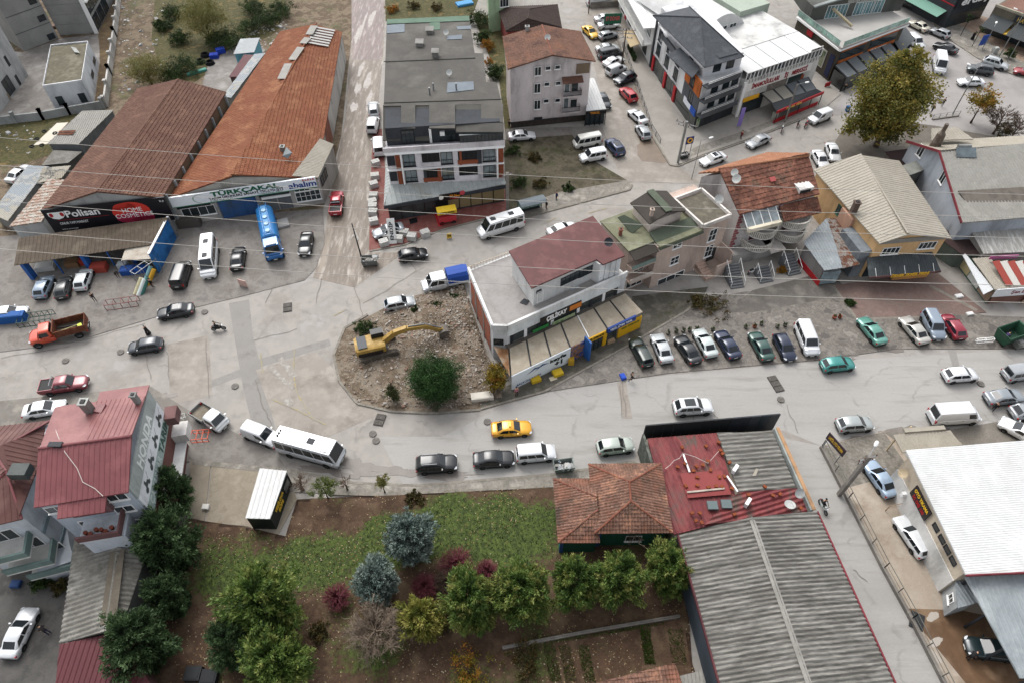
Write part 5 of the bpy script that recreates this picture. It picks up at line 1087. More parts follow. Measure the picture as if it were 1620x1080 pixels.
# --- olive and beige house
z8 = 7.8; A, B = G(1042, 388, z8), G(1154, 344, z8); A.z = B.z = 0
b = bld('house', 'beige three storey house with olive felt roof and dark hipped attic', 'house', [A, B]); f = Face(A, B, b); n = -f.n
back = 7.5; A0 = f.pt(-3.6, 0, -1.2); pts = [A0, f.pt(0, 0, -1.2), A, B, B + n * back, f.pt(-3.6, 0, -back)]
MB().prism([xy(q) for q in pts], 0, 7.4).build('wall', WPNK, b)
MB().slab([V3((q.x, q.y, 7.6)) for q in (f.pt(-3.8, 0, -1), f.pt(.1, 0, -1.0), f.pt(.1, 0, .2), f.pt(f.L * .62, 0, .2), f.pt(f.L * .62, 0, -back), f.pt(-3.8, 0, -back))], .25).build('roof', OLIVE, b)
roof_plane('roof', [f.pt(.1, 7.3, .35), f.pt(f.L * .62, 7.3, .35), f.pt(f.L * .62, 8.1, -2.2), f.pt(.1, 8.1, -2.2)], 'flat', OLIVD, b, .2)
MB().prism([f.pt(f.L * .6, 0, .02), f.pt(f.L, 0, .02), f.pt(f.L, 0, -back), f.pt(f.L * .6, 0, -back)], 7.0, 8.0).build('stair_block', WPNK, b)
MB().prism([f.pt(f.L * .63, 0, -.3), f.pt(f.L * .985, 0, -.3), f.pt(f.L * .985, 0, -5.7), f.pt(f.L * .63, 0, -5.7)], 8.0, 8.04).build('roof', pm('grimy_screed', ['87806f', '6d675b', '9b9484'], .6, .9), b)
m = MB()
for a, c in (((.6, .1), (1, .1)), ((1, .1), (1, -6)), ((1, -6), (.6, -6)), ((.6, -6), (.6, .1))): m.bar(f.pt(f.L * a[0], 8.2, a[1]), f.pt(f.L * c[0], 8.2, c[1]), .25, .5)
m.build('parapet', wallm('dcd6cf'), b)
q = GP([(1028, 355), (1085, 334), (1055, 302), (997, 321)], 9.3); 
hip_pts = [q[0], q[1], q[2], q[3]]; MB().prism([xy(v) for v in shrink(q, .5)], 7.5, 9.2).build('attic_wall', wallm('cfc3ba'), b)
gr = [q[0].lerp(q[1], .5), q[3].lerp(q[2], .5)]
for v in gr: v.z = 10.3
roof_plane('attic_roof', [q[3], q[0], gr[0], gr[1]], 'flat', pm('attic_shingle', ['4a443e', '554f48'], .5, .9, .1, .12), b, .15); roof_plane('attic_roof', [q[1], q[2], gr[1], gr[0]], 'flat', MATS['attic_shingle'], b, .15); MB().bar(gr[0] + V3((0, 0, .06)), gr[1] + V3((0, 0, .06)), 1.0, .08).build('ridge_strip', OLIVD, b)
for pl in ([(977, 346), (1000, 368), (1017, 358), (988, 338)],): roof_plane('dormer_roof', [G(*pl[0], 8.4), G(*pl[1], 7.8), G(*pl[2], 8.4), G(*pl[3], 9.2)], 'flat', OLIVD, b, .12)
fB = f
for px, w_, h_, mu in (((1072, 386), 1.4, 1.4, 1), ((1067, 412), 1.4, 1.4, 1), ((1127, 372), 1.3, 2.1, 1), ((1121, 397), 1.3, 2.1, 1)): f.wpx(px, w_, h_, mull=mu, rows=1)
f.wpx((1060, 443), 4.4, 2.0, mull=2, frame=WHITE, sill=False, name='shop_window'); f.wpx((1100, 432), 1.2, 2.2, mull=1, frame=WHITE, sill=False, name='door')
fl_ = Face(A0, f.pt(0, 0, -1.2), b)
for z in (2.6, 5.0):
 fl_.slabpart('balcony_slab', 0, fl_.L, z - .1, z + .1, 0, 1.3, WPNK); fl_.slabpart('balcony_front', 0, fl_.L, z + .1, z + .75, 1.2, 1.32, wallm('c9bdb2') if z < 4 else wallm('7f9088')); fl_.win((fl_.L * .6, z + 1.2), 1.6, 1.7, mull=1, sill=False)
roof_plane('balcony_roof', [fl_.pt(-.1, 7.0, 1.5), fl_.pt(fl_.L, 7.0, 1.5), fl_.pt(fl_.L, 7.6, -.1), fl_.pt(-.1, 7.6, -.1)], 'flat', pm('attic_shingle', []), b, .1); fl_.win((fl_.L * .5, 1.2), 2.6, 1.8, mull=2, sill=False)
st = f.slabpart('stair', f.L * .66, f.L * .78, 0, .5, 0, 2.6, wallm('c2a898'))
for i in range(4): f.panel(MB(), f.L * .66, f.L * .78, .5 + .0 * i, .5 + .18 * (4 - i), 0, .55 * (i + 1) - .1 * i).bl('step', wallm('c2a898'), st)
f.slabpart('porch_wall', f.L * .78, f.L, 0, 2.2, 2.4, 2.6, WPNK); f.slabpart('porch_wall', f.L * .99, f.L, 0, 3.6, 0, 2.4, WPNK); f.slabpart('porch_floor', f.L * .78, f.L * .99, 0, .7, 0, 2.4, wallm('b09c8e')); f.win((f.L * .88, 1.9), 1.3, 2.2, mull=1, frame=DARK, sill=False, name='door')
dish(b, G(1136, 322, 8.2), .6); chimney(b, G(1030, 342, 9.8), 9.9, .9, WPNK, .4); chimney(b, G(981, 372, 7.6), 7.6, .9, wallm('8c5a4a'), .4)
# --- tiled house with round balconies
S0, S1_ = G(1170, 338, 8.2), G(1296, 308, 8.2); R0, R1_ = G(1137, 268, 10.6), G(1280, 247, 10.6); N0, N1 = G(1104, 278, 9.0), G(1216, 238, 9.0)
b = bld('house', 'tall house with patchy red tile roof and four rounded white balconies', 'house', [S0, S1_, R0, R1_])
roof_plane('roof', [S0, S1_, R1_, R0], 'tile', pm('tile_patchy', ['8d5c4b', '764c3d', 'a06b57', '80604f'], .45, .88, .1, .3, 3, 0, .5, stains=('4e4038', .7), stscale=.5), b, .15, .55)
roof_plane('roof', [N1, N0, R0, R1_], 'tile', pm('tile_new_orange', ['bf8767', 'b17959', 'c99577'], .4, .85, .1, .12), b, .15, .4)
ridge_cap('ridge_cap', R0, R1_, MATS['tile_new_orange'], b, .16)
w = shrink([S0, S1_, R1_, N1, N0, R0], .5); MB().prism([xy(q) for q in w], 0, [8, 8, 8.8, 8.8, 8.8, 9.8]).build('wall', wallm('d5d0cc'), b)
f = Face(w[0], w[1], b)
for i in range(16): f.slabpart('quoin', -.02, .5 if i % 2 else .75, .3 + i * .48, .62 + i * .48, 0, .1, wallm('9a5a5c'))
for i in range(12): f.slabpart('wall_course', .8, f.L * .22, .5 + i * .6, .95 + i * .6, 0, .05, wallm('cfcac8'))
for (u, zs) in ((.34, (2.2, 4.5)), (.78, (2.5, 4.8))):
 for z in zs:
  m = MB(); nn = 14; rr_ = 2.2; cu = f.L * u
  arc = [f.pt(cu + rr_ * math.cos(PI - PI * i / nn), z, .2 + 2.3 * math.sin(PI * i / nn)) for i in range(nn + 1)]
  MB().prism([xy(q) for q in arc], z - .2, z).build('balcony_slab', wallm('dcd8d2'), b)
  bal = MB()
  for i in range(nn):
   bal.bar(arc[i] + V3((0, 0, .95)), arc[i + 1] + V3((0, 0, .95)), .2, .12)
   for s in (0, .5): q = arc[i].lerp(arc[i + 1], s); bal.bar(q, q + V3((0, 0, .9)), .11)
  bal.build('balustrade', wallm('d9d4c8'), b); f.win((cu, z + 1.2), 2.0, 2.0, mull=1, frame=wallm('9a5a5c'), sill=False)
f.slabpart('purple_pier', f.L * .53, f.L * .56, 0, 7.8, 0, .25, wallm('a18a98'))
m = [f.pt(.3, 6.6, 2.1), f.pt(f.L * .46, 6.6, 2.1), f.pt(f.L * .46, 7.9, .1), f.pt(.3, 7.9, .1)]
for i in range(4):
 t0, t1 = i / 4 + .01, (i + 1) / 4 - .01; MB().slab([V3(m[0]).lerp(m[1], t0), V3(m[0]).lerp(m[1], t1), V3(m[3]).lerp(m[2], t1), V3(m[3]).lerp(m[2], t0)], .05).build('awning_glass', glassm('awning_glass', '7d8486', .2), b)
for i in range(5): MB().bar(V3(m[0]).lerp(m[1], i / 4), V3(m[3]).lerp(m[2], i / 4), .1).build('awning_bar', WHITE, b)
MB().bar(m[0], m[1], .5, .6).build('awning_base', wallm('d8cfba'), b)
roof_plane('lower_roof', [f.pt(f.L * .52, 6.4, 1.9), f.pt(f.L * 1.04, 6.4, 1.9), f.pt(f.L * 1.04, 7.7, .1), f.pt(f.L * .52, 7.7, .1)], 'tile', MATS['tile_patchy'], b, .1, .35)
c = G(1232, 288, 9.5); f.slabpart('roof_dormer', f.L * .78, f.L * .97, 7.9, 9.2, -1.8, -.3, wallm('d8d4d0')); f.win((f.L * .86, 8.6), 1.6, .8, mull=1, frame=DARK, sill=False).location = -f.n * .3
MB().slab([f.pt(f.L * .5, 8.62, -1.2), f.pt(f.L * .63, 8.62, -1.2), f.pt(f.L * .58, 9.4, -3.2), f.pt(f.L * .5, 9.4, -3.2)], .06).build('roof_recess', wallm('7a4432'), b)
MB().slab([G(1217, 281, 9.9), G(1226, 279, 9.9), G(1228, 286, 9.7), G(1220, 288, 9.7)], .06).build('skylight', flat('b0524e', .5, .6), b)
dish(b, G(1163, 290, 10), .6, (-.5, -.5, .6)); dish(b, G(1160, 280, 10.4), .5, (-.5, -.5, .6))
f.slabpart('basement', -.3, f.L * .55, 0, 1.9, .2, 1.7, wallm('a8a5a0')); f.slabpart('garage_roof', f.L * .42, f.L * .62, 1.9, 2.2, .2, 3.0, wallm('c9c2ba'))
def stair_flight(name, label, px, rz, n=6, w=1.9, mat=None, rise=.19, run=.34):
 o = G(*px); t = thing(name, label, 'stairs', o, rz)
 for i in range(n): MB().box((0, i * run, (i + 1) * rise / 2), (w, run, (i + 1) * rise)).bl('step', mat or pm('step_slate', ['86888a', '75777a'], .8, .8), t)
 for s in (-1, 1):
  m = MB(); m.bar((s * w / 2, 0, 1.0), (s * w / 2, (n - 1) * run, 1.0 + n * rise), .06)
  for i in (0, n // 2, n - 1): m.bar((s * w / 2, i * run, (i + 1) * rise), (s * w / 2, i * run, 1.0 + (i + .5) * rise), .05)
  m.bl('handrail', WHITE, t)
 return t
stair_flight('outdoor_stair', 'slate stair with white handrails beside the parked scooter', (1212, 446), .25)
stair_flight('outdoor_stair', 'slate stair against the rusty roofed shed', (1256, 434), .3, 8)
stair_flight('outdoor_stair', 'slate stair beside the beige house porch', (1166, 455), .2, 9)
# --- rusty roofed shed
b, R = shed('metal_shed', 'shed with blue-grey and rusted corrugated roof between the bakery and the stairs', [(1304, 428, 3.0), (1334, 424, 3.1), (1308, 345, 4.0), (1271, 384, 3.4)], wallm('8a8583'), SH_BLU, 'sheet', pitch=.4)
roof_plane('roof', [G(1333.5, 425, 3.12), G(1361, 418, 3.0), G(1330, 346, 3.6), G(1308, 345, 3.95)], 'sheet', pm('rust_sheet', ['8a5a42', '70452f', 'a9a6a0', '965f44'], .8, .8, 0, .15), b, .06, .4)
f = Face(R[3], R[0], b); f.slabpart('red_base', .3, f.L, 0, .9, -.25, -.1, RED); f = Face(R[0], R[1], b); f.slabpart('glazed_front', .2, f.L, .3, 2.5, -.2, -.05, glassm('shed_glass', '7a8a90', .15))
# --- bakery
F = [G(1390, 388, 6.3), G(1506, 378, 6.3), G(1424, 252, 6.6), G(1288, 266, 6.3)]
b = bld('bakery', 'orange rendered bakery with cream ribbed gable roof and dark awning', 'shop', F); E1, E2 = G(1441, 376, 7.9), G(1363, 248, 7.9)
w = gable(b, F, 6.3, E1, E2, 7.9, 'sheet', SH_CR, WORG, ins=.6, pitch=.5)
f = Face(w[0], w[1], b); f.slabpart('gable_board', .3, f.L - .3, 5.9, 6.6, 0, .08, SH_GRY); f.wpx((1409, 397), 2.4, 1.2, mull=3); f.wpx((1467, 388), 2.4, 1.2, mull=3)
zc = 3.1; aw = [f.pt(-1.0, 2.6, 2.6), f.pt(f.L - .4, 2.6, 2.6), f.pt(f.L - .8, 3.7, .05), f.pt(-.6, 3.7, .05)]
roof_plane('awning', aw, 'sheet', pm('awning_dark', ['5a6164', '4b5255', '676e71'], .5, .6, 0, .08), b, .06, .35); MB().bar(aw[0] - V3((0, 0, .1)), aw[1] - V3((0, 0, .1)), .1, .3).build('awning_edge', wallm('6a4a48'), b)
lettering('ÖRNEK EKMEK FIRINI', f.pt(f.L * .5, 2.5, 2.68), f.d, V3((0, 0, 1)) + f.n * -.2, .42, flat('d8a92c', .5, .9), b, f.L * .56, .02)
for i in range(5): q = V3(aw[0]).lerp(aw[1], (i + .5) / 5); MB().bar(q + V3((0, 0, .05)), q + f.n * -.9 + V3((0, 0, .7)), .05).build('awning_rod', WHITE, b)
f.slabpart('counter_wall', f.L * .42, f.L * .95, 0, 2.4, .3, 1.2, wallm('cf9a5c')); f.slabpart('shopfront', .2, f.L * .4, .1, 2.5, 0, .1, GLASS)
fw = Face(w[3], w[0], b); fw.win((fw.L * .45, 4.6), 1.1, 1.5, mull=1, frame=GREEN); fw.slabpart('lean_to', fw.L * .68, fw.L * .98, 0, 4.6, 0, 1.6, wallm('7b8288')); fw.slabpart('pink_wall', fw.L * .5, fw.L * .67, 0, 5.8, 0, .5, wallm('caa088'))
chimney(b, G(1352, 330, 7), 6.4, 1.6, wallm('5f5048'), .7)
# --- grey roofed building with flues
z6 = 6.2; A_ = G(1521, 353, z6); C_ = G(1434, 224, z6); E1 = G(1486, 240, 8.8); D_ = G(1700, 338, z6); E2 = G(1700, 220, 8.8); B_ = G(1640, 205, z6)
b = bld('workshop', 'long workshop with grey ribbed roof, cream rear slope and maroon verge boards', 'building', [A_, C_, E1])
roof_plane('roof', [A_, D_, E2, E1], 'sheet', SH_GRY, b, .12, .45); roof_plane('roof', [G(1700, 212, z6), C_, E1, E2], 'sheet', SH_CR, b, .12, .45)
w = [A_ + V3((.6, .3, 0)), D_, G(1700, 212, z6), C_ + V3((.6, -.3, 0)), E1 + V3((.6, 0, 0))]; MB().prism([xy(q) for q in w], 0, [6, 6, 6, 6, 8.5]).build('wall', wallm('a9b0b8'), b)
MB().bar(A_, E1, .12, .35).build('verge_board', wallm('7a3038'), b); MB().bar(E1, C_, .12, .35).build('verge_board', wallm('7a3038'), b)
f = Face(w[3], w[4], b); f.wpx((1457, 239), 1.2, 1.8, mull=1, sill=True); f = Face(w[4], w[0], b); f.wpx((1492, 281), 1.3, 1.8, mull=1)
roof_plane('roof_dormer', [G(1474, 222, 8.2), G(1540, 221, 8.2), G(1514, 201, 8.4), G(1473, 204, 8.2)], 'sheet', SH_CR, b, .1, .45)
bx = [G(1535, 328, 6.6), G(1640, 322, 6.6), G(1640, 295, 7.6), G(1516, 302, 7.6)]; roof_plane('long_dormer', bx, 'flat', pm('dormer_felt', ['7e756c', '8f867c', '6f675f'], .4, .9, .1, .1), b, .15)
f = Face(bx[0], bx[1], b); f.slabpart('dormer_wall', .2, f.L, 5.0, 6.5, -1.5, -.3, wallm('b9b9b7')); f.slabpart('dormer_window', 4.4, 6.8, 5.3, 6.4, -.3, -.2, GLASS); f.slabpart('dormer_panel', 7.2, 10, 5.2, 6.4, -.3, -.2, wallm('9aa2ab'))
c = E1.lerp(E2, .17); MB().tube([c + V3((-.9, 0, .5)), c + V3((.9, 0, .5))], .28, 10).build('water_tank', GALV, b); MB().slab([c + V3((-1.4, -1.6, -.2)), c + V3((1.4, -1.6, -.2)), c + V3((1.4, -.4, .6)), c + V3((-1.4, -.4, .6))], .08).build('solar_panel', glassm('solar_glass', '5b6468'), b)
ch = tag(MB().tube([G(1441, 300), G(1441, 300) + V3((0, 0, 6.5)), G(1441, 300) + V3((0, 0, 7.6)), G(1441, 300) + V3((0, 0, 9.8)), G(1441, 300) + V3((0, 0, 10.2)), G(1441, 300) + V3((0, 0, 11.4))], [.55, .55, .75, .55, .28, .28], 14).build('steel_flue', pm('flue_metal', ['8f8478', '6f5f52', 'a39a90'], .9, .6, 0, .1, 6, .2, .5)), 'tall tapered steel flue rising beside the bakery roof', 'chimney')
tk = thing('dust_collector', 'wrinkled galvanised dust collector tank between the bakery and workshop', 'tank', G(1490, 345)); q = G(1490, 345)
MB().tube([q, q + V3((0, 0, 4)), q + V3((0, 0, 5.6))], [1.3, 1.5, 1.4], 18).build('tank', GALV, tk); MB().tube([q + V3((0, 0, 5.6)), q + V3((0, 0, 5.9))], [1.42, .8], 18).build('lid', pm('tank_lid', ['b5a88e', '8a6a4a'], 1.2, .7), tk); MB().tube([q + V3((-.6, 0, 5.8)), q + V3((-1.4, .6, 6.6))], .3, 10).build('duct', DARK, tk)
b, R = shed('metal_shed', 'grey slab canopy projecting from the pale blue gable wall', [(1432, 280, 4.6), (1482, 262, 4.6), (1472, 247, 4.8), (1428, 262, 4.8)], wallm('6a6c6a'), wallm('8a8b84'), 'flat')
shed('metal_shed', 'dark maroon low roof squeezed between the bakery and workshop', [(1520, 402, 2.7), (1558, 404, 2.7), (1530, 352, 3.0), (1480, 372, 3.0)], wallm('6f7a72'), pm('dark_maroon_roof', ['4b3634', '3d2c2b'], .5, .8, 0, .1), 'flat')
shed('metal_shed', 'dark sheds under the plane tree behind the bakery', [(1418, 262, 3), (1440, 282, 3), (1436, 236, 3.2), (1400, 240, 3.2)], wallm('55504c'), pm('dark_maroon_roof', []), 'flat')
shed('metal_shed', 'shed with streaked white corrugated roof beside the market stall', [(1556, 402, 3.4), (1690, 396, 3.4), (1690, 344, 4.4), (1530, 353, 4.4)], wallm('9a9690'), pm('streaked_sheet', ['d6d6d2', 'a9a6a0', 'e0e0dc'], .7, .7, 0, .1, 5, 0, .5, stretch=(3, .3, 1)), 'sheet', pitch=.6)
# --- market stall
b = bld('market_stall', 'butcher stall behind white banners with striped red awning and cream roof', 'stall', GP([(1500, 400), (1560, 478), (1640, 470)]))
A, B, C = G(1500, 400), G(1560, 481), G(1660, 474); f = Face(A, B, b)
for i in range(4):
 f.slabpart('banner', f.L * i / 4 + .05, f.L * (i + 1) / 4 - .05, .2, 2.2, 0, .06, [wallm('8fa39a'), wallm('cdbf94'), wallm('dfe2dd'), wallm('a8907c')][i])
f.rail(0, f.L, 0, .1, 2.3, GREEN, 2.0, 'frame'); MB().slab([G(1522, 402, 2.6), G(1528, 402, 2.8), G(1572, 458, 2.6), G(1556, 466, 2.3)], .1).build('tarpaulin', flat('dde0e2', .7, .6), b)
roof_plane('roof', [G(1574, 458, 2.8), G(1602, 455, 2.8), G(1566, 407, 3.1), G(1538, 409, 3.1)], 'sheet', SH_CR, b, .06, .5)
f = Face(B, C, b); s_ = f.slabpart('sign_board', -.2, f.L, 1.5, 2.9, .1, .2, flat('e4e6e8', .5, .8)); lettering('Şen Et & Mangal', f.pt(4.6, 2.2, .22), f.d, up, .55, flat('8a2a3c', .5, .8), s_, 5.0, .01, local=True)
f.slabpart('counter', .2, f.L, 0, 1.2, -.6, .0, wallm('7f5a50')); f.slabpart('striped_cloth', 4.6, 9, 0, 1.5, .25, .35, pm('striped_cloth', ['cdb59a', '8a5c48'], 5, .9, 0, .1, 5, 0, .7, stretch=(6, .5, .3), pos=(.49, .51)))
for i in range(7):
 x0, x1 = 1574 + i * 12, 1574 + (i + 1) * 12; MB().slab([G(x0 + 18, 452, 3.0), G(x1 + 18, 451, 3.0), G(x1 - 4, 412, 3.9), G(x0 - 4, 414, 3.9)], .05).build('awning_strip', flat('a5483c', .7, .6) if i % 2 == 0 else flat('d8d4cc', .7, .6), b)
MB().bar(G(1566, 408, 3.7), G(1610, 406, 3.7), .1, .6).build('pink_sign', flat('c26a9c', .6, .7), b)

# --- red roofed building with the machinery sign
zE = 11.2; NE_, SE_ = G(236, 608, zE), G(203, 778, zE); NW_ = G(88, 645, zE); SW_ = G(53, 802, zE); RL, RR = G(61, 709, 12.9), G(208, 689, 12.9)
b = bld('machinery_store', 'tall house with red ribbed roof and farm machinery sign on its side', 'building', [NE_, SE_, NW_, SW_])
roof_plane('roof', [NE_, G(157, 618, zE), G(153, 634, 11.5), G(100, 641, 11.3), NW_, RL, RR], 'sheet', pm('sheet_red_lit', ['a86e6c', '9e6564', 'b37a78'], .25, .45, 0, .05, 4, 0, .5), b, .12, .45)  # rear slope: paler red paints in the backlight and wet sheen
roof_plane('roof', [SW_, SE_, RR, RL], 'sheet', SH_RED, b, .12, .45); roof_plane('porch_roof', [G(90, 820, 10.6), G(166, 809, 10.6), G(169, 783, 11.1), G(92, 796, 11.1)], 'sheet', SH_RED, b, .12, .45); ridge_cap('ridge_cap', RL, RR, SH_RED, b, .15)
w = shrink([SW_, SE_, NE_, NW_], .4); mid = [w[1].lerp(w[2], .5), w[3].lerp(w[0], .5)]
MB().prism([xy(q) for q in (w[0], w[1], mid[0], w[2], w[3], mid[1])], 0, [11, 11, 12.6, 11, 11, 12.6]).build('wall', WBLU, b)
f = Face(w[1], w[2], b); L_ = f.L
f.slabpart('brown_cladding', 0, L_ + .1, 0, 5.6, 0, .1, wallm('6a4640')); f.slabpart('sign_band', .2, L_ - .2, 9.0, 11.1, .0, .16, wallm('a9b0ae')); f.slabpart('sign_band', .2, L_ - .2, 7.1, 9.0, .0, .17, wallm('e2e6ea')); f.slabpart('sign_band', .2, L_ - .2, 5.6, 7.1, .0, .16, wallm('9fb0ac'))
lettering('HONDA', f.pt(L_ * .52, 9.9, .18), f.d, up, 1.3, wallm('e6eaea'), b, L_ * .52, .05); lettering('YETKİLİ BAYİ', f.pt(L_ * .5, 9.15, .18), f.d, up, .22, wallm('e6eaea'), b, L_ * .35); lettering('TARIM', f.pt(L_ * .77, 6.35, .18), f.d, up, 1.05, wallm('3f5a52'), b, L_ * .36, .05); lettering('ÇAKARLAR', f.pt(L_ * .32, 6.35, .18), f.d, up, .95, wallm('c3cecb'), b, L_ * .46, .03)
for u in (.2, .42, .64, .86):
 m = MB(); c0 = lambda du, dz: f.pt(L_ * u + du, 8.0 + dz, .185)
 for cx_, r_ in ((-.5, .32), (.45, .24)): m.add([c0(cx_ + r_ * math.cos(2 * PI * i / 14), -.3 + r_ * math.sin(2 * PI * i / 14)) for i in range(14)], [tuple(range(14))])
 m.quad(c0(-.5, -.2), c0(.5, -.2), c0(.4, .25), c0(-.3, .3)); m.quad(c0(-.35, .3), c0(.0, .3), c0(-.05, .7), c0(-.3, .7)); m.quad(c0(.5, .1), c0(.55, .05), c0(1.0, .65), c0(.95, .7)); m.build('machine_picture', flat('4a4f50', .6, .8), b)
f.slabpart('badge', L_ * .3, L_ * .34, 3.6, 4.6, .1, .14, WHITE)
for u, z in ((.62, 1.4),): f.slabpart('porch_canopy', L_ * .45, L_ + .3, 3.1, 3.3, .1, 1.2, wallm('e0e0de'))
for u in (.99,): f.slabpart('balcony_box', L_ - 1.0, L_ + .6, 5.8, 7.0, .1, 1.3, wallm('7a5a58')); f.slabpart('balcony_box', L_ - 1.6, L_ + .2, 3.4, 4.6, .1, 1.6, wallm('e0dcd8'))
f = Face(w[0], w[1], b)
for u, z in ((.12, 9.8), (.84, 10.2), (.8, 8.0), (.86, 5.2), (.3, 6.5)): f.win((f.L * u, z), 1.7, 1.1, mull=1)
f.slabpart('balcony_floor', f.L * .28, f.L * .78, 7.0, 7.3, 0, 2.3, wallm('cfd4da')); f.slabpart('balcony_front', f.L * .28, f.L * .78, 7.3, 8.1, 2.15, 2.35, wallm('6b4c4c')); f.slabpart('balcony_side', f.L * .76, f.L * .78, 7.3, 8.1, 0, 2.15, wallm('6b4c4c')); f.slabpart('balcony_wall', f.L * .3, f.L * .8, 4.6, 7.0, 0, 2.2, wallm('c6ccd4'))
f.slabpart('porch_wall', f.L * .26, f.L * .72, 8.6, 10.4, 0, .5, wallm('7a5a5c'))
for i in range(6): q = f.pt(f.L * (.36 + .06 * i), 7.35, 1.6 + .2 * math.sin(i * 2)); MB().tube([q, q + V3((0, 0, .35))], [.16, .2], 10).build('flower_pot', wallm('8a4a38'), b)
chimney(b, G(142, 648, 12), 11.9, 1.4, GALV, .7); chimney(b, G(218, 635, 12), 11.9, 1.2, wallm('8a8a88'), .45); MB().slab([G(147, 650, 12.1), G(160, 652, 12.0), G(167, 638, 11.9), G(155, 637, 11.9)], .25).build('roof_saddle', SH_RED, b); MB().box(tuple(G(88, 703, 13)), (1.2, .5, .3)).build('ridge_vent', DARK, b)
m = MB(); cp = [(83, 664), (92, 690), (103, 715), (122, 740), (131, 762), (150, 772), (163, 784)]
zs = [11.7, 12.5, 12.75, 12.2, 11.8, 11.5, 11.3]; m.tube([G(x, y, z) for (x, y), z in zip(cp, zs)], .035, 5); m.build('roof_cable', flat('cfc3bd', .7, .7), b)
# --- neighbouring house with brown hipped roof and green balconies
F = [G(-90, 850, 9.6), G(35, 820, 9.6), G(82, 664, 9.6), G(-60, 680, 9.6)]
b = bld('house', 'white house with brown-red hipped roof and grey-green balconies at its back', 'house', F); w = hip(b, F, 9.6, G(10, 745, 11.4), G(-10, 715, 11.4), 11.4, 'sheet', pm('sheet_brown', ['80574f', '734c46', '8c665f'], .3, .6, 0, .08), wallm('c9ced4'), pitch=.5, capm=SH_RED)
f = Face(w[1], w[2], b); f.slabpart('grey_band', 0, f.L, 5.6, 6.1, 0, .15, wallm('8a9aa0')); f.slabpart('grey_band', 0, f.L, 2.6, 3.0, 0, .15, wallm('8a9aa0'))
f = Face(w[0], w[1], b); GG = wallm('6f837e')
for i, (u, z) in enumerate(((.55, 5.9), (.72, 3.6), (.9, 1.6))):
 uu = f.L * u; f.slabpart('balcony_floor', uu - 2.2, uu + 1.9, z - .1, z + .1, 0, 2.2, wallm('d0cec8')); f.slabpart('balcony_front', uu - 2.2, uu + 1.9, z + .1, z + .95, 2.0, 2.2, GG); f.slabpart('balcony_side', uu + 1.7, uu + 1.9, z + .1, z + .95, 0, 2.0, GG); f.win((uu, z + 1.1), 2.0, 1.8, mull=1, sill=False)
f.slabpart('ground_wall', f.L * .3, f.L + 3, 0, 1.6, .0, .2, wallm('b9bcbc'))
MB().box(tuple(G(33, 745, 11.4)), (1.6, 1.2, .9)).build('roof_box', pm('roof_box_metal', ['5f6664', '4f5654'], .6, .6), b)
MB().prism([xy(q) for q in GP([(35, 830), (82, 690), (110, 860), (118, 885), (60, 905)], 2.5)], 0, 2.5).build('side_wing', wallm('c3c9d0'), b)
# --- fibre cement shed and maroon shed behind
F = [G(95, 1017, 4), G(192, 1000, 4), G(238, 850, 4), G(119, 852, 4)]
b = bld('long_shed', 'long shed with lichen stained fibre cement roof behind the machinery store', 'shed', F); gable(b, F, 4, G(168, 995, 4.9), G(188, 850, 4.9), 4.9, 'sine', ASB, wallm('8a8a88'), pitch=.45)
MB().bar(G(171, 985, 5.0), G(186, 870, 5.0), 1.3, .06).build('ridge_sheet', pm('old_ridge', ['8b8273', '756c5f'], .9, .9), b)
shed('long_shed', 'maroon ribbed shed roof behind the dark pine', [(84, 1120, 3.6), (262, 1120, 3.6), (188, 999, 4.2), (94, 1018, 4.2)], wallm('6f5050'), SH_MAR, 'sheet', pitch=.45)
# --- kiosk on the slab
F = GP([(388, 819), (427, 820), (454, 744), (411, 740)], 2.7)
b = bld('kiosk', 'dark green kiosk with white ribbed roof on the concrete slab', 'kiosk', F); roof_plane('roof', F, 'sheet', SH_WHT, b, .1, .5); w = shrink(F, .1); MB().prism(w, 0, 2.55).build('wall', flat('1f2a28', .5, .6), b); f = Face(w[1], w[2], b)
lettering('YEŞİLOVA', f.pt(f.L * .42, 1.8, .02), f.d, up, .5, flat('d8b02c', .5, .9), b, f.L * .45, .03); lettering('BÜFE', f.pt(f.L * .42, 1.0, .02), f.d, up, .5, flat('d8b02c', .5, .9), b, f.L * .24, .03); f.win((f.L * .82, 1.4), 1.5, 1.4, mull=0, frame=BLACK, sill=False)
# --- tiled bungalow
F = GP([(941, 843), (1064, 842), (1046, 733), (931, 734)], 4.0)
b = bld('bungalow', 'green walled bungalow with mossy hipped tile roof', 'house', F); w = hip(b, F, 4.0, G(998, 792, 5.7), G(996, 762, 5.7), 5.7, 'tile', TI_MOS, GREEN, pitch=.3, capm=TI_OR, ins=.6)
f = Face(w[0], w[1], b); f.slabpart('blue_corner', 0, .35, 0, 3.8, 0, .08, BLUE); f.win((f.L * .55, 1.8), 1.6, 1.2, mull=1)
F2 = GP([(883, 858), (949, 858), (945, 757), (875, 757)], 3.4); A, B, C, D = F2; R1 = G(946, 806, 4.7); R2 = G(944, 786, 4.7)
for pl in ([A, B, R1], [C, D, R2], [D, A, R1, R2]): roof_plane('wing_roof', pl, 'tile', TI_MOS, b, .12, .3)
ridge_cap('ridge_cap', A, R1, TI_RED, b, .11); ridge_cap('ridge_cap', D, R2, TI_RED, b, .11)
w = shrink(F2, .5); MB().prism(w, 0, 3.2).build('wing_wall', GREEN, b); f = Face(w[0], w[1], b); f.slabpart('blue_corner', 0, .35, 0, 3.1, 0, .08, BLUE)
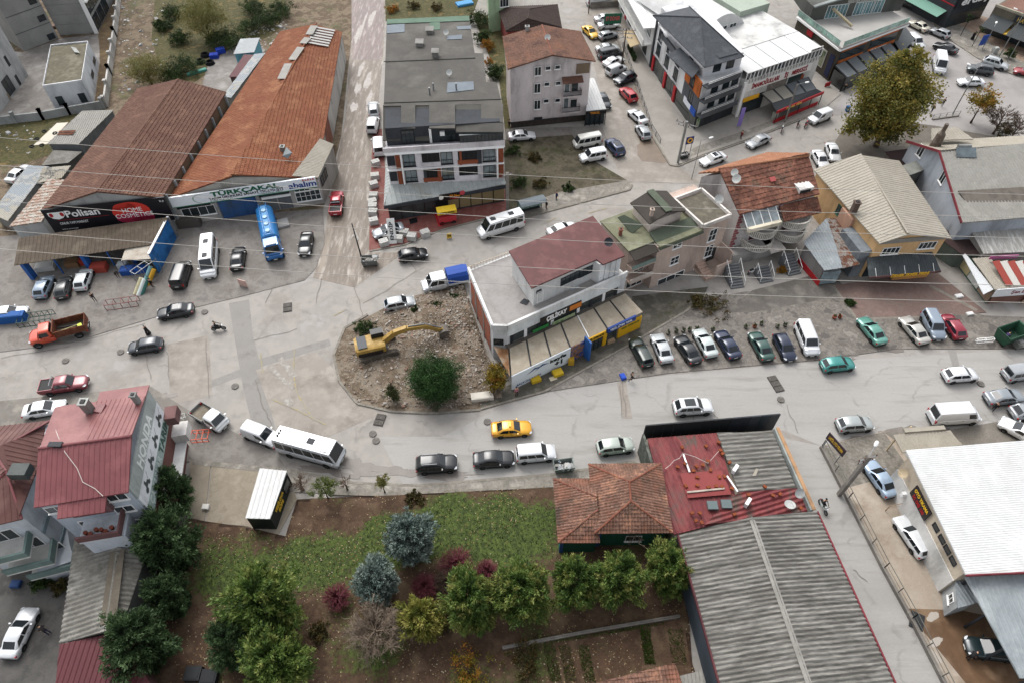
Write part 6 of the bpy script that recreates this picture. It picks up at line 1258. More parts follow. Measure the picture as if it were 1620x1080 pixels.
# --- patched red roof restaurant
zr = 3.4
b = bld('restaurant', 'low restaurant with patched red sheet roof, black parapet and orange side wall', 'restaurant', GP([(1022, 690), (1226, 675), (1280, 810), (1070, 845)], 3))
def pt_(l, z): return [G(x, y, z) for x, y in l]
MB().prism([xy(q) for q in pt_([(1022, 690), (1226, 675), (1282, 806), (1068, 845)], zr)], 0, zr - .6).build('wall', wallm('a59a8c'), b)
PR = pm('patched_red', ['8e3c40', '7d3438', '9f4a4a', '6f5a52'], .35, .6, 0, .1, 5, 0, .5, stains=('74605a', .6), stscale=.3, stretch=(1.4, .7, 1))
roof_plane('roof', [G(1066, 845, 3.1), G(1174, 818, 3.1), G(1134, 684, 3.3), G(1024, 693, 3.3)], 'sheet', PR, b, .1, .5)
roof_plane('roof', [G(1259, 772, 3.1), G(1222, 682, 3.2), G(1134, 684, 3.4), G(1169, 777, 3.4)], 'sine', ASBW, b, .1, .5)
roof_plane('roof', [G(1282, 808, 3.0), G(1260, 772, 3.1), G(1168, 778, 3.42), G(1114, 830, 3.2)], 'sine', PR, b, .1, .5)
MB().slab([G(1085, 780, 3.42), G(1155, 776, 3.46), G(1142, 743, 3.5), G(1076, 748, 3.46)], .05).build('roof_patch', pm('red_patch', ['a84a48', '9c4240'], .3, .6), b); MB().slab([G(1088, 787, 3.42), G(1157, 781, 3.46), G(1155, 775, 3.5), G(1086, 779, 3.46)], .05).build('roof_patch', MATS['red_patch'], b)
MB().bar(G(1087, 778, 3.55), G(1146, 772, 3.55), .18, .12).build('roof_batten', wallm('b3a99e'), b); MB().bar(G(1081, 718, 3.6), G(1091, 746, 3.6), .16, .12).build('roof_batten', WHITE, b); MB().bar(G(1150, 752, 3.6), G(1167, 777, 3.6), .16, .12).build('roof_batten', WHITE, b)
for q in ((1127, 799), (1149, 797)): MB().box(tuple(G(q[0], q[1], 3.5)), (1.0, .9, .3)).build('roof_light', flat('6d7b7c', .3, .6), b)
rr = random.Random(5); HB = pm('hollow_brick_piece', ['a85a34', '96502f'], 2, .9)
for q in ((1079, 707), (1117, 705), (1084, 733), (1072, 738), (1102, 737), (1112, 735), (1097, 744), (1124, 743), (1103, 754), (1085, 768), (1103, 767), (1121, 770), (1133, 768), (1142, 769), (1138, 754), (1146, 753), (1140, 712), (1143, 717), (1154, 731), (1158, 772), (1210, 769), (1095, 811), (1107, 811), (1101, 823), (1110, 826), (1162, 813), (1184, 782), (1223, 783), (1234, 781), (1267, 803), (1120, 729), (1137, 699)):
 c = G(q[0], q[1], 3.55); MB().box(tuple(c), (.36, .28, .22), rr.uniform(0, 3)).build('brick', HB, b)
fN = Face(G(1018, 686, 2.6), G(1228, 668, 2.6), b); fN.A.z = fN.B.z = 0
for i in range(14): fN.slabpart('parapet_panel', fN.L * i / 14, fN.L * (i + 1) / 14 - .04, 0, 4.3, -.1, .06, flat('22262a', .5, .6) if i < 9 else flat(['2a3038', '30323c', '3b4048', '23303a', '2a2e36'][i - 9], .4, .6))
a, c = G(1227, 676, 3.7), G(1285, 806, 3.7); MB().bar(a - V3((0, 0, 1.85)), c - V3((0, 0, 1.85)), .35, 3.7).build('side_wall', wallm('9aa09c'), b); MB().bar(a + V3((.2, 0, .02)), c + V3((.2, 0, .02)), .35, .12).build('wall_cap', wallm('b08a66'), b)
a, c = G(1018, 686, 3.7), G(1031, 731, 3.7); MB().bar(a - V3((0, 0, 1.85)), c - V3((0, 0, 1.85)), .25, 3.7).build('side_wall', pm('leaf_screen', ['3c403a', '8a8d84'], 2.5, .8), b)
for q in ((1163, 741), (1183, 794)):
 c = G(q[0], q[1], 3.8); MB().box((c.x, c.y, 3.75), (.9, .35, .65), .9).build('ac_unit', WHITE, b)
dish(b, G(1262, 785, 3.4), .5); dish(b, G(1248, 800, 3.4), .55, (0, 0.2, 1), post=.4)
MB().slab([G(1196, 752, 3.5), G(1200, 741, 3.55), G(1196, 740, 3.55), G(1190, 752, 3.5)], .03).build('roof_patch', SH_CR, b)
m = MB(); cp = [(1052, 741), (1060, 735), (1066, 728), (1075, 724), (1080, 716), (1100, 722), (1120, 732), (1137, 713)]; m.tube([G(x, y, 3.6) for x, y in cp], .03, 5); m.build('roof_cable', flat('cfc3bd', .7, .7), b)
# --- big fibre cement warehouse
F = [G(1150, 1120, 5.2), G(1432, 1120, 5.2), G(1291, 809, 5.2), G(1074, 846, 5.2)]
b = bld('warehouse', 'large warehouse with weathered grey corrugated roof beside the side street', 'warehouse', F)
gable(b, F, 5.2, G(1294, 1120, 6.6), G(1187, 814, 6.6), 6.6, 'sine', ASBW, pm('sheet_slate', ['4a5560', '3f4952'], .4, .7, 0, .08, 5, 0, .75), ins=.5, pitch=.4)
MB().bar(F[1] + V3((.1, 0, 0)), F[2] + V3((.1, 0, 0)), .14, .35).build('verge_board', wallm('7a3038'), b); MB().bar(F[0] - V3((.1, 0, 0)), F[3] - V3((.1, 0, 0)), .14, .35).build('verge_board', wallm('5a3034'), b)
MB().bar(G(1290, 1110, 6.72), G(1190, 822, 6.72), .5, .05).build('ridge_sheet', pm('pale_ridge', ['b5b2ab', 'a09d96'], .8, .9), b)
# --- white warehouse
F = GP([(1528, 908), (1700, 900), (1700, 694), (1429, 716)], 5.6)
b = bld('warehouse', 'white roofed car wash warehouse with cream walls and price banner', 'warehouse', F)
roof_plane('roof', [F[3] + V3((0, 0, .6)), F[0], F[1], F[2] + V3((0, 0, .6))], 'sheet', SH_WHT, b, .15, .22)
w = shrink(F, .6); MB().prism(w, 0, 5.4).build('wall', wallm('cfc2ae'), b); MB().bar(F[0] - V3((0, .1, 0)), F[1] - V3((0, .1, 0)), .12, .3).build('verge_board', wallm('7a3038'), b)
f = Face(w[3], w[0], b); f.slabpart('white_wall', 0, f.L, 0, 3.0, 0, .1, wallm('d8d6d2'))
for px in ((1484, 831), (1493, 850), (1502, 866), (1511, 884)): u, z = on_wall(w[3], w[0], px); f.win((u, 4.2), .9, .7, mull=0, frame=DARK, sill=False)
f.win((f.L * .86, 1.2), 2.6, .8, mull=1, frame=DARK, sill=False); s_ = f.slabpart('price_banner', f.L * .24, f.L * .5, 3.2, 4.8, .1, .2, flat('2a2426', .5, .8)); lettering('OTO YIKAMA', f.pt(f.L * .37, 4.3, .22), f.d, up, .45, flat('e0b52c', .5, .9), s_, f.L * .22, .02, local=True); lettering('İÇ DIŞ 150', f.pt(f.L * .37, 3.6, .22), f.d, up, .4, RED, s_, f.L * .18, .02, local=True)
f.slabpart('ac_unit', f.L * .2, f.L * .23, 2.0, 2.6, .1, .5, WHITE); dish(b, f.pt(f.L * .1, 3.6, .6), .5, (-.7, -.3, .5), wallm('cbb89a'))
roof_plane('front_canopy', [G(1428, 715, 3.6), G(1522, 703, 3.6), G(1503, 680, 3.8), G(1413, 687, 3.8)], 'sheet', SH_CR, b, .1, .4); MB().bar(G(1430, 681, 3.9), G(1494, 676, 3.9), .5, .25).build('canopy_edge', SH_CR, b)
for px in ((1402, 712), (1420, 700)): c = G(*px); MB().bar(c, c + V3((0, 0, 3.4)), .14).build('canopy_post', wallm('cbb89a'), b)
roof_plane('lean_to_roof', [G(1614, 1072, 4.0), G(1720, 1072, 4.0), G(1720, 905, 4.6), G(1526, 911, 4.6)], 'sheet', SH_BLU, b, .12, .45)
for i in range(4): q = G(1526 + 90 * i / 3, 911 + 160 * i / 3, 4.3); MB().bar((q.x + .4, q.y - .2, 0), (q.x + .4, q.y - .2, 4.0), .18).build('post', DARK, b)
F = GP([(1516, 961), (1552, 951), (1530, 909), (1510, 908)], 2.9); roof_plane('annex_roof', F, 'sheet', SH_BLU, b, .08, .35); w = shrink(F, .2); MB().prism([xy(q) for q in w], 0, 2.75).build('annex_wall', wallm('a3a7a8'), b); f = Face(w[3], w[0], b); f.win((f.L * .6, 1.7), .9, .9)
# --- tiled roof at the garden's end
b, R = shed('garden_shed', 'low shed with pale orange tile roof at the end of the vegetable plot', [(900, 1130, 2.6), (1090, 1110, 2.6), (1067, 1048, 3.2), (890, 1092, 3.2)], wallm('8a7a6c'), TI_MOS, 'tile', pitch=.3)
shed('garden_shed', 'small grey sheet lean-to beside the slate warehouse wall', [(1082, 1110, 2.4), (1122, 1110, 2.4), (1109, 1060, 2.6), (1076, 1068, 2.6)], wallm('8a8a88'), SH_GRY, 'sheet')
# ================================================================== VEHICLES
RUBBER = flat('1a1a1b', .8, .6); RIM = flat('8f9294', .35, .6, .6); CGLASS = glassm('car_glass', '1c2226', .05, .5); LAMPW = flat('dfe3e6', .15, .8); LAMPR = flat('a31f22', .25, .8); PLATE = flat('dcdcd8', .5, .8); TRIM = flat('1e2022', .55, .7)
PAINT = {}
def paint(h, metal=.2, k=.72):
 n = 'car_paint_' + h
 if n not in MATS:
  pm(n, [h, h], .8, .32, 0, .03, 3, metal, k, spec=.5, coat=.6, stains=(''.join('%02x' % int(int(h[i:i + 2], 16) * .86 + 14) for i in (0, 2, 4)), .35), stscale=1.2)
 return MATS[n]
DEF = paint('c9cbcd')
def loft(name, secs, mat, parent, smooth=True, caps=True):
 """secs: list of rings (same count)"""
 m = MB(); n = len(secs[0]); v = [q for s in secs for q in s]
 f = [(i * n + j, i * n + (j + 1) % n, (i + 1) * n + (j + 1) % n, (i + 1) * n + j) for i in range(len(secs) - 1) for j in range(n)]
 if caps: f += [tuple(range(n - 1, -1, -1)), tuple(range((len(secs) - 1) * n, len(secs) * n))]
 m.add(v, f); o = m.bl(name, mat, parent, smooth)
 if smooth:
  bm = bmesh.new(); bm.from_mesh(o.data); bmesh.ops.recalc_face_normals(bm, faces=bm.faces[:])
  for e in bm.edges:
   if len(e.link_faces) == 2 and e.calc_face_angle(0) > .75: e.smooth = False
  bm.to_mesh(o.data); bm.free()
 return o
def ring(x, hw, zb, zt, r=.1):
 h = [(0, zb), (hw * .84, zb), (hw * .985, zb + (zt - zb) * .2), (hw, zb + (zt - zb) * .55), (hw * .975, zt - r), (hw * .88, zt - r * .15), (hw * .45, zt + .012), (0, zt + .018)]
 return [V3((x, y, z)) for y, z in h] + [V3((x, -y, z)) for y, z in h[-2:0:-1]]
def gring(x, wb, zb, wt, zt):
 h = [(0, zb), (wb, zb), (wt + (wb - wt) * .12, zt - (zt - zb) * .14), (wt - .1 * min(1, (zt - zb) * 3), zt - .01), (wt * .5, zt + .012), (0, zt + .018)]
 return [V3((x, y, z)) for y, z in h] + [V3((x, -y, z)) for y, z in h[-2:0:-1]]
def glass(name, pts, parent, mat=None, off=.014, inset=(.08, .08)):
 """4 corner glass pane, inset and set proud of the shell"""
 a, b, c, d = [V3(p) for p in pts]; iu, iv = inset
 bil = lambda u, v: a.lerp(b, u).lerp(d.lerp(c, u), v)
 n = (b - a).cross(d - a).normalized() * off
 q = [bil(iu, iv) + n, bil(1 - iu, iv) + n, bil(1 - iu, 1 - iv) + n, bil(iu, 1 - iv) + n]
 m = MB(); m.add(q + [p - n * 2 for p in q], [(0, 1, 2, 3), (0, 4, 5, 1), (1, 5, 6, 2), (2, 6, 7, 3), (3, 7, 4, 0)])
 return m.bl(name, mat or CGLASS, parent)
def wheel(parent, x, y, r, w=.21):
 s = 1 if y > 0 else -1; m = MB(); n = 20
 prof = [(r * .62, 0), (r * .95, 0), (r, w * .2), (r, w * .8), (r * .95, w)]
 vs = [V3((x + q[0] * math.cos(2 * PI * i / n), y - s * q[1] + s * .02, r + q[0] * math.sin(2 * PI * i / n))) for q in prof for i in range(n)]
 m.add(vs, [(k * n + i, k * n + (i + 1) % n, (k + 1) * n + (i + 1) % n, (k + 1) * n + i) for k in range(4) for i in range(n)])
 t = m.bl('wheel', RUBBER, parent, True)
 m = MB(); cc = V3((x, y - s * .03, r)); vs = [cc + V3((0, s * .03, 0))]
 for i in range(20): a = 2 * PI * i / 20; vs.append(cc + V3((math.cos(a), 0, math.sin(a))) * r * (.64 if i % 4 else .6))
 m.add(vs, [(0, i + 1, (i + 1) % 20 + 1) for i in range(20)]); m.bl('rim', RIM, t)
 m = MB(); m.add([V3((x + (r + .07) * math.cos(PI * i / 14), y + s * .006, r + (r + .06) * math.sin(PI * i / 14))) for i in range(15)], [tuple(range(15)) if s > 0 else tuple(range(14, -1, -1))]); m.bl('wheel_arch', TRIM, parent)
def car(name, p):
 """p: dict of measures in metres, nose towards +X"""
 t = bpy.data.objects.new(name, None); COL.objects.link(t); t.empty_display_size = .3
 L, W, H = p['L'], p['W'], p['H']; hw = W / 2; bz, hz = p['belt'], p['hood']; zb = p.get('zb', .2); F, Rr = L / 2, -L / 2; xf, rf, rr_, xr = p['xf'], p['rf'], p['rr'], p['xr']; tz = p.get('trunk', bz)
 S = [ring(F, hw * .74, zb + .12, hz - .22), ring(F - .1, hw * .88, zb + .03, hz - .12), ring(F - .35, hw * .97, zb, hz - .05), ring((F + xf) / 2, hw, zb, hz + (bz - hz) * .35), ring(xf, hw, zb, bz - .02)]
 S += [ring(xf - .5, hw, zb, bz)] + [ring(min(xr + .3, 0), hw, zb, bz + .02)] + ([ring(xr - .05, hw, zb, tz)] if xr - .05 > Rr + .4 else []) + [ring(Rr + .3, hw * .985, zb, tz), ring(Rr + .1, hw * .94, zb + .04, tz - .03), ring(Rr, hw * .86, zb + .14, tz - .12)]
 body = loft('body', S, DEF, t)
 wb, wt = hw * .93, hw * p.get('tum', .74); Ht = H
 Q = [gring(xf, wb, bz - .04, wt * 1.02, bz), gring((xf + rf) / 2, wb, bz - .04, wt * 1.0, bz + (Ht - bz) * .5), gring(rf, wb, bz - .04, wt, Ht - .03), gring((rf + rr_) / 2, wb, bz - .04, wt, Ht), gring(rr_, wb, bz - .04, wt, Ht - .03), gring(xr, wb * .97, bz - .04, wt * .98, max(tz, bz) + .005)]
 roof = loft('roof', Q, DEF, t)
 e = .1
 glass('windscreen', [(xf + .0, -wt * 1.0, bz), (xf, wt * 1.0, bz), (rf, wt * .9, Ht - .03), (rf, -wt * .9, Ht - .03)], t, off=.045, inset=(.04, .07))
 if p.get('rear', True): glass('rear_window', [(xr, wt * .96, max(tz, bz)), (xr, -wt * .96, max(tz, bz)), (rr_, -wt * .9, Ht - .03), (rr_, wt * .9, Ht - .03)], t, off=.025, inset=(.07, .1))
 z0_, z1_ = bz + .02, Ht - (Ht - bz) * .17; kx = lambda x, z: x
 for s in (1, -1):
  fx = lambda fr, z: (xf - .18 + (rf - .05 - xf + .18) * ((z - bz) / (Ht - bz))) * (1 - fr) + (xr + .2 + (rr_ + .1 - xr - .2) * ((z - bz) / (Ht - bz))) * fr
  yy = lambda z: s * (wb + (wt + (wb - wt) * .12 - wb) * ((z - bz) / max(.01, (Ht - bz) * .86)))
  for a, b in p.get('side', ((0, .48), (.52, 1))):
   q = [(fx(a, z0_), yy(z0_), z0_), (fx(b, z0_), yy(z0_), z0_), (fx(b, z1_), yy(z1_), z1_), (fx(a, z1_), yy(z1_), z1_)]
   if s < 0: q = [q[1], q[0], q[3], q[2]]
   glass('side_window', q, t, inset=(.02, .06), off=.016)
  xm = xf - .35; m = MB().box((xm, s * (hw + .09), bz + .06), (.12, .2, .14)); m.bl('mirror', DEF, t)
  r = p.get('wr', .31)
  for x in (p['fa'], p['ra']) + ((p['ra2'],) if 'ra2' in p else ()): wheel(t, x, s * hw, r)
  m = MB().add([V3((F - .02, s * hw * .72, hz - .2)), V3((F - .12, s * hw * .9, hz - .18)), V3((F - .36, s * hw * .97, hz - .12)), V3((F - .34, s * hw * .9, hz - .035)), V3((F - .14, s * hw * .62, hz - .1)), V3((F - .04, s * hw * .6, hz - .2))], [(0, 1, 2, 3, 4, 5) if s > 0 else (5, 4, 3, 2, 1, 0)])
  for i in range(len(m.v)): m.v[i] = (m.v[i][0] + .03, m.v[i][1] * 1.03, m.v[i][2] + .02)
  m.bl('headlight', LAMPW, t)
  zt_ = tz - .22; MB().box((Rr + .1, s * hw * .84, zt_), (.16, hw * .26, .2 if H < 1.9 else .4)).bl('taillight', LAMPR, t)
  for a in (.3, .72): q = fx(a, bz); MB().box((q - .2, s * (hw + .01), bz - .16), (.16, .03, .03)).bl('door_handle', DEF if p.get('paint_handles') else TRIM, t)
  MB().box(((p['fa'] + p['ra']) / 2, s * (hw * .985), zb + .1), (p['fa'] - p['ra'] - .8, .05, .16)).bl('side_skirt', TRIM, t)
 MB().box((F - .03, 0, zb + .2), (.08, hw * 1.15, .2)).bl('grille', TRIM, t); MB().box((Rr + .01, 0, zb + .16), (.1, hw * 1.5, .16)).bl('bumper', TRIM, t)
 MB().box((F + .02, 0, zb + .16), (.03, .5, .11)).bl('number_plate', PLATE, t); MB().box((Rr - .02 + .03, 0, tz - .36), (.04, .5, .11)).bl('number_plate', PLATE, t)
 if p.get('rails'):
  for s in (1, -1): MB().bar((rf - .2, s * wt * .86, H + .05), (rr_ + .1, s * wt * .86, H + .05), .05).bl('roof_rail', STEEL, t)
 if p.get('sunroof'): MB().box(((rf + rr_) / 2 + .1, 0, H + .012), (abs(rf - rr_) * .62, wt * 1.35, .02)).bl('sunroof', CGLASS, t)
 if p.get('sign'):
  MB().box(((rf + rr_) / 2 + .2, 0, H + .1), (.2, .6, .18)).bl('roof_sign', flat('e8d060', .5, .9), t)
 return t
SED = dict(L=4.5, W=1.8, H=1.45, belt=.95, hood=.86, xf=1.0, rf=.2, rr=-.95, xr=-1.65, trunk=1.02, fa=1.4, ra=-1.25)
HAT = dict(L=4.05, W=1.74, H=1.5, belt=.97, hood=.88, xf=1.0, rf=.3, rr=-1.45, xr=-1.92, trunk=1.0, fa=1.28, ra=-1.22)
SUV = dict(L=4.45, W=1.88, H=1.68, belt=1.1, hood=1.02, xf=1.0, rf=.35, rr=-1.6, xr=-2.1, trunk=1.08, fa=1.4, ra=-1.3, wr=.36, zb=.25, rails=True, side=((0, .36), (.38, .68), (.7, .98)), tum=.76)
SUVS = dict(SUV, rails=False, sunroof=True)
MPV = dict(L=4.35, W=1.82, H=1.82, belt=1.1, hood=1.0, xf=1.2, rf=.55, rr=-1.95, xr=-2.12, trunk=1.05, fa=1.35, ra=-1.35, wr=.32, tum=.82, side=((0, .33), (.35, .65), (.67, .98)))
PVAN = dict(MPV, side=((0, .33),), rear=True)
WAG = dict(L=4.5, W=1.72, H=1.46, belt=.95, hood=.88, xf=.95, rf=.25, rr=-1.85, xr=-2.15, trunk=.98, fa=1.4, ra=-1.25, side=((0, .35), (.37, .66), (.68, .98)))
VAN = dict(L=5.6, W=2.0, H=2.45, belt=1.3, hood=1.15, xf=2.15, rf=1.35, rr=-2.65, xr=-2.75, trunk=1.3, fa=1.85, ra=-1.8, wr=.36, tum=.88, zb=.28, side=((0, .2),))
MINV = dict(L=4.9, W=1.92, H=1.95, belt=1.15, hood=1.02, xf=1.6, rf=.85, rr=-2.25, xr=-2.4, trunk=1.15, fa=1.55, ra=-1.55, wr=.34, tum=.83, side=((0, .28), (.3, .63), (.65, .97)))
OLDB = dict(L=4.7, W=1.75, H=2.0, belt=1.1, hood=.95, xf=2.1, rf=1.55, rr=-2.15, xr=-2.28, trunk=1.1, fa=1.35, ra=-1.35, wr=.31, tum=.84, side=((0, .22), (.24, .5), (.52, .75), (.77, .97)))
SPR = dict(L=6.9, W=2.05, H=2.7, belt=1.4, hood=1.15, xf=2.75, rf=1.9, rr=-3.3, xr=-3.4, trunk=1.4, fa=2.3, ra=-2.0, wr=.36, tum=.86, zb=.28, side=((0, .16), (.18, .38), (.39, .6), (.61, .8), (.81, .98)))
BUS = dict(L=7.6, W=2.3, H=2.85, belt=1.35, hood=1.1, xf=3.7, rf=3.1, rr=-3.6, xr=-3.75, trunk=1.35, fa=2.4, ra=-2.0, wr=.42, tum=.9, zb=.35, side=((0, .15), (.16, .32), (.33, .49), (.5, .66), (.67, .83), (.84, .98)))
PICK = dict(L=5.3, W=1.86, H=1.8, belt=1.15, hood=1.08, xf=1.25, rf=.6, rr=-.65, xr=-.85, trunk=1.12, fa=1.65, ra=-1.5, wr=.39, zb=.32, tum=.78)
def bed(t, x0, x1, hw, z0, z1, mat, inner, name='cargo_bed'):
 m = MB(); c = (x0 + x1) / 2
 for s in (1, -1): m.box((c, s * (hw - .04), (z0 + z1) / 2), (x1 - x0, .08, z1 - z0))
 m.box((x0 + .04, 0, (z0 + z1) / 2), (.08, 2 * hw - .16, z1 - z0)); m.box((x1 - .04, 0, (z0 + z1) / 2), (.08, 2 * hw - .16, z1 - z0))
 o = m.bl(name, mat, t); MB().box((c, 0, z0 + .04), (x1 - x0 - .16, 2 * hw - .16, .08)).bl('bed_floor', inner, o); return o
def truck(name, kind):
 CAB = dict(L=2.3, W=1.9, H=2.0, belt=1.2, hood=1.0, xf=.75, rf=.25, rr=-.95, xr=-1.08, trunk=1.2, fa=.3, ra=-.6, wr=.34, zb=.3, tum=.84, side=((0, .9),))
 if kind == 'tarp': CAB.update(L=3.3, W=2.0, H=2.2, xf=.95, rf=.35, rr=-1.45, xr=-1.55, fa=.75, hood=1.1, belt=1.25, side=((0, .47), (.52, .95)))
 if kind == 'dump': CAB.update(L=3.0, W=2.2, H=2.3, belt=1.45, hood=1.35, xf=.35, rf=-.05, rr=-1.2, xr=-1.35, fa=.7, wr=.48, zb=.45)
 if kind == 'tank': CAB.update(L=2.3, W=2.45, H=2.9, belt=1.7, hood=1.45, xf=1.02, rf=.75, rr=-.95, xr=-1.05, fa=.2, wr=.5, zb=.5)
 t = car(name, CAB); hw = CAB['W'] / 2
 rear = {'open': -3.4, 'tarp': -4.6, 'dump': -5.2, 'tank': -8.4}[kind]
 for o in list(t.children):                                       # rear lamps and axle move to the end of the chassis
  if o.name.startswith(('taillight', 'bumper')) or (o.name.startswith('number_plate') and o.data.vertices[0].co.x < 0): o.location.x = rear + CAB['L'] / 2
  if o.name.startswith(('wheel',)) and min(v.co.x for v in o.data.vertices) < CAB['ra'] - .1 and max(v.co.x for v in o.data.vertices) < CAB['ra'] + .7: o.location.x = rear + 1.2 - CAB['ra']
  if o.name.startswith('side_skirt'): bpy.data.objects.remove(o)
 x1 = -CAB['L'] / 2 - .05
 for s in (1, -1): MB().bar((x1 + .5, s * .45, CAB['zb'] + .25), (rear, s * .45, CAB['zb'] + .25), .12, .2).bl('chassis_rail', TRIM, t)
 if kind == 'open': bed(t, rear, x1, .98, .78, 1.25, flat('8d8f8c', .6, .7), pm('dusty_bed', ['a59c8c', '8a8172'], 1.2, .9), 'cargo_bed')
 if kind == 'tarp':
  bed(t, rear, x1, 1.05, .8, 1.25, flat('c9ccce', .5, .7), DARK)
  TA = flat('1d4aa0', .6, .75); loft('tarpaulin', [[V3((x, y, z)) for y, z in ((-1.07, 1.2), (1.07, 1.2), (1.07, 2.15), (.75, 2.55), (0, 2.65), (-.75, 2.55), (-1.07, 2.15))] for x in (x1 - .05, (x1 + rear) / 2, rear + .02)], TA, t, False)
 if kind == 'dump':
  o = bed(t, rear, x1, 1.12, 1.0, 2.0, pm('wooden_sides', ['8b5138', '74432f', '9a6244'], 1.5, .85, .1, .15), pm('bed_dirt', ['4a4038', '6a5c4c'], 1, .9))
  for i in range(5):
   for s in (1, -1): MB().box((rear + .1 + i * (x1 - rear - .2) / 4, s * 1.15, 1.5), (.1, .06, 1.05)).bl('stake', RUST, o)
  for k_, (c, d, r_) in enumerate((((-3.2, .1, 1.25), (2.4, .12, .1), .2), ((-3.0, -.3, 1.2), (2.6, .1, .1), -.1), ((-4.4, .2, 1.3), (.5, .7, .12), .3))): MB().box(c, d, r_).bl('load_item', [flat('8f8a5c', .6), DARK, flat('b8c43c', .5, .9)][k_], o)
  MB().box((x1 - .05, 0, 2.0), (.15, 2.2, .5)).bl('headboard', pm('wooden_sides'), t)
 if kind == 'tank':
  TB = flat('2b78b8', .4, .75, .1, coat=.3); n = 20
  loft('tank', [[V3((x, 1.2 * k_ * math.cos(2 * PI * i / n), 2.05 + 1.0 * k_ * math.sin(2 * PI * i / n))) for i in range(n)] for x, k_ in ((x1 - .15, .8), (x1 - .35, 1), ((x1 + rear) / 2, 1), (rear + .3, 1), (rear + .08, .8))], TB, t)
  MB().box(((x1 + rear) / 2, 0, 3.08), (6.0, .7, .06)).bl('catwalk', flat('4f93c8', .5, .7), t)
  for i in range(4): c = x1 - 1 - i * 1.5; MB().tube([(c, 0, 3.05), (c, 0, 3.25)], .32, 12).bl('hatch', flat('9fc3dc', .4, .7), t)
  for s in (1, -1):
   MB().box(((x1 + rear) / 2, s * 1.15, 1.0), (6.2, .1, .35)).bl('side_guard', TB, t); wheel(t, rear + 2.5, s * 1.22, .5, .3)
   m = MB(); m.bar((x1 - .4, s * .5, 3.5), (rear + .4, s * .5, 3.5), .05)
   for i in range(5): c = x1 - .4 + i * (rear + .8 - x1) / 4; m.bar((c, s * .5, 2.9), (c, s * .5, 3.5), .04)
   m.bl('roof_rail', TB, t)
  MB().box((.25, 0, 2.98), (.8, 1.4, .12)).bl('roof_hatch', flat('e0e6ea', .5, .8), t)
 return t
PROTO = {}
def proto(kind):
 first = kind not in PROTO
 if first:
  D = dict(sedan=SED, hatch=HAT, suv=SUV, suv_roof=SUVS, mpv=MPV, panel=PVAN, wagon=WAG, van=VAN, minivan=MINV, oldbus=OLDB, minibus=SPR, bus=BUS, pickup=PICK, taxi=dict(SED, sign=True), sedan_roof=dict(SED, sunroof=True))
  NAME = dict(sedan='sedan_car', hatch='hatchback_car', suv='suv_car', suv_roof='suv_car', mpv='people_carrier', panel='panel_van', wagon='estate_car', van='delivery_van', minivan='passenger_van', oldbus='microbus', minibus='minibus', bus='bus', pickup='pickup_truck', taxi='taxi', sedan_roof='sedan_car', open='flatbed_truck', tarp='tarpaulin_truck', dump='dump_truck', tank='tanker_truck')
  if kind in D:
   PROTO[kind] = t = car(NAME[kind], D[kind])
   if kind == 'pickup':
    bd = bed(t, -2.6, -.95, .9, .95, 1.24, DEF, flat('1c1c1e', .8, .6)); MB().box((-1.78, 0, 1.155), (1.6, 1.55, .03)).bl('bed_liner', BLACK, bd)
    m = MB(); m.tube([(-.95, -.75, 1.2), (-1.1, -.7, 1.75), (-1.1, .7, 1.75), (-.95, .75, 1.2)], .05, 8); m.bl('roll_bar', STEEL, t)
   if kind in ('minibus', 'bus'):
    for x in ((1.2, -1.6) if kind == 'minibus' else (.6,)): MB().box((x, 0, t.children[1].dimensions.z * 0 + (2.72 if kind == 'minibus' else 2.88)), (.75, .65, .1)).bl('roof_hatch', DARK, t)
    if kind == 'bus':
     MB().box((0, 0, 2.9), (5.4, 1.5, .1)).bl('roof_pod', DEF, t); MB().box((.6, 0, 2.97), (.8, .7, .06)).bl('roof_hatch', DARK, t)
     for i in range(3): MB().tube([(-3.2 , -.35 + i * .35, 2.84), (-3.2, -.35 + i * .35, 2.94)], .13, 10).bl('roof_fan', BLACK, t)
  else: PROTO[kind] = truck(NAME[kind], kind)
 src = PROTO[kind]
 return src if first else copy_tree(src)
def put(kind, rear, front, col, label, cat=None, z=.06, group=None, h=.75, dark_roof=None):
 A, B = G(rear[0], rear[1], h), G(front[0], front[1], h); c = (A + B) / 2; d = B - A
 if kind not in PROTO: t = proto(kind)
 else: t = copy_tree(PROTO[kind])
 t.location = (c.x, c.y, z); t.rotation_euler = (0, 0, math.atan2(d.y, d.x))
 tag(t, label, cat or {'taxi': 'taxi', 'bus': 'bus', 'minibus': 'minibus', 'van': 'van', 'panel': 'van', 'minivan': 'van', 'oldbus': 'van', 'pickup': 'pickup'}.get(kind, 'truck' if kind in ('open', 'tarp', 'dump', 'tank') else 'car'), group)
 P_ = paint(col)
 for o in t.children:
  k = o.name.split('.')[0]
  if k in ('body', 'roof', 'mirror', 'roof_pod') or (k == 'cargo_bed' and kind == 'pickup'):
   for sl in o.material_slots: sl.link = 'OBJECT'; sl.material = P_
   if k == 'roof' and dark_roof: o.material_slots[0].material = paint(dark_roof)
 return t
WH, BK, SI, LG = 'e6e8ea', '1d1f22', 'a9adb0', 'c3c8ca'
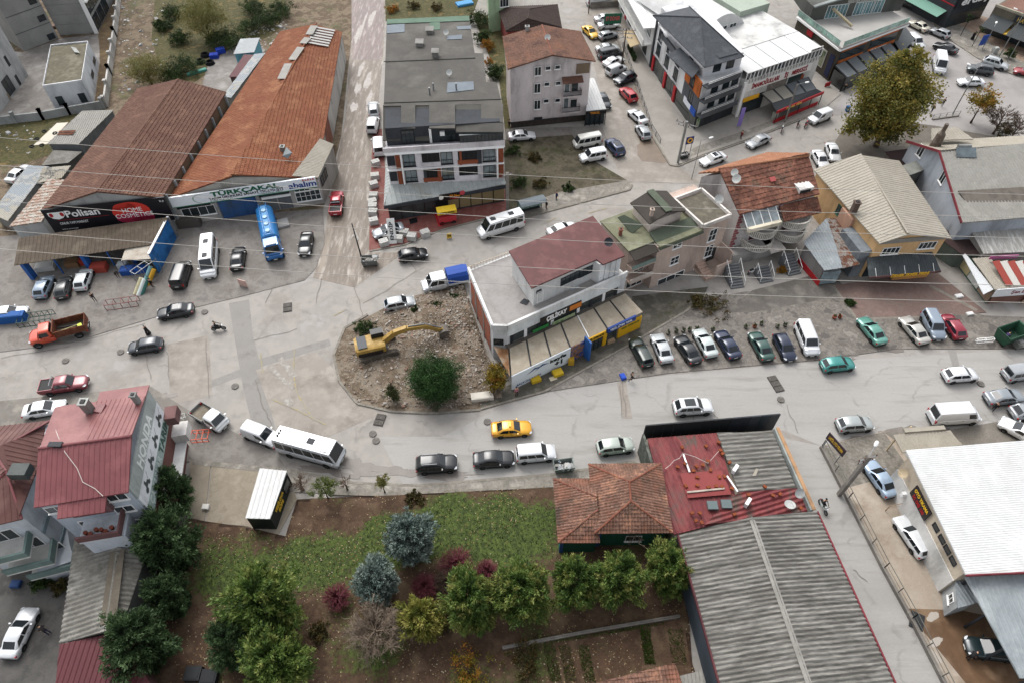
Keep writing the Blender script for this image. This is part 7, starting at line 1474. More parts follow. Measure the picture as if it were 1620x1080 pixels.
for a in [
 ('sedan', (16, 286), (43, 263), WH, 'white sedan half under the patchwork shed roof'),
 ('suv', (592, 183), (590, 164), 'b9bdc0', 'silver suv parked on the muddy street, third vehicle up from the terrace blocks'),
 ('panel', (588, 207), (592, 188), WH, 'white small van parked on the muddy street behind the silver suv'),
 ('minivan', (600, 245), (598, 218), WH, 'white passenger van parked on the muddy street closest to the concrete blocks'),
 ('sedan', (804, 216), (847, 213), WH, 'white sedan parked along the foot of the pink block'),
 ('oldbus', (952, 220), (906, 229), 'e3e2da', 'old white microbus with many side windows beside the weedy plot'),
 ('mpv', (959, 243), (917, 251), WH, 'white people carrier beside the weedy plot'),
 ('suv_roof', (982, 244), (964, 222), '25365c', 'dark blue suv heading up the street beside the people carrier'),
 ('sedan', (1020, 194), (998, 174), WH, 'white sedan parked against the plaza railing'),
 ('hatch', (1024, 219), (1011, 198), SI, 'silver hatchback, first parked car at the plaza corner'),
 ('suv', (1003, 160), (985, 140), 'b3202a', 'bright red suv beside the plaza railing'),
 ('suv_roof', (1002, 119), (976, 130), '1b2430', 'near-black hatch style suv nosing out above the red suv'),
 ('panel', (960, 117), (990, 105), 'c9ccce', 'pale grey panel van parked under the utility pole'),
 ('sedan', (958, 102), (984, 92), WH, 'white saloon between the grey panel van and black van'),
 ('minivan', (950, 89), (981, 83), '2a2f34', 'black van parked facing the plaza planters'),
 ('sedan', (944, 78), (978, 74), LG, 'pearl white sedan beside the black van'),
 ('hatch', (950, 59), (974, 53), '8f9498', 'grey car half hidden behind the utility pole sign'),
 ('sedan', (946, 41), (981, 38), WH, 'white sedan, second in the row below the stone wall'),
 ('sedan', (941, 31), (974, 27), 'd6dadc', 'silver white sedan parked right under the stone wall'),
 ('taxi', (927, 44), (941, 57), 'e3b120', 'yellow taxi driving down the upper street'),
 ('sedan', (950, 150), (960, 168), '2a3036', 'dark car half hidden by the corner shop roof'),
 ('van', (934, 4), (963, 1), WH, 'white van on the ledge above the stone wall'),
 ('sedan_roof', (1149, 244), (1106, 259), WH, 'white sedan with black roof below the plaza kerb'),
 ('sedan', (1217, 215), (1182, 231), SI, 'silver sedan parked by the plaza near the purple flag'),
 ('panel', (1313, 179), (1281, 192), WH, 'small white panel van beside the parked motorcycles'),
 ('sedan', (1293, 243), (1304, 262), WH, 'white sedan nosing behind the cream bakery roof'),
 ('sedan', (1313, 228), (1323, 254), 'dfe2e2', 'older white sedan beside the plane tree trunk'),
 ('sedan', (1466, 47), (1441, 34), 'd9d4c4', 'cream white sedan driving round the square'),
 ('hatch', (1499, 57), (1476, 47), SI, 'silver hatchback following the cream sedan'),
 ('sedan', (1511, 81), (1482, 70), BK, 'black sedan entering the square'),
 ('panel', (1440, 60), (1456, 74), WH, 'white van peeking out behind the plane tree top'),
 ('van', (1483, 84), (1488, 124), WH, 'tall white delivery van crossing the square'),
 ('suv', (1571, 114), (1531, 107), '3a4044', 'dark grey suv waiting at the square'),
 ('suv', (1555, 95), (1595, 107), LG, 'light silver suv parked by the lamp posts of the square'),
 ('sedan', (1557, 130), (1515, 129), WH, 'white sedan crossing the square behind the lamp post'),
 ('sedan', (1650, 118), (1602, 110), '9a2a30', 'dark red car entering the square behind the silver suv'),
 ('suv', (1428, 2), (1452, 12), BK, 'black suv by the stacked chairs terrace at the top of the square'),
 ('hatch', (63, 467), (75, 440), '8f9fb0', 'blue grey hatchback with white roof beside the blue shed post'),
 ('hatch', (97, 468), (103, 441), '3c3f40', 'charcoal hatchback with pale rear glass in front of the open shed'),
 ('hatch', (127, 455), (137, 428), 'd5dadc', 'white hatchback in front of the stacked shop goods'),
 ('sedan', (-6, 497), (33, 493), WH, 'white sedan behind the blue metal racks'),
 ('dump', (110, 523), (29, 543), 'cf4a2a', 'orange red dump truck with brown wooden sides'),
 ('sedan_roof', (307, 487), (247, 497), '1c2126', 'black sedan driving along the yard kerb'),
 ('hatch', (255, 543), (204, 550), '343a40', 'dark grey hatchback in the middle of the junction road'),
 ('minivan', (281, 452), (292, 418), BK, 'black passenger van parked in the factory yard'),
 ('minibus', (334, 384), (330, 440), WH, 'long white minibus parked in the factory yard'),
 ('sedan', (374, 423), (378, 394), BK, 'black sedan with its tail to the street beside the white minibus'),
 ('tank', (427, 368), (442, 438), '2a6fb4', 'blue tanker truck parked in front of the factory'),
 ('sedan', (486, 371), (481, 400), '1a1c20', 'glossy black sedan beside the blue tanker'),
 ('pickup', (531, 336), (534, 308), 'a3182c', 'crimson pickup parked beside the factory corner'),
 ('sedan', (638, 358), (590, 371), '9aa0a6', 'grey sedan parked on the red terrace among the blocks'),
 ('hatch', (632, 406), (674, 399), BK, 'black hatchback on the road below the terrace blocks'),
 ('minibus', (828, 349), (756, 371), WH, 'white minibus driving past the terrace'),
 ('tarp', (719, 443), (655, 457), 'e3e6e8', 'white crew cab truck with blue tarpaulin'),
 ('hatch', (609, 484), (655, 475), 'b4b8ba', 'silver hatchback parked beside the rubble lot'),
 ('sedan', (872, 368), (906, 357), WH, 'white car half hidden behind the maroon roof'),
 ('pickup', (63, 614), (140, 603), '7a2430', 'maroon double cab pickup on the road behind the red roofed store'),
 ('sedan', (43, 650), (97, 641), WH, 'white sedan parked behind the red roofed store'),
 ('open', (316, 651), (372, 684), 'e0e2e2', 'white flatbed truck with empty dusty bed'),
 ('panel', (387, 677), (439, 697), WH, 'white panel van parked nose to tail with the bus'),
 ('bus', (442, 699), (541, 726), 'e4e8ec', 'white midibus parked at the kerb above the kiosk'),
 ('suv', (661, 735), (720, 731), '1b1d20', 'black suv with roof rails on the garden kerb'),
 ('sedan', (751, 727), (811, 723), '1a1c1f', 'black sedan between the black suv and white suv'),
 ('mpv', (819, 719), (876, 714), WH, 'white crossover parked beside the metal skip'),
 ('hatch', (945, 708), (1002, 701), 'b9c2b8', 'pale green silver hatchback at the restaurant corner'),
 ('taxi', (778, 679), (840, 675), 'e8a81c', 'yellow taxi driving past the round pine'),
 ('suv_roof', (1066, 645), (1126, 641), WH, 'white suv with black glass roof driving on the main road'),
 ('wagon', (1023, 572), (1006, 540), '243430', 'dark green estate, first in the parking row by the kiosks'),
 ('sedan', (1054, 567), (1040, 533), LG, 'pearl white sedan beside the dark green estate'),
 ('sedan', (1098, 567), (1078, 537), '22262a', 'black sedan between two pale sedans'),
 ('sedan', (1124, 557), (1107, 526), 'c9d2d0', 'pale silver sedan beside a dark blue sedan'),
 ('sedan', (1161, 560), (1141, 528), '1e2a48', 'dark blue sedan beside the flower pots'),
 ('sedan', (1213, 563), (1195, 530), '2c5048', 'dark green sedan parked apart beside the navy hatchback'),
 ('hatch', (1233, 532), (1250, 565), '222c44', 'navy hatchback beside the white passenger van'),
 ('minivan', (1267, 513), (1286, 560), WH, 'white passenger van at the end of the kiosk parking row'),
 ('sedan', (1392, 538), (1367, 507), '5f9a8c', 'light teal sedan parked by the weedy kerb'),
 ('sedan', (1457, 534), (1436, 509), 'b9b7b0', 'silver beige sedan beside the blue grey people carrier'),
 ('mpv', (1467, 496), (1486, 534), '8d9aa8', 'blue grey people carrier beside the small red hatchback'),
 ('hatch', (1516, 528), (1500, 504), '96283a', 'small red hatchback in front of the market stall'),
 ('hatch', (1302, 578), (1349, 573), '2f8a84', 'teal hatchback pulling out on the main road'),
 ('hatch', (1494, 594), (1545, 590), WH, 'white hatchback driving on the main road'),
 ('mpv', (1591, 593), (1640, 585), SI, 'silver people carrier in front of the driving white hatchback'),
 ('sedan', (1562, 630), (1617, 624), '8f969c', 'grey sedan beside the walking man in black'),
 ('suv', (1604, 653), (1655, 647), 'a3a8ac', 'silver suv parked behind the tall white van'),
 ('sedan', (1634, 692), (1598, 672), WH, 'white sedan parked on the pavers by the white warehouse'),
 ('van', (1467, 660), (1550, 655), WH, 'tall white delivery van parked before the cream canopy'),
 ('hatch', (1328, 672), (1377, 668), 'a9afae', 'silver green hatchback stopped at the side street mouth'),
 ('sedan', (1405, 774), (1379, 737), '9fb2c6', 'pale blue sedan parked on the cobbled yard'),
 ('wagon', (1459, 871), (1428, 825), WH, 'white estate car on the car wash ramp'),
 ('sedan', (1598, 1029), (1542, 1022), '1f3034', 'dark green car under the car wash lean-to'),
 ('sedan', (14, 1034), (46, 966), WH, 'white sedan in the dark back yard'),
]: put(*a)
# ================================================================== VEGETATION
BARK = pm('bark', ['5d4a3c', '4a3a30', '6d5a4a'], 2.5, .95, .4, .2, 8, 0, .5, stretch=(1, 1, .3))
BARKG = pm('bark_grey', ['8a8074', '746a5f', '9a9084'], 2.5, .95, .3, .2, 8, 0, .5)
def trunk_mesh(name, h, r, limbs, seed, mat, lean=(0, 0), spread=1.2, z0=.35):
 rr_ = random.Random(seed); m = MB(); n = 6
 ax = [V3((lean[0] * t + .08 * rr_.uniform(-1, 1) * t, lean[1] * t + .08 * rr_.uniform(-1, 1) * t, h * t)) for t in [i / n for i in range(n + 1)]]
 m.tube(ax, [r * (1 - .78 * i / n) * (1.35 if i == 0 else 1) for i in range(n + 1)], 8)
 for i in range(limbs):
  t = rr_.uniform(z0, .95); k = min(n - 1, int(t * n)); p = ax[k].lerp(ax[k + 1], t * n - k); a = rr_.uniform(0, 6.28); L = spread * rr_.uniform(.5, 1) * (1.15 - .6 * t)
  d = V3((math.cos(a), math.sin(a), rr_.uniform(.2, .8))); m.tube([p, p + d * L * .5, p + d * L + V3((0, 0, L * .15))], [r * .35 * (1.1 - t * .6), r * .22, r * .06], 5)
 me_o = m.build(name, mat, None, True); return me_o
def leaf_mesh(name, leaves, mat):
 """leaves: list of (pos, dir, side, length, width, tint)"""
 vs = []; fs = []; tn = []
 for p, d, s, l, w, t in leaves:
  o = len(vs); vs += [p - s * w * .15, p + d * l * .45 - s * w * .5, p + d * l, p + d * l * .45 + s * w * .5]; fs.append((o, o + 1, o + 2, o + 3)); tn.append(min(1, max(0, t)))
 me = bpy.data.meshes.new(name); me.from_pydata([tuple(v) for v in vs], [], fs); a = me.attributes.new('tint', 'FLOAT', 'FACE'); a.data.foreach_set('value', tn); me.materials.append(mat); return me
def rvec(r):
 while True:
  v = V3((r.uniform(-1, 1), r.uniform(-1, 1), r.uniform(-1, 1)))
  if .05 < v.length < 1: return v.normalized()
def conifer(seed, R, H, z0=.6, sprays=150, per=60, leaf=(.28, .1), shape=.8, droop=.15, tipw=.7):
 """feathery sprays radiating from the stem; R crown radius, H top height"""
 r = random.Random(seed); out = []
 for i in range(sprays):
  t = (i + r.random()) / sprays; z = z0 + (H - z0) * t ** .9; a = r.uniform(0, 6.283) + i * 2.4
  rad = R * (math.sin(PI * (t * .82 + .12)) ** shape) * r.uniform(.72, 1.08)
  rad *= .92 + .5 * noise.noise(V3((math.cos(a) * 1.4 + seed, math.sin(a) * 1.4, z * .45))); base = V3((0, 0, z - .25 * rad)); el = -.1 + 1.0 * t + r.uniform(-.15, .2); tip = V3((math.cos(a) * rad, math.sin(a) * rad, z + rad * (el * .45 - droop * (1 - t)) + r.uniform(-.2, .25)))
  d = (tip - base).normalized(); sd_ = d.cross(V3((0, 0, 1))); sd_ = sd_.normalized() if sd_.length > .05 else V3((1, 0, 0)); L = (tip - base).length; tint = r.uniform(.1, .75)
  nl = int(per * (.5 + .6 * rad / R))
  for k in range(nl):
   u = .3 + .7 * r.random() ** .7; w = (1 - u) * .55 + .16
   p = base.lerp(tip, u) + sd_ * r.gauss(0, 1) * w * L * .28 + V3((0, 0, r.gauss(0, .09) * L + .05)); q = (d * .8 + rvec(r) * .75 + V3((0, 0, .25))).normalized(); s = q.cross(rvec(r)); s = s.normalized() if s.length > .05 else sd_
   out.append((p, q, s, r.uniform(.7, 1.3) * leaf[0], leaf[1], tint + (u - .6) * tipw + r.gauss(0, .08)))
 return out
def broad(seed, rx, ry, rz, zc, clumps=110, per=60, leaf=(.24, .17), hollow=.45, flat_=1, gap=.0, jag=.25):
 r = random.Random(seed); out = []; ph = [V3((r.uniform(-9, 9), r.uniform(-9, 9), 0)) for _ in range(1)][0]
 for i in range(clumps):
  v = rvec(r); k = r.uniform(hollow, 1) * (1 + jag * noise.noise(v * 1.7 + ph) * 2); c = V3((v.x * rx * k, v.y * ry * k, zc + v.z * rz * k)); t = r.uniform(.1, .9); sp = r.uniform(.28, .5) * (rx + rz) / 6
  for j in range(per):
   p = c + V3((r.gauss(0, 1), r.gauss(0, 1), r.gauss(0, .7))) * sp; q = (rvec(r) + v * .5 + V3((0, 0, .1))).normalized(); s = q.cross(rvec(r)); s = s.normalized() if s.length > .05 else V3((1, 0, 0))
   out.append((p, q, s, leaf[0] * r.uniform(.7, 1.3), leaf[1] * r.uniform(.7, 1.2), t + r.gauss(0, .12)))
 return out
def bare(seed, R, H, mat, n1=26, n2=9, n3=4, r0=.12, name='crown', fine=.012, up_=.55):
 r = random.Random(seed); m = MB()
 for i in range(n1):
  t = r.uniform(.25, .95); a = r.uniform(0, 6.283); p = V3((0, 0, H * t * .75)); d = V3((math.cos(a), math.sin(a), up_ + r.uniform(-.25, .4))).normalized(); L = R * r.uniform(.6, 1.05) * (1.1 - .4 * t)
  q = p + d * L; m.tube([p, p + d * L * .5 + V3((0, 0, .05)), q], [r0 * .32, r0 * .2, fine], 4, cap=False)
  for j in range(n2):
   u = r.uniform(.3, 1); b = p + d * L * u; e = (d + rvec(r) * .8 + V3((0, 0, .15))).normalized(); l2 = L * r.uniform(.2, .42); m.tube([b, b + e * l2], [fine * 1.6, fine], 3, cap=False)
   for k in range(n3):
    u2 = r.uniform(.3, 1); b2 = b + e * l2 * u2; e2 = (e + rvec(r) * .9).normalized(); m.tube([b2, b2 + e2 * l2 * r.uniform(.3, .6)], [fine, fine * .6], 3, cap=False)
 return m
def plant(name, label, cat, loc, parts, scale=1.0, rz=0, group=None):
 """parts: list of (part name, mesh)"""
 t = thing(name, label, cat, loc, rz, group); t.scale = (scale,) * 3 if not isinstance(scale, tuple) else scale
 for n_, me in parts: link(n_, me, t, local=True)
 return t
def mesh_of(o): me = o.data; bpy.data.objects.remove(o); return me
LIME = leafm('cedar_lime', ['3c5228', '557236', '708c42', '8ca252', 'a8b062']); DKCED = leafm('cedar_dark', ['32442e', '455c3a', '567248', '728c5c']); MIDC = leafm('cedar_mid', ['384c26', '527034', '6a8840', '8a9e50', 'a6a65c'])
SPRU = leafm('spruce_blue', ['5c6e68', '788c84', '94a69c', 'b4c2b8'], .7, .1); PINEG = leafm('pine_green', ['243c1e', '345628', '446e32', '5c8648'])
YELL = leafm('cedar_gold', ['5f7030', '869040', 'a8a650', 'c2b868']); PLAN = leafm('plane_autumn', ['68703a', '848846', 'a49a4a', 'bca652', '929c54'], .6, .3); AUTY = leafm('autumn_yellow', ['6a6a2e', '94842e', 'b89a34', 'c9803a'], .6, .3)
OLIV = leafm('olive_leaves', ['5a6a30', '77864a', '93a058'], .6, .3); WILL = leafm('willow_leaves', ['6c6c38', '8a8648', 'a4985a', '98a868'], .6, .3); BUSH = leafm('bush_leaves', ['2a3a1c', '3f5528', '587038'], .6, .2); ORB = leafm('orange_bush', ['8a6a2a', 'b98a34', 'c97a34'], .6, .3); BRB = leafm('brown_bush', ['4a4028', '5c5230', '6d6a3c', '7d5a34'], .7, .2)
TWIGR = pm('red_twigs', ['9a505a', '84424c', 'b06a72'], 1.5, .8); TWIGP = pm('pale_twigs', ['aa9888', '94826f', 'bcaa98'], 1.2, .9); TWIGB = pm('brown_twigs', ['7d6858', '67564a'], 1.2, .9)
tr_s = mesh_of(trunk_mesh('trunk', 3.6, .16, 8, 1, BARK, spread=1.2)); 
def V(name, leaves, mat): return leaf_mesh(name, leaves, mat)
CED = [V('crown', conifer(s, 2.3, 5.4, .5, 200, 100, (.27, .1), .75), MIDC) for s in (1, 2, 3)]
CEDD = [V('crown', conifer(s, 2.3, 5.6, .4, 200, 100, (.27, .1), .75), DKCED) for s in (4, 5)]
CEDL = [V('crown', conifer(s, 2.3, 5.4, .5, 200, 100, (.27, .1), .75), LIME) for s in (6, 7)]
CEDG = V('crown', conifer(8, 2.2, 5.0, .8, 150, 70, (.34, .12), .75), YELL)
SPR_ = [V('crown', conifer(s, 2.3, 5.2, .2, 210, 70, (.3, .12), .9, .2, .5), SPRU) for s in (9, 10)]
def at(px, zc): q = G(px[0], px[1], zc); q.z = .08; return q
for px, sc, me, lab in [
 ((268, 786), 1.05, CEDD[0], 'dark cedar overlapping the machinery store sign'), ((271, 868), 1.25, CEDD[1], 'tallest dark cedar beside the fibre cement shed'), ((272, 948), .85, CEDD[0], 'small dark cedar between two larger dark cedars'), ((228, 1022), 1.2, CEDD[1], 'dark cedar leaning over the maroon shed roof'),
 ((425, 965), 1.45, CEDL[0], 'big lime tipped cedar alone on the bare earth'), ((442, 1055), 1.2, CEDL[1], 'lime green cedar next to the big lime tipped cedar'), ((372, 1025), .9, CEDD[0], 'dark cedar joined to the lime green cedar'),
 ((667, 985), .95, CEDG, 'golden yellow cedar next to the bare larch'), ((745, 958), 1.15, CED[0], 'lime cedar between the golden cedar and the row'), ((826, 945), 1.15, CED[1], 'second cedar of the row beside the vegetable plot'), ((909, 928), 1.05, CED[2], 'mid green cedar at the bungalow wing corner'), ((981, 922), 1.05, CED[0], 'dense cedar in front of the green bungalow wall'), ((1056, 908), .98, CED[1], 'cedar touching the slate warehouse wall')]:
 plant('cedar_tree', lab, 'tree', at(px, 2.4 * sc), [('trunk', tr_s), ('crown', me)], sc * 1.08, random.uniform(0, 6), 'cedars of the garden')
for px, sc, me, lab in [((651, 858), 1.15, SPR_[0], 'large silver blue spruce on the lawn'), ((596, 925), 1.0, SPR_[1], 'smaller silver blue spruce beside the red shrubs')]:
 plant('blue_spruce', lab, 'tree', at(px, 2.2 * sc), [('trunk', tr_s), ('crown', me)], sc, random.uniform(0, 6), 'blue spruces on the lawn')
# round pine on the island
me = V('crown', broad(21, 2.75, 2.6, 2.1, 2.9, 300, 90, (.17, .07), .5, jag=.12) + broad(22, 2.4, 2.2, 1.0, 1.2, 60, 60, (.2, .08), .4), PINEG)
plant('round_pine', 'dense round bright green pine on the rubble island', 'tree', at((688, 606), 2.3), [('trunk', tr_s), ('crown', me)], 1.1)
me = V('crown', broad(23, .9, .8, 1.3, 1.5, 50, 50, (.18, .08), .3), leafm('scrub_cypress', ['2c3420', '46502c', '5c6a38', '6a5a38']))
plant('cypress_shrub', 'small dull green cypress beside the round pine', 'shrub', at((621, 622), 1.3), [('stem', tr_s), ('crown', me)], 1.0)
me = V('crown', broad(24, 1.2, 1.2, 1.6, 2.2, 70, 45, (.24, .15), .3), AUTY)
plant('yellowing_tree', 'small yellowing tree at the kiosk row end', 'tree', at((783, 600), 2.0), [('trunk', tr_s), ('crown', me)], 1.0)
# small street trees and bare saplings on the south pavement
me = V('crown', broad(25, 1.25, 1.1, .9, 2.6, 45, 40, (.2, .1), .3), OLIV); stree = mesh_of(trunk_mesh('trunk', 2.6, .08, 6, 9, BARK, spread=.8, z0=.5))
plant('olive_tree', 'small olive green tree beside the kiosk', 'tree', at((512, 772), 2.4), [('trunk', stree), ('crown', me)]); plant('olive_tree', 'sparse yellowish olive tree alone on the pavement edge', 'tree', at((604, 762), 2.4), [('trunk', stree), ('crown', V('crown', broad(26, .85, .8, .8, 2.6, 30, 34, (.19, .1), .3), WILL))], .95)
def bare_tree(label, px, R, H, mat, seed, name='bare_tree', n1=22, n2=8, n3=3, group=None, fine=.012, cat='tree', th=.6):
 tr = mesh_of(trunk_mesh('trunk', H * .75, .06 + R * .035, 3, seed, mat, spread=R * .5)); cr = mesh_of(bare(seed, R, H, mat, n1, n2, n3, .06 + R * .03, fine=fine).build('crown', mat))
 return plant(name, label, cat, at(px, H * th), [('trunk', tr), ('crown', cr)], 1.0, 0, group)
bare_tree('leafless sapling by the bus and kiosk', (474, 762), 1.3, 3.0, TWIGB, 31); bare_tree('thin leafless sapling between the two olive trees', (545, 762), 1.2, 3.0, TWIGB, 32, n1=12)
bare_tree('feathery pale leafless larch in the garden', (595, 1000), 3.1, 5.2, TWIGP, 33, 'bare_larch', 70, 16, 5, fine=.016)
bare_tree('leafless brown tree against the bungalow eave', (1010, 838), 2.2, 4.2, TWIGP, 34, n1=22, n2=7, n3=3, fine=.014)
# red stemmed dogwoods
def dogwood(label, px, R, H, seed, mat=None):
 r = random.Random(seed); m = MB(); mat = mat or TWIGR
 for i in range(300):
  a = r.uniform(0, 6.283); k = math.sqrt(r.random()); d = V3((math.cos(a) * k * R, math.sin(a) * k * R, H * (1.05 - .45 * k * k) * r.uniform(.75, 1.05))); b = V3((math.cos(a) * k * R * .25, math.sin(a) * k * R * .25, 0)); md = b.lerp(d, .55) + V3((0, 0, H * .1)); m.tube([b, md, d], [.03, .022, .01], 3, cap=False)
  for j in range(3): e = d.lerp(md, r.random() * .7); m.tube([e, e + (V3((math.cos(a), math.sin(a), .6)) + rvec(r) * .7) * .3], [.016, .008], 3, cap=False)
 return plant('dogwood_shrub', label, 'shrub', at(px, H * .55), [('stem', mesh_of(m.build('stem', mat)))], 1.0, 0, 'red dogwoods of the garden')
dogwood('red dogwood beside the smaller blue spruce', (533, 945), 1.2, 1.7, 1); dogwood('largest red dogwood between the big spruce and cedars', (722, 892), 1.7, 1.7, 2); dogwood('small red dogwood at the foot of the cedar row', (770, 902), .9, 1.4, 3); dogwood('low red dogwood between both blue spruces', (672, 927), 1.2, 1.3, 4); dogwood('brownish dogwood clump beside the largest red dogwood', (705, 920), 1.1, 1.5, 5, TWIGB)
# plane tree and square trees
tp = mesh_of(trunk_mesh('trunk', 9.5, .38, 16, 40, BARKG, spread=3.0, lean=(.6, .8)))
me = V('crown', broad(41, 4.6, 4.4, 4.8, 9.2, 330, 80, (.32, .25), .35, jag=.3) + broad(42, 4.0, 3.6, 2.4, 4.6, 120, 70, (.36, .28), .35, jag=.35) + broad(43, 2.0, 2.0, 1.6, 14.2, 50, 60, (.34, .26), .3), PLAN)
q = G(1385, 232); plant('plane_tree', 'tall autumn plane tree with golden brown crown over the square road', 'tree', (q.x, q.y, 0), [('trunk', tp)], 1.06); o = link('crown', me, bpy.data.objects['plane_tree'], local=True); o.location = (-1.0, 0, -.3); o.scale = (1.08, 1.08, 1)
me = V('crown', broad(44, 2.4, 2.2, 2.2, 4.2, 60, 40, (.3, .2), .3), AUTY); plant('autumn_tree', 'thin yellow autumn tree beside the square railing', 'tree', at((1553, 165), 3.6), [('trunk', tr_s), ('crown', me)])
bare_tree('leafless tree behind the workshop roof by the pale van', (1588, 185), 3.0, 5.5, TWIGB, 45, n1=30, n2=9, n3=3, fine=.02); bare_tree('twiggy leafless tree beside the autumn tree', (1612, 200), 2.6, 5.0, TWIGB, 46, n1=30, n2=9, n3=3, fine=.02)
def shrub(label, px, R, H, seed, mat, cl=40, per=40, leaf=(.22, .14), group=None, name='shrub', zc=None):
 me = V('foliage', broad(seed, R, R, H * .5, H * .5, cl, per, leaf, .25), mat); st = mesh_of(trunk_mesh('stem', H * .6, .05, 4, seed, BARK, spread=R * .6)); return plant(name, label, 'shrub', at(px, H * .5), [('stem', st), ('foliage', me)], 1.0, 0, group)
shrub('tangled rust red shrub behind the workshop roof', (1590, 205), 1.8, 1.8, 47, BRB)
me = V('crown', broad(51, 5.0, 4.6, 3.6, 4.8, 260, 60, (.26, .1), .3), WILL); plant('willow_tree', 'broad yellow green willow above the junk yard tyres', 'tree', at((322, 28), 4.5), [('trunk', tr_s), ('crown', me)]); me = V('crown', broad(52, 3.9, 3.4, 2.6, 3.2, 200, 55, (.24, .09), .3), WILL); plant('willow_tree', 'rounded willow behind the brown warehouse', 'tree', at((230, 112), 3.0), [('trunk', tr_s), ('crown', me)])
for i, (px, R, H, lab) in enumerate([((368, 62), 2.6, 2.6, 'dark green bush above the cable reels'), ((292, 104), 2.4, 2.2, 'dark bush between the willow and the blue drums'), ((285, 60), 1.6, 1.8, 'green bush beside the rubbish strewn track'), ((258, 40), 1.4, 1.4, 'small bright bush on the rubbish strewn track'), ((425, 30), 2.2, 2.2, 'bush at the head of the orange warehouse'), ((400, 12), 2.0, 2.0, 'wide bush behind the orange warehouse bush'), ((757, 30), 1.8, 2.2, 'green thicket beside the grey felt roof corner'), ((765, 60), 1.3, 2.0, 'narrow thicket strip between the apartment and pink block'), ((782, 115), 1.2, 1.8, 'overgrown shrub at the foot of the pink block'), ((270, 118), 1.8, 1.8, 'dark shrub pressed against the brown warehouse gable'), ((345, 60), 2.4, 2.4, 'dense thicket under the broad willow'), ((395, 40), 2.2, 2.2, 'tangled green thicket by the scrap heap'), ((445, 15), 2.0, 2.0, 'green bush near the mud street verge'), ((275, 20), 1.8, 1.8, 'bright green bush beside the telegraph track')]):
 shrub(lab, px, R * 1.55, H * 1.2, 60 + i, BUSH, 80, 45)
shrub('orange autumn bush by the apartment side', (771, 72), 1.4, 2.0, 71, ORB); shrub('yellow bush in the gap beside the stepped roof', (774, 98), .9, 1.5, 72, ORB, 24)
for i, (px, R, H, m_, lab) in enumerate([((620, 14), 1.6, 1.2, ORB, 'tall dry orange weeds behind the apartment roof'), ((655, 10), 1.6, 1.1, BRB, 'brown weeds behind the green roof edge'), ((690, 12), 1.6, 1.1, BRB, 'dry weeds beside the blue tarpaulins'), ((1130, 483), 2.6, 1.5, BRB, 'sprawling brown green bramble beside the parking court'), ((1105, 478), 1.3, 1.0, BRB, 'smaller bramble against the beige house'), ((742, 1062), 2.2, 1.6, AUTY, 'yellow leaved bush by the vegetable plot'), ((835, 1050), 2.3, 1.0, BRB, 'brown bramble heap beside the vegetable rows'), ((578, 520), 1.5, .9, BUSH, 'leafy green creeper behind the excavator cab'), ((720, 470), 1.0, .8, BUSH, 'weed clump by the blue tarpaulin truck'), ((690, 482), .8, .6, BUSH, 'low weeds between the silver hatchback and the rubble'), ((655, 490), .7, .6, BUSH, 'tuft of weeds at the rubble lot edge'), ((820, 290), 1.6, 1.0, BUSH, 'weeds behind the bus shelter'), ((855, 290), 1.4, .8, BRB, 'dry weeds on the vacant plot by the shelter'), ((900, 298), 1.1, .6, BUSH, 'green tuft on the plot kerb'), ((812, 240), 1.5, .8, BUSH, 'ivy patch below the pink block'), ((845, 250), 1.6, .6, BRB, 'scrub in the middle of the weedy plot'), ((1345, 480), .7, .5, BUSH, 'weed line on the forecourt edge'), ((1238, 428), .6, .6, ORB, 'yellow green plant between the slate stairs'), ((655, 788), 1.0, .6, BRB, 'grey scrub beside the pavement'), ((700, 985), 1.2, .8, BRB, 'dry undergrowth beneath the golden cedar'), ((505, 1000), 1.0, .6, BRB, 'dry grass clump beside the bare larch'), ((65, 922), .9, 1.1, BUSH, 'dark potted palm bush against the balcony house'), ((92, 930), .9, .9, BRB, 'withered bush in the corner of the back yard'), ((1600, 85), 1.0, 2.2, BUSH, 'small palm like bush on the shop plaza'), ((1352, 128), .7, .8, BUSH, 'round box bush in the pavilion planter'), ((790, 585), .8, 1.0, AUTY, 'yellow creeper on the rusted kiosk roof corner')]):
 shrub(lab, px, R, H, 80 + i, m_, 36, 36)
for i, (x, y) in enumerate([(995.5, 74), (998.5, 80), (1001.5, 86), (1004, 92)]):
 t = plant('potted_conifer', 'clipped dwarf conifer in a pot in the row by the beige awning', 'potted plant', at((x, y), .7), [('foliage', CEDD[0])], .2, i, 'conifer pots by the awning'); MB().tube([(0, 0, 0), (0, 0, 1.6)], [1.2, 1.5], 10).bl('pot', wallm('7a5a48'), t)
for i, (x, y, lab) in enumerate([(1057, 527, 'leafy pot between the pearl sedan and the kerb'), (1070, 524, 'leafy pot opposite the black sedan'), (1081, 523, 'small leafy pot beside two larger pots'), (1091, 522, 'round leafy pot in front of the pale silver sedan'), (1103, 520, 'wide leafy pot near the bramble'), (1128, 521, 'bright green pot beside the dark blue sedan'), (1180, 517, 'low pot by the concrete ring'), (1194, 516, 'terracotta pot beside the bramble end'), (1320, 502, 'rust red pot on the parking court'), (1329, 501, 'second rust pot touching the rust red pot'), (1230, 516, 'dark pot above the navy hatchback'), (1205, 512, 'pot above the dark green sedan'), (1242, 514, 'green pot near the passenger van')]):
 t = plant('planter_pot', lab, 'potted plant', at((x, y), .3), [('foliage', V('foliage', broad(200 + i, .42, .42, .25, .75, 8, 26, (.16, .1), .2), BUSH if i not in (8, 9) else BRB))], .66); MB().tube([(0, 0, 0), (0, 0, .55)], [.32, .42], 12).bl('pot', wallm(['6d6a60', '8a4a38'][i in (7, 8, 9)]), t)
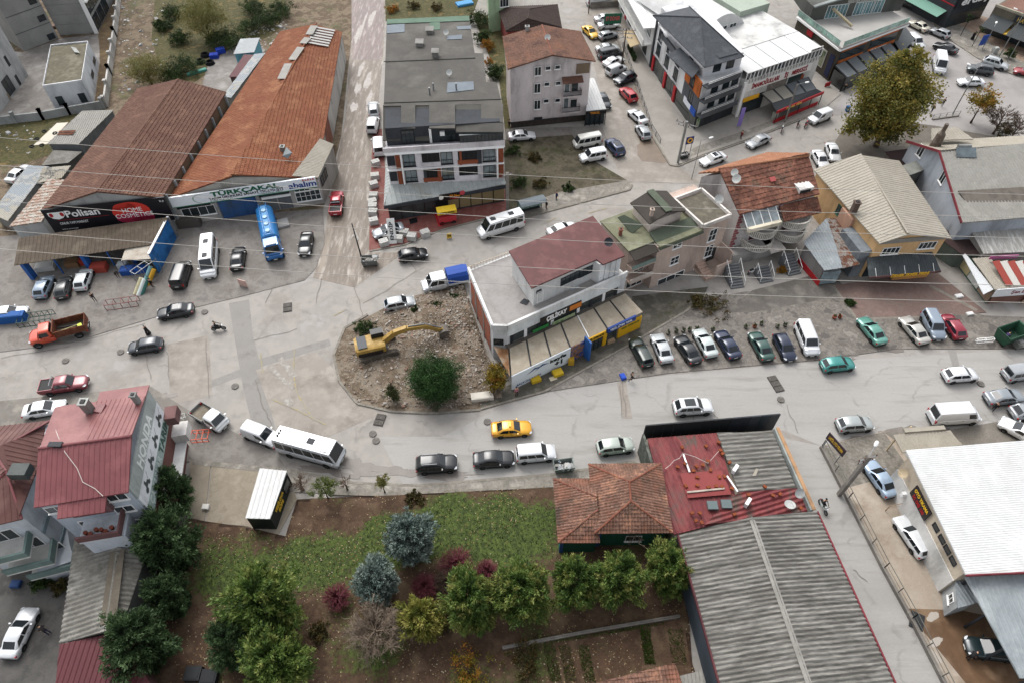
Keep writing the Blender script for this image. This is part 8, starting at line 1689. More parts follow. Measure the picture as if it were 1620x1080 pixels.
# ================================================================== STREET FURNITURE, PEOPLE, SMALL THINGS
WIREM = flat('b9b5ad', .7, .65)
for y0, ym, y1 in ((218, 272, 308), (262, 313, 344), (285, 336, 377), (318, 366, 406), (364, 415, 452), (394, 441, 479)):
 a, c = G(0, y0, 24), G(1620, y1, 24); d = c - a; pts = [a + d * t + V3((0, 0, 1.1 * ((t - .5) ** 2 * 4 - 1))) for t in [-.8 + .1 * i for i in range(27)]]
 tag(MB().tube(pts, .024, 6).build('power_line', WIREM), 'pale overhead cable strung high across the whole junction', 'cable', 'overhead cables')
def post(name, label, px, h, r=.12, mat=None, lamp=None, arms=(), cat='pole', lean=(0, 0), sq=False):
 q = G(*px); t = thing(name, label, cat, q); top_ = V3((lean[0], lean[1], h)); m = MB()
 if sq: m.bar((0, 0, 0), top_, r * 2)
 else: m.tube([(0, 0, 0), top_], [r, r * .65], 10)
 m.bl('shaft', mat or CONC, t)
 for z, a, L in arms:
  d = V3((math.cos(a), math.sin(a), 0)) * L / 2; c = top_ * (z / h); MB().bar(c - d, c + d, .1).bl('crossarm', STEEL, t)
  for k in (-.9, -.3, .3, .9): MB().tube([c + d * k, c + d * k + V3((0, 0, .25))], .06, 6).bl('insulator', flat('6a4a3c', .4, .7), t)
 if lamp is not None:
  d = V3((math.cos(lamp), math.sin(lamp), .12)) * 1.3; MB().tube([top_, top_ + d], .045, 6).bl('lamp_arm', STEEL, t); loft('lamp_head', [[top_ + d * (1 + k) + V3((0, 0, s * math.sin(2 * PI * i / 8) * .1)) + d.cross(V3((0, 0, 1))).normalized() * s * .2 * math.cos(2 * PI * i / 8) for i in range(8)] for k, s in ((-.05, .5), (.15, 1), (.45, .8), (.5, .3))], flat('dfe0de', .4, .8), t)
 return t
post('utility_pole', 'square concrete utility pole with lamp at the side street corner', (1327, 782), 8.1, .2, CONC, .9, ((7.6, .3, 2.2), (7.0, .3, 1.8)), sq=True)
post('street_lamp', 'concrete lamp post in front of the red cafe pavilion', (1241, 194), 7.0, .17, CONC, .2, cat='street lamp'); post('street_lamp', 'slim steel lamp post by the square railing', (1507, 181), 8.2, .1, GALV, 2.2, cat='street lamp')
post('street_lamp', 'double arm lamp mast on the shop plaza', (1580, 91), 8.6, .1, GALV, 2.6, cat='street lamp'); post('street_lamp', 'slim mast beside the double arm lamp mast', (1593, 99), 7.4, .08, GALV, cat='street lamp'); post('street_lamp', 'short lamp post by the blue plaza sign', (1553, 80), 4.6, .07, GALV, 1.0, cat='street lamp')
for px, lab in (((1519, 58), 'dark bushy topped pole outside the dark corner store'), ((1537, 75), 'dark bushy topped pole beside the walking woman in black')):
 t = post('traffic_pole', lab, px, 3.6, .06, BLACK); link('foliage', V('foliage', broad(300 + px[0], .6, .6, .9, 3.6, 10, 30, (.2, .14), .2), BUSH), t, local=True)
post('utility_pole', 'grey concrete utility pole at the terrace corner', (803, 338), 7.3, .22, CONC, None, ((6.9, .4, 1.6),), sq=True); post('utility_pole', 'steel utility pole with crossarms on the plaza corner', (1072, 259), 7.6, .16, GALV, None, ((7.2, 2.6, 3.4), (6.7, 2.6, 2.6)), sq=True)
post('utility_pole', 'wooden utility pole with stacked crossarms behind the parked vans', (982, 115), 8.2, .15, BARK, None, ((8, 3.0, 3.4), (7.4, 3.0, 3.4), (6.6, 3.0, 2.6))); post('utility_pole', 'dark leaning pole beside the street bin', (574, 415), 6.9, .11, DARK, lean=(-.3, .1)); post('utility_pole', 'thin dark pole above the yellow taxi', (931, 22), 6, .1, BARK); post('street_lamp', 'thin white lamp post beside the yellow round sign', (1094, 284), 7, .06, GALV, .3, cat='street lamp')
def board(name, label, cat, px, w, h, z, rz, mat, txt=None, tcol=None, posts=True, th=.08, tsize=None):
 t = thing(name, label, cat, G(*px), rz); o = MB().box((0, 0, z + h / 2), (w, th, h)).bl('panel', mat, t)
 if txt: lettering(txt, (0, -th / 2 - .01, z + h / 2), (1, 0, 0), (0, 0, 1), tsize or h * .4, tcol, o, w * .8, .01, local=True)
 if posts:
  for s in (-1, 1): MB().bar((s * w * .4, 0, 0), (s * w * .4, 0, z), .08).bl('leg', STEEL, t)
 return t
board('feather_flag', 'tall purple feather flag outside the grey apartment', 'flag', (1168, 203), .7, 3.4, .4, .2, flat('8a78c0', .6, .8)); t = board('sign_post', 'blue sign with yellow round emblem beside the plaza pole', 'sign', (1085, 250), 1.3, 1.3, 2.6, .3, flat('2a2f6a', .5, .8)); m = MB(); torus(m, (0, -.06, 3.25), .38, .1, 'Y'); m.bl('emblem', flat('e0a82c', .5, .9), t)
board('price_sign', 'slanted colourful sign on a tubular frame over the cobbled yard', 'sign', (1309, 722), 2.6, 1.2, 2.0, -1.14, flat('3a2a34', .5, .8), 'LASTİK OTO YIKAMA', flat('e0b52c', .5, .9)); board('info_panel', 'blue information panel on the shop plaza', 'sign', (1550, 78), 1.6, 2.0, .8, .3, flat('2a4fa0', .5, .8)); board('shop_board', 'red and blue shop sign beside the wooden utility pole', 'sign', (966, 62), 3.4, 2.0, 3.0, .1, flat('26624c', .5, .8), 'ET DÖNER', flat('d04a5a', .5, .9)); board('menu_stand', 'yellow pavement sign below the terrace', 'sign', (711, 378), .7, .9, .1, .3, flat('d8b02c', .5, .8), 'DÖNER', BLACK); board('menu_stand', 'small red framed board standing in the factory yard', 'sign', (386, 454), 1.3, 1.2, .1, 2.8, flat('c9a89c', .5, .8)); board('red_placard', 'red placard standing outside the pavilion corner', 'sign', (1308, 138), 1.2, .8, .1, .4, RED)
t = board('leaning_panel', 'long white panel leaning on the concrete blocks', 'sign', (622, 388), 1.1, 3.6, .2, .1, flat('e4e4e0', .5, .8), None, None, False); lettering('ENDİP', (0, -.06, 2), (0, 0, 1), (-1, 0, 0), .5, DARK, t, 2.6, .02, local=True); t.rotation_euler.x = -.5
tag(MB().slab(GP([(687, 339), (696, 337), (704, 356), (694, 359)], .1), .03).build('red_carpet', RED), 'red carpet strip at the restaurant door', 'carpet'); tag(MB().slab(GP([(647, 347), (659, 344), (661, 352), (649, 355)], .1), .03).build('door_mat', BLACK), 'black mat on the red terrace', 'mat')
t = thing('food_cart', 'yellow and red food cart parked at the restaurant door', 'cart', G(708, 352), .25); MB().box((0, 0, .95), (2.6, 1.0, 1.0)).bl('body', flat('b3343c', .5, .8), t); o = MB().box((0, 0, 2.3), (2.8, 1.3, .5)).bl('canopy', flat('d8b52c', .5, .8), t); lettering('KÖFTE EKMEK', (0, -.66, 2.3), (1, 0, 0), (0, 0, 1), .3, BLACK, o, 2.2, .01, local=True)
for x in (-1.1, 1.1):
 MB().bar((x, 0, 1.4), (x, 0, 2.1), .08).bl('post', DARK, t)
 for s in (-.5, .5): torus(MB(), (x * .8, s, .3), .24, .07, 'Y').bl('wheel', RUBBER, t, True)
# concrete blocks
BLK = pm('white_block', ['d6d6d2', 'c4c3be', 'e0dfda'], 1.2, .9, .3, .12, k=.65); blocks = []
bm_ = MB().box((0, 0, .45), (1.25, .95, .9)); bm_.box((.3, 0, .92), (.16, .3, .06)); bm_.box((-.3, 0, .92), (.16, .3, .06)); bo = mesh_of(bm_.build('concrete_block', BLK))
for i, (x, y) in enumerate([(608, 388), (611, 377), (631, 382), (640, 372), (652, 379), (673, 373), (594, 283), (592, 296), (592, 314), (590, 324), (590.5, 331), (591, 340), (592, 354), (595, 262)]):
 o = link('concrete_block', bo); o.location = G(x, y); o.rotation_euler.z = random.uniform(-.3, .5); tag(o, 'whitewashed concrete block lined up along the red terrace edge', 'block', 'terrace blocks')
def bin_(label, px, rz, col, s=1.0, load=True):
 t = thing('rubbish_skip', label, 'bin', G(*px), rz); t.scale = (s, s, s); m = MB(); A_ = [(-.95, -.5, .25), (.95, -.5, .25), (.95, .5, .25), (-.95, .5, .25)]; B_ = [(-1.1, -.65, 1.25), (1.1, -.65, 1.25), (1.1, .65, 1.25), (-1.1, .65, 1.25)]; C_ = [(x * .92, y * .9, 1.22) for x, y, z in B_]; D_ = [(x * .9, y * .85, .35) for x, y, z in A_]
 m.add(A_ + B_ + C_ + D_, [(3, 2, 1, 0)] + [(i, (i + 1) % 4, 4 + (i + 1) % 4, 4 + i) for i in range(4)] + [(4 + i, 4 + (i + 1) % 4, 8 + (i + 1) % 4, 8 + i) for i in range(4)] + [(8 + i, 8 + (i + 1) % 4, 12 + (i + 1) % 4, 12 + i) for i in range(4)] + [(12, 13, 14, 15)]); m.bl('container', pm('skip_' + col, [col, col, '5f5f5c'], 1.2, .6, 0, .12, 5, .1, .6), t)
 for x in (-.8, .8):
  for y in (-.4, .4): MB().tube([(x, y - .04, .12), (x, y + .04, .12)], .12, 10).bl('caster', RUBBER, t)
 if load: o = stones('rubbish', 40, [(random.uniform(-.8, .8), random.uniform(-.4, .4), .75 + random.uniform(0, .25)) for _ in range(40)], (.1, .2), MATS['litter_scraps'], px[0], lambda p: 1); o.parent = t
 return t
bin_('grey metal skip full of rubbish on the garden pavement', (891, 742), .15, '8a9490'); bin_('grey skip with white bags beside the dark leaning pole', (586, 419), .1, '7d817e'); bin_('large dark green skip at the market stall kerb', (1592, 538), .35, '2f5a44', 1.6, False); bin_('small grey skip beside the large green skip', (1612, 548), .2, '8b8d88', .9); bin_('dark steel skip by the plaza pole', (1081, 251), .4, '3a4042', .7)
# covers and gratings
IRON = pm('cast_iron', ['857f78', '6f6a64', '948d85'], 3, .7, .2, .2)
for px, lab in (((104, 571), 'round manhole cover above the maroon pickup'), ((372, 611), 'round manhole cover by the flatbed truck'), ((590, 686), 'manhole cover below the storm grating'), ((771, 667), 'dark manhole cover in front of the taxi'), ((1235, 632), 'manhole cover below the triple storm grating'), ((1551, 607), 'manhole cover beside the driving white hatchback'), ((324, 494), 'pale manhole cover behind the black sedan'), ((191, 557), 'small cover ring beside the dark grey hatchback'), ((595, 697), 'broken ringed cover patch')):
 q = G(*px); t = tag(MB().tube([(0, 0, 0), (0, 0, .12)], .42, 20).build('manhole_cover', IRON), lab, 'manhole'); t.location = q
def grate(label, px, n, rz):
 t = thing('storm_grating', label, 'drain', G(*px), rz)
 for i in range(n):
  y = (i - (n - 1) / 2) * .78; o = MB().box((0, y, .06), (1.1, .74, .12)).bl('frame', flat('4a4642', .8, .6), t)
  for k in range(7): MB().box((-.45 + k * .15, y, .125), (.07, .64, .03)).bl('bar', IRON, o)
grate('dark double storm grating on the junction', (455, 487), 2, .2); grate('brown storm grating at the island tip', (601, 664), 2, -.2); grate('triple storm grating on the main road', (1227, 607), 3, .25)
# excavator
t = thing('excavator', 'yellow tracked excavator resting its bucket on the rubble', 'excavator', G(600, 556) + V3((0, 0, .15)), .3); YX = pm('digger_yellow', ['bf9c50', 'ad8a42', 'c9a860'], 1.5, .5, 0, .08, 5, 0, .65, stains=('8a7a58', .5))
for s in (1, -1):
 prof = [(-2.0, .1), (1.9, .1), (2.3, .35), (2.35, .6), (2.0, .9), (-2.0, .9), (-2.35, .6), (-2.3, .35)]; o = loft('track', [[V3((x, s * 1.25 + k * .28, z)) for x, z in prof] for k in (-1, 1)], pm('track_dust', ['7d7468', '655d53', '958b7e'], 2, .95), t, False)
 for i in range(24): x = -2.1 + i * 4.2 / 23; MB().box((x, s * 1.25, .93), (.1, .6, .06)).bl('track_shoe', MATS['track_dust'], o)
MB().box((0, 0, .65), (2.2, 1.9, .5)).bl('undercarriage', DARK, t); MB().tube([(0, 0, .8), (0, 0, 1.1)], .8, 16).bl('slew_ring', DARK, t)
loft('house', [[V3((x, y * w, z)) for y, z in ((-1.25, 1.1), (1.25, 1.1), (1.3, 1.6), (1.2, 2.0), (.9, 2.15), (-.9, 2.15), (-1.2, 2.0), (-1.3, 1.6))] for x, w in ((-2.7, .8), (-2.5, .97), (-.6, 1), (.7, 1), (.9, .95))], YX, t); MB().box((-1.8, 0, 2.2), (1.1, 1.9, .14)).bl('engine_cover', flat('3a4046', .5, .7), t); MB().box((-1.0, 1.31, 1.4), (3.0, .04, .5)).bl('side_panel', flat('2a2624', .5, .7), t); MB().box((-1.0, -1.31, 1.4), (3.0, .04, .5)).bl('side_panel', flat('2a2624', .5, .7), t)
cb = loft('cab', [[V3((x, .75 + y, z)) for y, z in ((-.5, 1.2), (.5, 1.2), (.5, 2.6), (.42, 2.85), (-.42, 2.85), (-.5, 2.6))] for x in (-.55, .6, .95)], flat('26282a', .4, .6), t, False); glass('cab_window', [(.96, .3, 1.7), (.96, 1.2, 1.7), (.96, 1.2, 2.6), (.96, .3, 2.6)], t)
bp = [(.7, -.25, 1.8), (2.2, -.25, 2.9), (3.8, -.25, 3.2), (6.0, -.25, 2.9)]; m = MB()
for a, c, w0, w1 in zip(bp, bp[1:], (.7, .75, .6), (.75, .6, .4)): m.bar(a, c, .5, (w0 + w1) / 2)
m.bl('boom', YX, t); MB().bar((5.6, -.25, 3.05), (8.1, -.25, 1.5), .4, .5).bl('arm', YX, t); MB().tube([(1.4, -.25, 1.7), (2.9, -.25, 3.0)], .09, 8).bl('cylinder', STEEL, t); MB().tube([(4.0, -.25, 3.5), (6.0, -.25, 3.3)], .09, 8).bl('cylinder', STEEL, t); MB().tube([(6.0, -.25, 3.3), (8.0, -.25, 1.9)], .08, 8).bl('cylinder', STEEL, t)
n = 9; loft('bucket', [[V3((8.3 + r_ * .75 * math.cos(PI * (.2 + 1.15 * i / n)) , y, 1.0 + r_ * .75 * math.sin(PI * (.2 + 1.15 * i / n)))) for r_, rng in ((1, range(n + 1)), (.86, range(n, -1, -1))) for i in rng] for y in (-.85, .35)], pm('bucket_steel', ['8a8278', '756e66', 'a0988c'], 1.5, .7), t, False)
for y in (-.85, .35): MB().add([(8.3, y, 1.0)] + [(8.3 + .75 * math.cos(PI * (.2 + 1.15 * i / n)), y, 1.0 + .75 * math.sin(PI * (.2 + 1.15 * i / n))) for i in range(n + 1)], [(0, i + 1, i + 2) for i in range(n)]).bl('bucket_side', MATS['bucket_steel'], t)
# bus shelter
t = thing('bus_shelter', 'curved roof bus shelter on the plot pavement', 'shelter', G(841, 338), .36); m = MB(); prof = [(-2.0 * 0 + y, 2.3 + .35 * math.sin(PI * (y + .9) / 1.8)) for y in (-.9, -.5, 0, .5, .9)]
loft('roof', [[V3((x, y, z)) for y, z in prof] + [V3((x, y, z - .06)) for y, z in prof[::-1]] for x in (-2, 2)], flat('7f8a90', .3, .6), t, False); MB().box((0, .85, 1.2), (3.9, .04, 1.9)).bl('glass_wall', RG, t); MB().box((0, .55, .45), (3.0, .4, .08)).bl('bench', DARK, t)
for x in (-1.9, 0, 1.9): MB().bar((x, .85, 0), (x, .85, 2.3), .08).bl('post', DARK, t)
# fences and walls of the right yard and garden
def mesh_fence(name, label, pts, h, base, mat, step=2.4):
 P_ = GP(pts); t = thing(name, label, 'fence', cen(P_)); 
 for a, c in zip(P_, P_[1:]):
  MB().bar(a + V3((0, 0, base / 2)), c + V3((0, 0, base / 2)), .3, base).build('low_wall', CONC, t); k = max(1, int((c - a).length / step))
  for i in range(k + 1): q = a.lerp(c, i / k); MB().bar(q + V3((0, 0, base)), q + V3((0, 0, h)), .07).build('post', mat, t)
  if h > base: MB().bar(a + V3((0, 0, h)), c + V3((0, 0, h)), .05).build('rail', mat, t); MB().bar(a + V3((0, 0, (h + base) / 2)), c + V3((0, 0, (h + base) / 2)), .03).build('rail', mat, t)
 return t
mesh_fence('yard_fence', 'low concrete wall with wire fence along the side street', [(1298, 708), (1340, 790), (1396, 900), (1440, 980), (1512, 1120)], 1.7, .5, wallm('6a6a62')); mesh_fence('yard_gate', 'low tubular gate across the car wash ramp', [(1400, 808), (1452, 797)], 1.2, .05, wallm('a08a70')); mesh_fence('plaza_railing', 'thin railing along the plaza edge beside the parked cars', [(985, 75), (1008, 138), (1030, 205), (1044, 228)], 1.0, .15, DARK, 2.0); mesh_fence('garden_wall', 'low wall with thin posts above the vegetable plot', [(795, 1026), (920, 1002), (1074, 976)], .6, .5, CONC, 4); mesh_fence('square_railing', 'grey panel railing at the edge of the square', [(1474, 190), (1516, 184)], 1.0, .2, GALV, 1.2); mesh_fence('stone_wall', 'low stone retaining wall under the white van', [(934, 14), (985, 10)], 1.2, 1.2, CONC, 6)
# yard goods
def stuffbox(name, label, cat, px, d, col, rz=0, z=0, n=1): q = G(px[0], px[1], z); m = MB(); m.box((0, 0, d[2] / 2), d); m.box((0, 0, d[2] + .02), (d[0] * .8, d[1] * .8, .04)); o = m.build(name, flat(col, .7, .7)); o.location = q; o.rotation_euler.z = rz; return tag(o, label, cat)
for i, (px, col, lab) in enumerate([((214, 466), 'd8cfa8', 'cream rolled sheet leaning on the yard frame'), ((219, 468), 'dfe6e2', 'white rolled sheet beside the cream roll'), ((224, 466), '3f7a70', 'green rolled sheet beside the white roll'), ((229, 447), '8fc0c8', 'pale blue rolled sheet on the rack'), ((234, 452), 'd8a52c', 'yellow rolled sheet on the rack')]):
 q = G(*px); tag(MB().tube([q, q + V3((.9, 1.6, 1.5))], .28, 12).build('rolled_sheet', flat(col, .5, .7)), lab, 'roll')
for px, d, col, rz, lab in [((75, 424), (2.4, 1.6, .8), 'c9c9c6', .2, 'pile of white sacks under the shed edge'), ((118, 420), (1.8, 1.2, .9), '8a6a4c', .1, 'brown boxes stacked under the open shed'), ((135, 417), (1.0, 1.0, .9), 'b8402c', .3, 'orange red crate beside the shed boxes'), ((160, 428), (2.0, 1.2, 1.1), 'a8483c', .1, 'red rack of hardware outside the shed'), ((205, 432), (1.8, 1.2, .9), '1f4f9c', .1, 'blue crate stack under the rusting canopy'), ((222, 430), (2.4, 1.0, .8), '1b58b0', .15, 'bright blue drums bundle beside the canopy leg'), ((197, 425), (1.2, .9, 1.0), 'b8bfc2', 0, 'grey machine beside the blue crates'), ((302, 356), (3.2, 1.6, 1.4), '5a5550', .15, 'dark slatted timber stack at the factory wall'), ((443, 357), (2.6, 1.8, .4), 'a9a9a8', .4, 'crumpled grey sheeting behind the tanker'), ((22, 508), (3.6, 1.0, 1.3), '1f5aa0', .15, 'blue metal cabinet racks beside the white sedan'), ((95, 43), (2.6, 1.4, .5), '7a5a48', .2, 'pallet stack against the grey panelled block'), ((5, 158), (2.6, 1.6, 1.2), '9a8a74', .5, 'wooden pallets under the dark door'), ((340, 92), (1.6, 1.2, .8), '1d3fae', .2, 'blue drums at the rear of the scrap yard'), ((350, 84), (1.6, 1.2, .9), '2348c0', .5, 'cobalt drums beside the cable reels'), ((312, 116), (3.6, .8, .4), '4f9a8c', .6, 'bundle of green pipes by the warehouse gable'), ((735, 8), (3.5, 1.8, .5), '4f9ad0', .4, 'blue tarpaulin heap behind the apartment'), ((763, 630), (2.6, 1.0, .7), 'd8d2c6', .15, 'white planter trough on the island edge'), ((847, 602), (1.2, .9, .6), 'd8b52c', .4, 'yellow bench seat nearest the hoarding drawing'), ((882, 592), (1.2, .9, .6), 'dcb82c', .4, 'yellow bench seat below the photo panel'), ((875, 599), (1.1, .7, .1), 'e0d4b8', .4, 'yellow and red table top beside the bench'), ((903, 575), (.7, .7, 1.0), 'c9a02c', 0, 'yellow bin by the blue blade sign'), ((985, 597), (.6, .8, .4), '2450c0', .3, 'blue bag lying behind the walking man'), ((965, 541), (1.0, .7, .6), 'b59a7c', .4, 'cardboard box leaning at the yellow shop'), ((1340, 176), (.6, .6, .9), '2f5a8a', 0, 'blue bin beside the plane tree'), ((1224, 190), (.8, .6, 1.4), 'b9b9ae', .2, 'cream electric cabinet at the cafe corner'), ((1572, 85), (.9, .7, 1.2), 'b9bab6', .2, 'grey electric cabinet on the shop plaza'), ((1533, 498), (.9, .5, .3), 'e6e6e2', .2, 'white foam box on the faded pavers'), ((1516, 470), (1.0, .6, .3), 'e8e8e6', .2, 'white board lying beside the banners'), ((28, 925), (.9, .7, .5), '2a4a7a', 0, 'blue crate by the balcony house wall'), ((92, 905), (1.6, 1.2, .7), '7a2a2c', .3, 'red covered barrow in the back yard corner'), ((335, 1073), (1.4, 1.2, .9), '24262a', 0, 'black drum beside the lime green cedar'), ((310, 1068), (1.4, 1.2, .9), '2c2e30', 0, 'second black drum by the cedar shade'), ((327, 803), (.7, .6, .4), 'dedbd4', 0, 'white sack on the concrete slab corner'), ((1450, 982), (1.2, 1.6, .15), '2c2e30', -.5, 'black rubber mats at the yard fence')]:
 stuffbox('stored_goods' if 'pallet' not in lab else 'pallet_stack', lab, lab.split()[-1] if False else 'goods', px, d, col, rz)
for x, y, lab in ((325, 90, 'black cable coil above the blue drums'), (318, 100, 'black cable coil beside the dark bush'), (333, 102, 'black hose coil below the blue drums')): m = MB(); [torus(m, (0, 0, .1 + .16 * i), .8 - .05 * i, .1) for i in range(4)]; o = tag(m.build('hose_coil', TYRE, smooth=True), lab, 'coil'); o.location = G(x, y)
def frame_rack(name, label, cat, px, rz, L, W, H, mat, bars=4):
 t = thing(name, label, cat, G(*px), rz)
 for y in (-W / 2, W / 2):
  m = MB(); m.bar((-L / 2, y, H), (L / 2, y, H), .07); m.bar((-L / 2, y, .1), (L / 2, y, .1), .07); [m.bar((-L / 2 + L * i / bars, y, 0), (-L / 2 + L * i / bars, y, H), .06) for i in range(bars + 1)]; m.bl('side_frame', mat, t)
 for i in range(bars + 1): MB().bar((-L / 2 + L * i / bars, -W / 2, H), (-L / 2 + L * i / bars, W / 2, H), .06).bl('cross_bar', mat, t)
frame_rack('gate_rack', 'grey and red welded gates stacked at the yard kerb', 'rack', (196, 484), .2, 4.0, 1.0, 1.0, pm('rack_paint', ['8a8580', '9a4a4c', '6f6d6a'], .6, .6)); frame_rack('metal_rack', 'dark green metal racks beside the blue cabinets', 'rack', (60, 508), .2, 4.0, 1.6, .9, flat('2f4a40', .5, .7), 6); frame_rack('cultivator', 'orange red farm cultivator on the gravel', 'machine', (319, 692), .1, 1.9, 1.2, .7, flat('d0502c', .5, .8), 3); frame_rack('scaffold_frame', 'thin steel frame standing by the blue wall', 'frame', (238, 440), 1.0, 3.4, 1.0, 2.4, STEEL, 3); frame_rack('hand_tiller', 'grey garden tillers lined up at the store', 'machine', (283, 665), .2, 1.8, .6, .8, flat('b0aeaa', .5, .7), 4); frame_rack('barrier', 'white tubular barrier by the green skip', 'barrier', (1556, 541), .1, 2.2, .3, .6, WHITE, 2)
shed('scrap_cabin', 'pale blue roofed cabin behind the scrap yard', [(369, 86, 2.2), (402, 83, 2.2), (411, 60, 2.8), (380, 62, 2.8)], wallm('6fb0c4'), SH_BLU, 'flat')
shed('metal_shed', 'strip of white sheet roofs between the two tiled warehouses', [(352, 153, 2.6), (366, 155, 2.6), (420, 84, 2.8), (402, 86, 2.8)], wallm('8a8a88'), pm('patch_sheets'), 'sheet')
shed('metal_shed', 'strip of maroon sheets beside the white sheet roofs', [(362, 122, 2.4), (378, 122, 2.6), (402, 87, 2.8), (386, 87, 2.4)], wallm('6a5a58'), SH_MAR, 'sheet')
# motorcycles
def bike(label, a, b, col, kind='motorcycle'):
 A_, B_ = G(*a), G(*b); d = B_ - A_; t = thing(kind, label, kind, ((A_.x + B_.x) / 2, (A_.y + B_.y) / 2, .06), math.atan2(d.y, d.x)); pc = flat(col, .35, .8)
 for x in (-.62, .62): w_ = torus(MB(), (x, 0, .3), .25, .06, 'Y', 14, 6).bl('wheel', RUBBER, t, True); MB().tube([(x, -.03, .3), (x, .03, .3)], .2, 10).bl('rim', STEEL, w_)
 loft('body', [[V3((x, y * w, z0 + zz * h)) for y, zz in ((-1, 0), (1, 0), (1, .7), (.5, 1), (-.5, 1), (-1, .7))] for x, w, z0, h in ((-.75, .08, .6, .15), (-.3, .15, .4, .35), (.1, .14, .35, .45), (.35, .12, .5, .4), (.5, .05, .6, .25))], pc, t); MB().box((-.35, 0, .82), (.7, .26, .1)).bl('seat', BLACK, t)
 MB().tube([(.6, 0, .3), (.42, 0, .98)], .04, 6).bl('fork', STEEL, t); MB().tube([(.36, -.34, 1.02), (.42, 0, .98), (.36, .34, 1.02)], .02, 6).bl('handlebar', BLACK, t); MB().box((.55, 0, .85), (.1, .18, .16)).bl('headlight', LAMPW, t); MB().box((-.8, 0, .7), (.06, .16, .08)).bl('taillight', LAMPR, t)
 return t
mb1 = bike('black motorcycle ridden across the junction', (339, 524), (356, 522), '1c1c1e'); mb2 = bike('pale scooter ridden down the side street', (1296, 797), (1304, 812), 'dfe6e2', 'scooter')
for a, b, c, lab in (((1234, 214), (1238, 203), 'e0e0de', 'white scooter parked by the cafe lamp post'), ((1259, 205), (1264, 195), '22242a', 'black motorcycle beside the small panel van'), ((1271, 205), (1277, 196), 'b8323a', 'red motorcycle touching the small panel van'), ((1183, 436), (1196, 430), 'd8d8d6', 'white scooter under the round balcony')): bike(lab, a, b, c, 'scooter' if 'scooter' in lab else 'motorcycle')
# people: one skinned body each
SKIN = flat('c39a80', .6, .7); HAIR = flat('2a2220', .8, .6)
def body_mesh(pose):
 v = [(0, 0, .95), (0, 0, 1.12), (0, 0, 1.36), (0, 0, 1.47), (.02, 0, 1.56), (.03, 0, 1.66), (.12, 0, 1.61)]; r = [.15, .14, .17, .065, .08, .1, .018]; e = [(0, 1), (1, 2), (2, 3), (3, 4), (4, 5), (4, 6)]
 legs = {'walk': ((.22, -.05), (-.14, -.32)), 'stand': ((.02, 0), (0, .02)), 'bend': ((.1, .0), (-.05, -.05)), 'ride': ((.36, .25), (.36, .25))}[pose]; arms = {'walk': ((-.16, -.12), (.14, .3)), 'stand': ((.02, .08), (.0, .1)), 'bend': ((.3, .45), (.3, .4)), 'ride': ((.22, .5), (.22, .5))}[pose]
 for s, (kx, fx) in zip((1, -1), legs):
  b = len(v); kz, az = (.5, .09) if pose != 'ride' else (.82, .42)
  v += [(0, s * .1, .9), (kx, s * .11, kz), (fx, s * .11, az), (fx + .16, s * .12, az - .05)]; r += [.095, .065, .045, .04]; e += [(0, b), (b, b + 1), (b + 1, b + 2), (b + 2, b + 3)]
 for s, (ex, hx_) in zip((1, -1), arms):
  b = len(v); ez, hz_ = (1.12, .88) if pose != 'ride' else (1.16, 1.02)
  if pose == 'bend': ez, hz_ = 1.1, .8
  v += [(0, s * .19, 1.38), (ex, s * .24, ez), (hx_, s * .23, hz_), (hx_ + .02, s * .23, hz_ - .07)]; r += [.065, .045, .035, .03]; e += [(2, b), (b, b + 1), (b + 1, b + 2), (b + 2, b + 3)]
  for k, (dx, L) in enumerate(((.035, .06), (.015, .09), (-.005, .1), (-.025, .09), (-.04, .07))): v.append((hx_ + .02 + dx * 1.2, s * (.23 if k else .2), hz_ - .08 - L)); r.append(.009); e.append((b + 3, len(v) - 1))
 if pose == 'bend': v = [(x + max(0, z - .95) * .8, y, z - max(0, z - .95) * .35) for x, y, z in v]
 me = bpy.data.meshes.new('body'); me.from_pydata(v, e, []); o = bpy.data.objects.new('b', me); COL.objects.link(o); sk = o.modifiers.new('s', 'SKIN'); sk.use_smooth_shade = True
 if not me.skin_vertices: bpy.context.view_layer.objects.active = o; bpy.ops.object.modifier_remove(modifier='s'); o.modifiers.new('s', 'SKIN')
 for i, q in enumerate(me.skin_vertices[0].data): q.radius = (r[i], r[i]); q.use_root = i == 0
 su = o.modifiers.new('u', 'SUBSURF'); su.levels = 1; su.render_levels = 1
 out = bpy.data.meshes.new_from_object(o.evaluated_get(bpy.context.evaluated_depsgraph_get())); bpy.data.objects.remove(o); return out
PM_ = {}
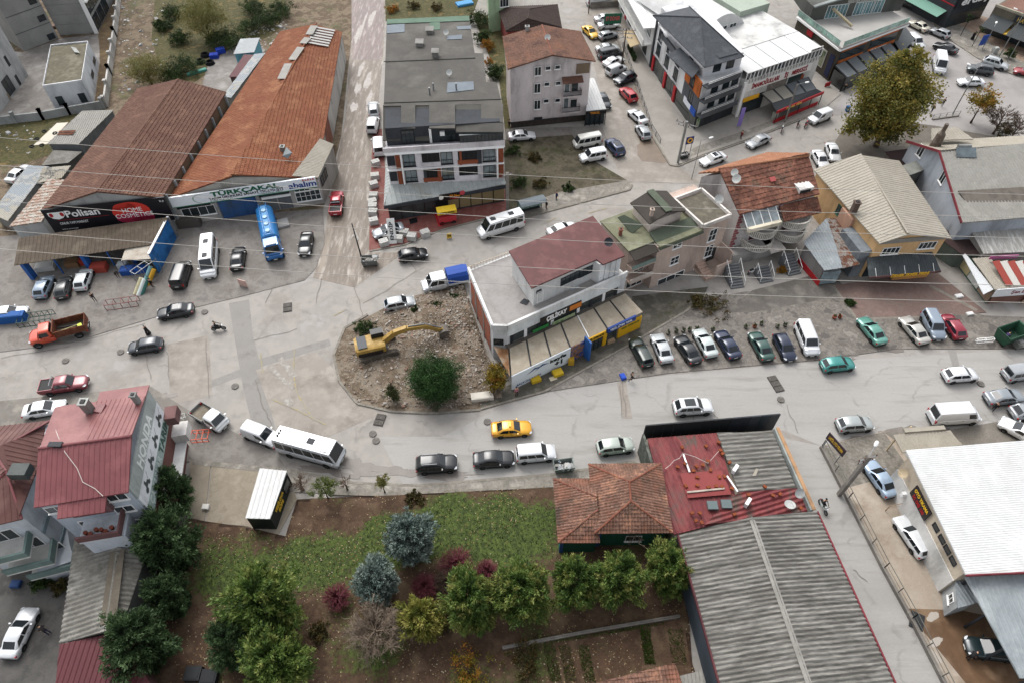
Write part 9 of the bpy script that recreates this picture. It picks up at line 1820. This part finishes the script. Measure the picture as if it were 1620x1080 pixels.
def person(label, px, px2, top, legs, pose='walk', dress=None, hair=HAIR, h=0, scale=1.0, on=None):
 if pose not in PM_: PM_[pose] = body_mesh(pose)
 me = PM_[pose].copy(); me.materials.clear()
 for m in (SKIN, flat(top, .8, .7), flat(legs, .8, .7), BLACK): me.materials.append(m)
 zt = max(q.co.z for q in me.vertices)
 for p_ in me.polygons:
  z = p_.center.z; hand = abs(p_.center.y) > .16 and (z < .87 if pose != 'ride' else p_.center.x > .5); p_.material_index = 0 if (z > zt - .27 if pose != 'bend' else (p_.center - V3((.57, 0, 1.4))).length < .19) or hand else 1 if z > .93 else 3 if z < .1 and pose != 'ride' else 2; p_.use_smooth = True
 a, b = G(*px), G(*px2); d = b - a; t = thing('person', label, 'person', on or (a.x, a.y, .1), math.atan2(d.y, d.x)); t.scale = (scale,) * 3; link('body', me, t, local=True)
 c = V3((.02, 0, 1.66)) if pose != 'bend' else V3((.02 + .71 * .8, 0, 1.66 - .71 * .35)); m = MB(); n = 12
 vs = [c + V3((-.02 + .115 * math.cos(a_) * math.sin(p_), .11 * math.sin(a_) * math.sin(p_), .03 + .115 * math.cos(p_))) for p_ in (0.01, .5, 1.0, 1.5) for a_ in [2 * PI * i / n for i in range(n)]]; m.add(vs, [(k * n + i, (k + 1) * n + i, (k + 1) * n + (i + 1) % n, k * n + (i + 1) % n) for k in range(3) for i in range(n)]); m.bl('hair' if hair is HAIR else 'headwear', hair, t, True)
 if dress: loft('long_coat', [[V3((.02 + x0, w * math.cos(2 * PI * i / 12) * 1.1, z)) + V3((w * math.sin(2 * PI * i / 12), 0, 0)) for i in range(12)] for z, w, x0 in ((1.4, .16, 0), (1.0, .19, 0), (.5, .26, 0), (.15, .32, 0))], flat(dress, .85, .7), t)
 return t
DK = '1c1c20'
for a in [('man in black leaning forward while walking across the yard', (152, 478), (146, 470), DK, DK), ('dark clothed worker beside the blue crates', (188, 440), (192, 445), DK, '22242c', 'bend'), ('dark clothed person standing behind the rolled sheets', (243, 456), (246, 452), DK, DK, 'stand'), ('woman in long dark dress with grey headscarf walking by the dark hatchback', (236, 530), (244, 532), '2a2a30', DK, 'walk', '26262c', flat('8a8a8e', .8, .7)), ('man in black walking past the blue bag', (998, 603), (1010, 604), DK, DK), ('man in black walking behind the tall white van', (1568, 650), (1560, 656), DK, DK), ('person in black striding across the square', (1484, 160), (1490, 152), DK, DK), ('person in black with pale top following the strider', (1489, 170), (1495, 164), '3a3a40', DK), ('grey coated person walking toward the square railing', (1472, 180), (1478, 176), '4a4440', '2a2a2c'), ('person in red jacket standing on the plaza pavement', (1171, 222), (1175, 220), '7a2a30', '1e2230', 'stand'), ('purple clothed person bending by the green skip', (1584, 541), (1592, 536), '4a3a6a', '3a3050', 'bend'), ('woman in black dress walking on the shop plaza', (1537, 64), (1533, 70), DK, DK, 'walk', DK, BLACK), ('person in pink and white top on the pavement by the pines', (817, 626), (820, 632), 'b87a84', '3a3034', 'stand'), ('worker bending with a hose in the dark back yard', (80, 1002), (74, 998), '2a2426', '2a3a5a', 'bend'), ('car washer in black at the wet yard', (1528, 1042), (1538, 1036), DK, DK, 'bend'), ('person in black leaning at the pavilion corner', (1334, 147), (1338, 142), DK, '2a2c34', 'stand'), ('dark figure waiting beside the bus shelter', (864, 332), (868, 330), DK, DK, 'stand'), ('figure in blue waiting by the plot kerb', (880, 318), (884, 316), '2a3a6a', DK, 'stand'), ('dark figure beside the corner of the pink block', (806, 205), (808, 203), DK, DK, 'stand')]: person(*a)
for b_, lab, c in ((mb1, 'motorcyclist in black jacket and helmet', DK), (mb2, 'scooter rider with dark helmet', '2a2a30')):
 r_ = b_.rotation_euler.z; q = b_.location + V3((math.cos(r_), math.sin(r_), 0)) * -.25; person(lab, (0, 0), (1, 0), c, '26282e', 'ride', None, BLACK, on=(q.x, q.y, b_.location.z + .03)).rotation_euler.z = r_
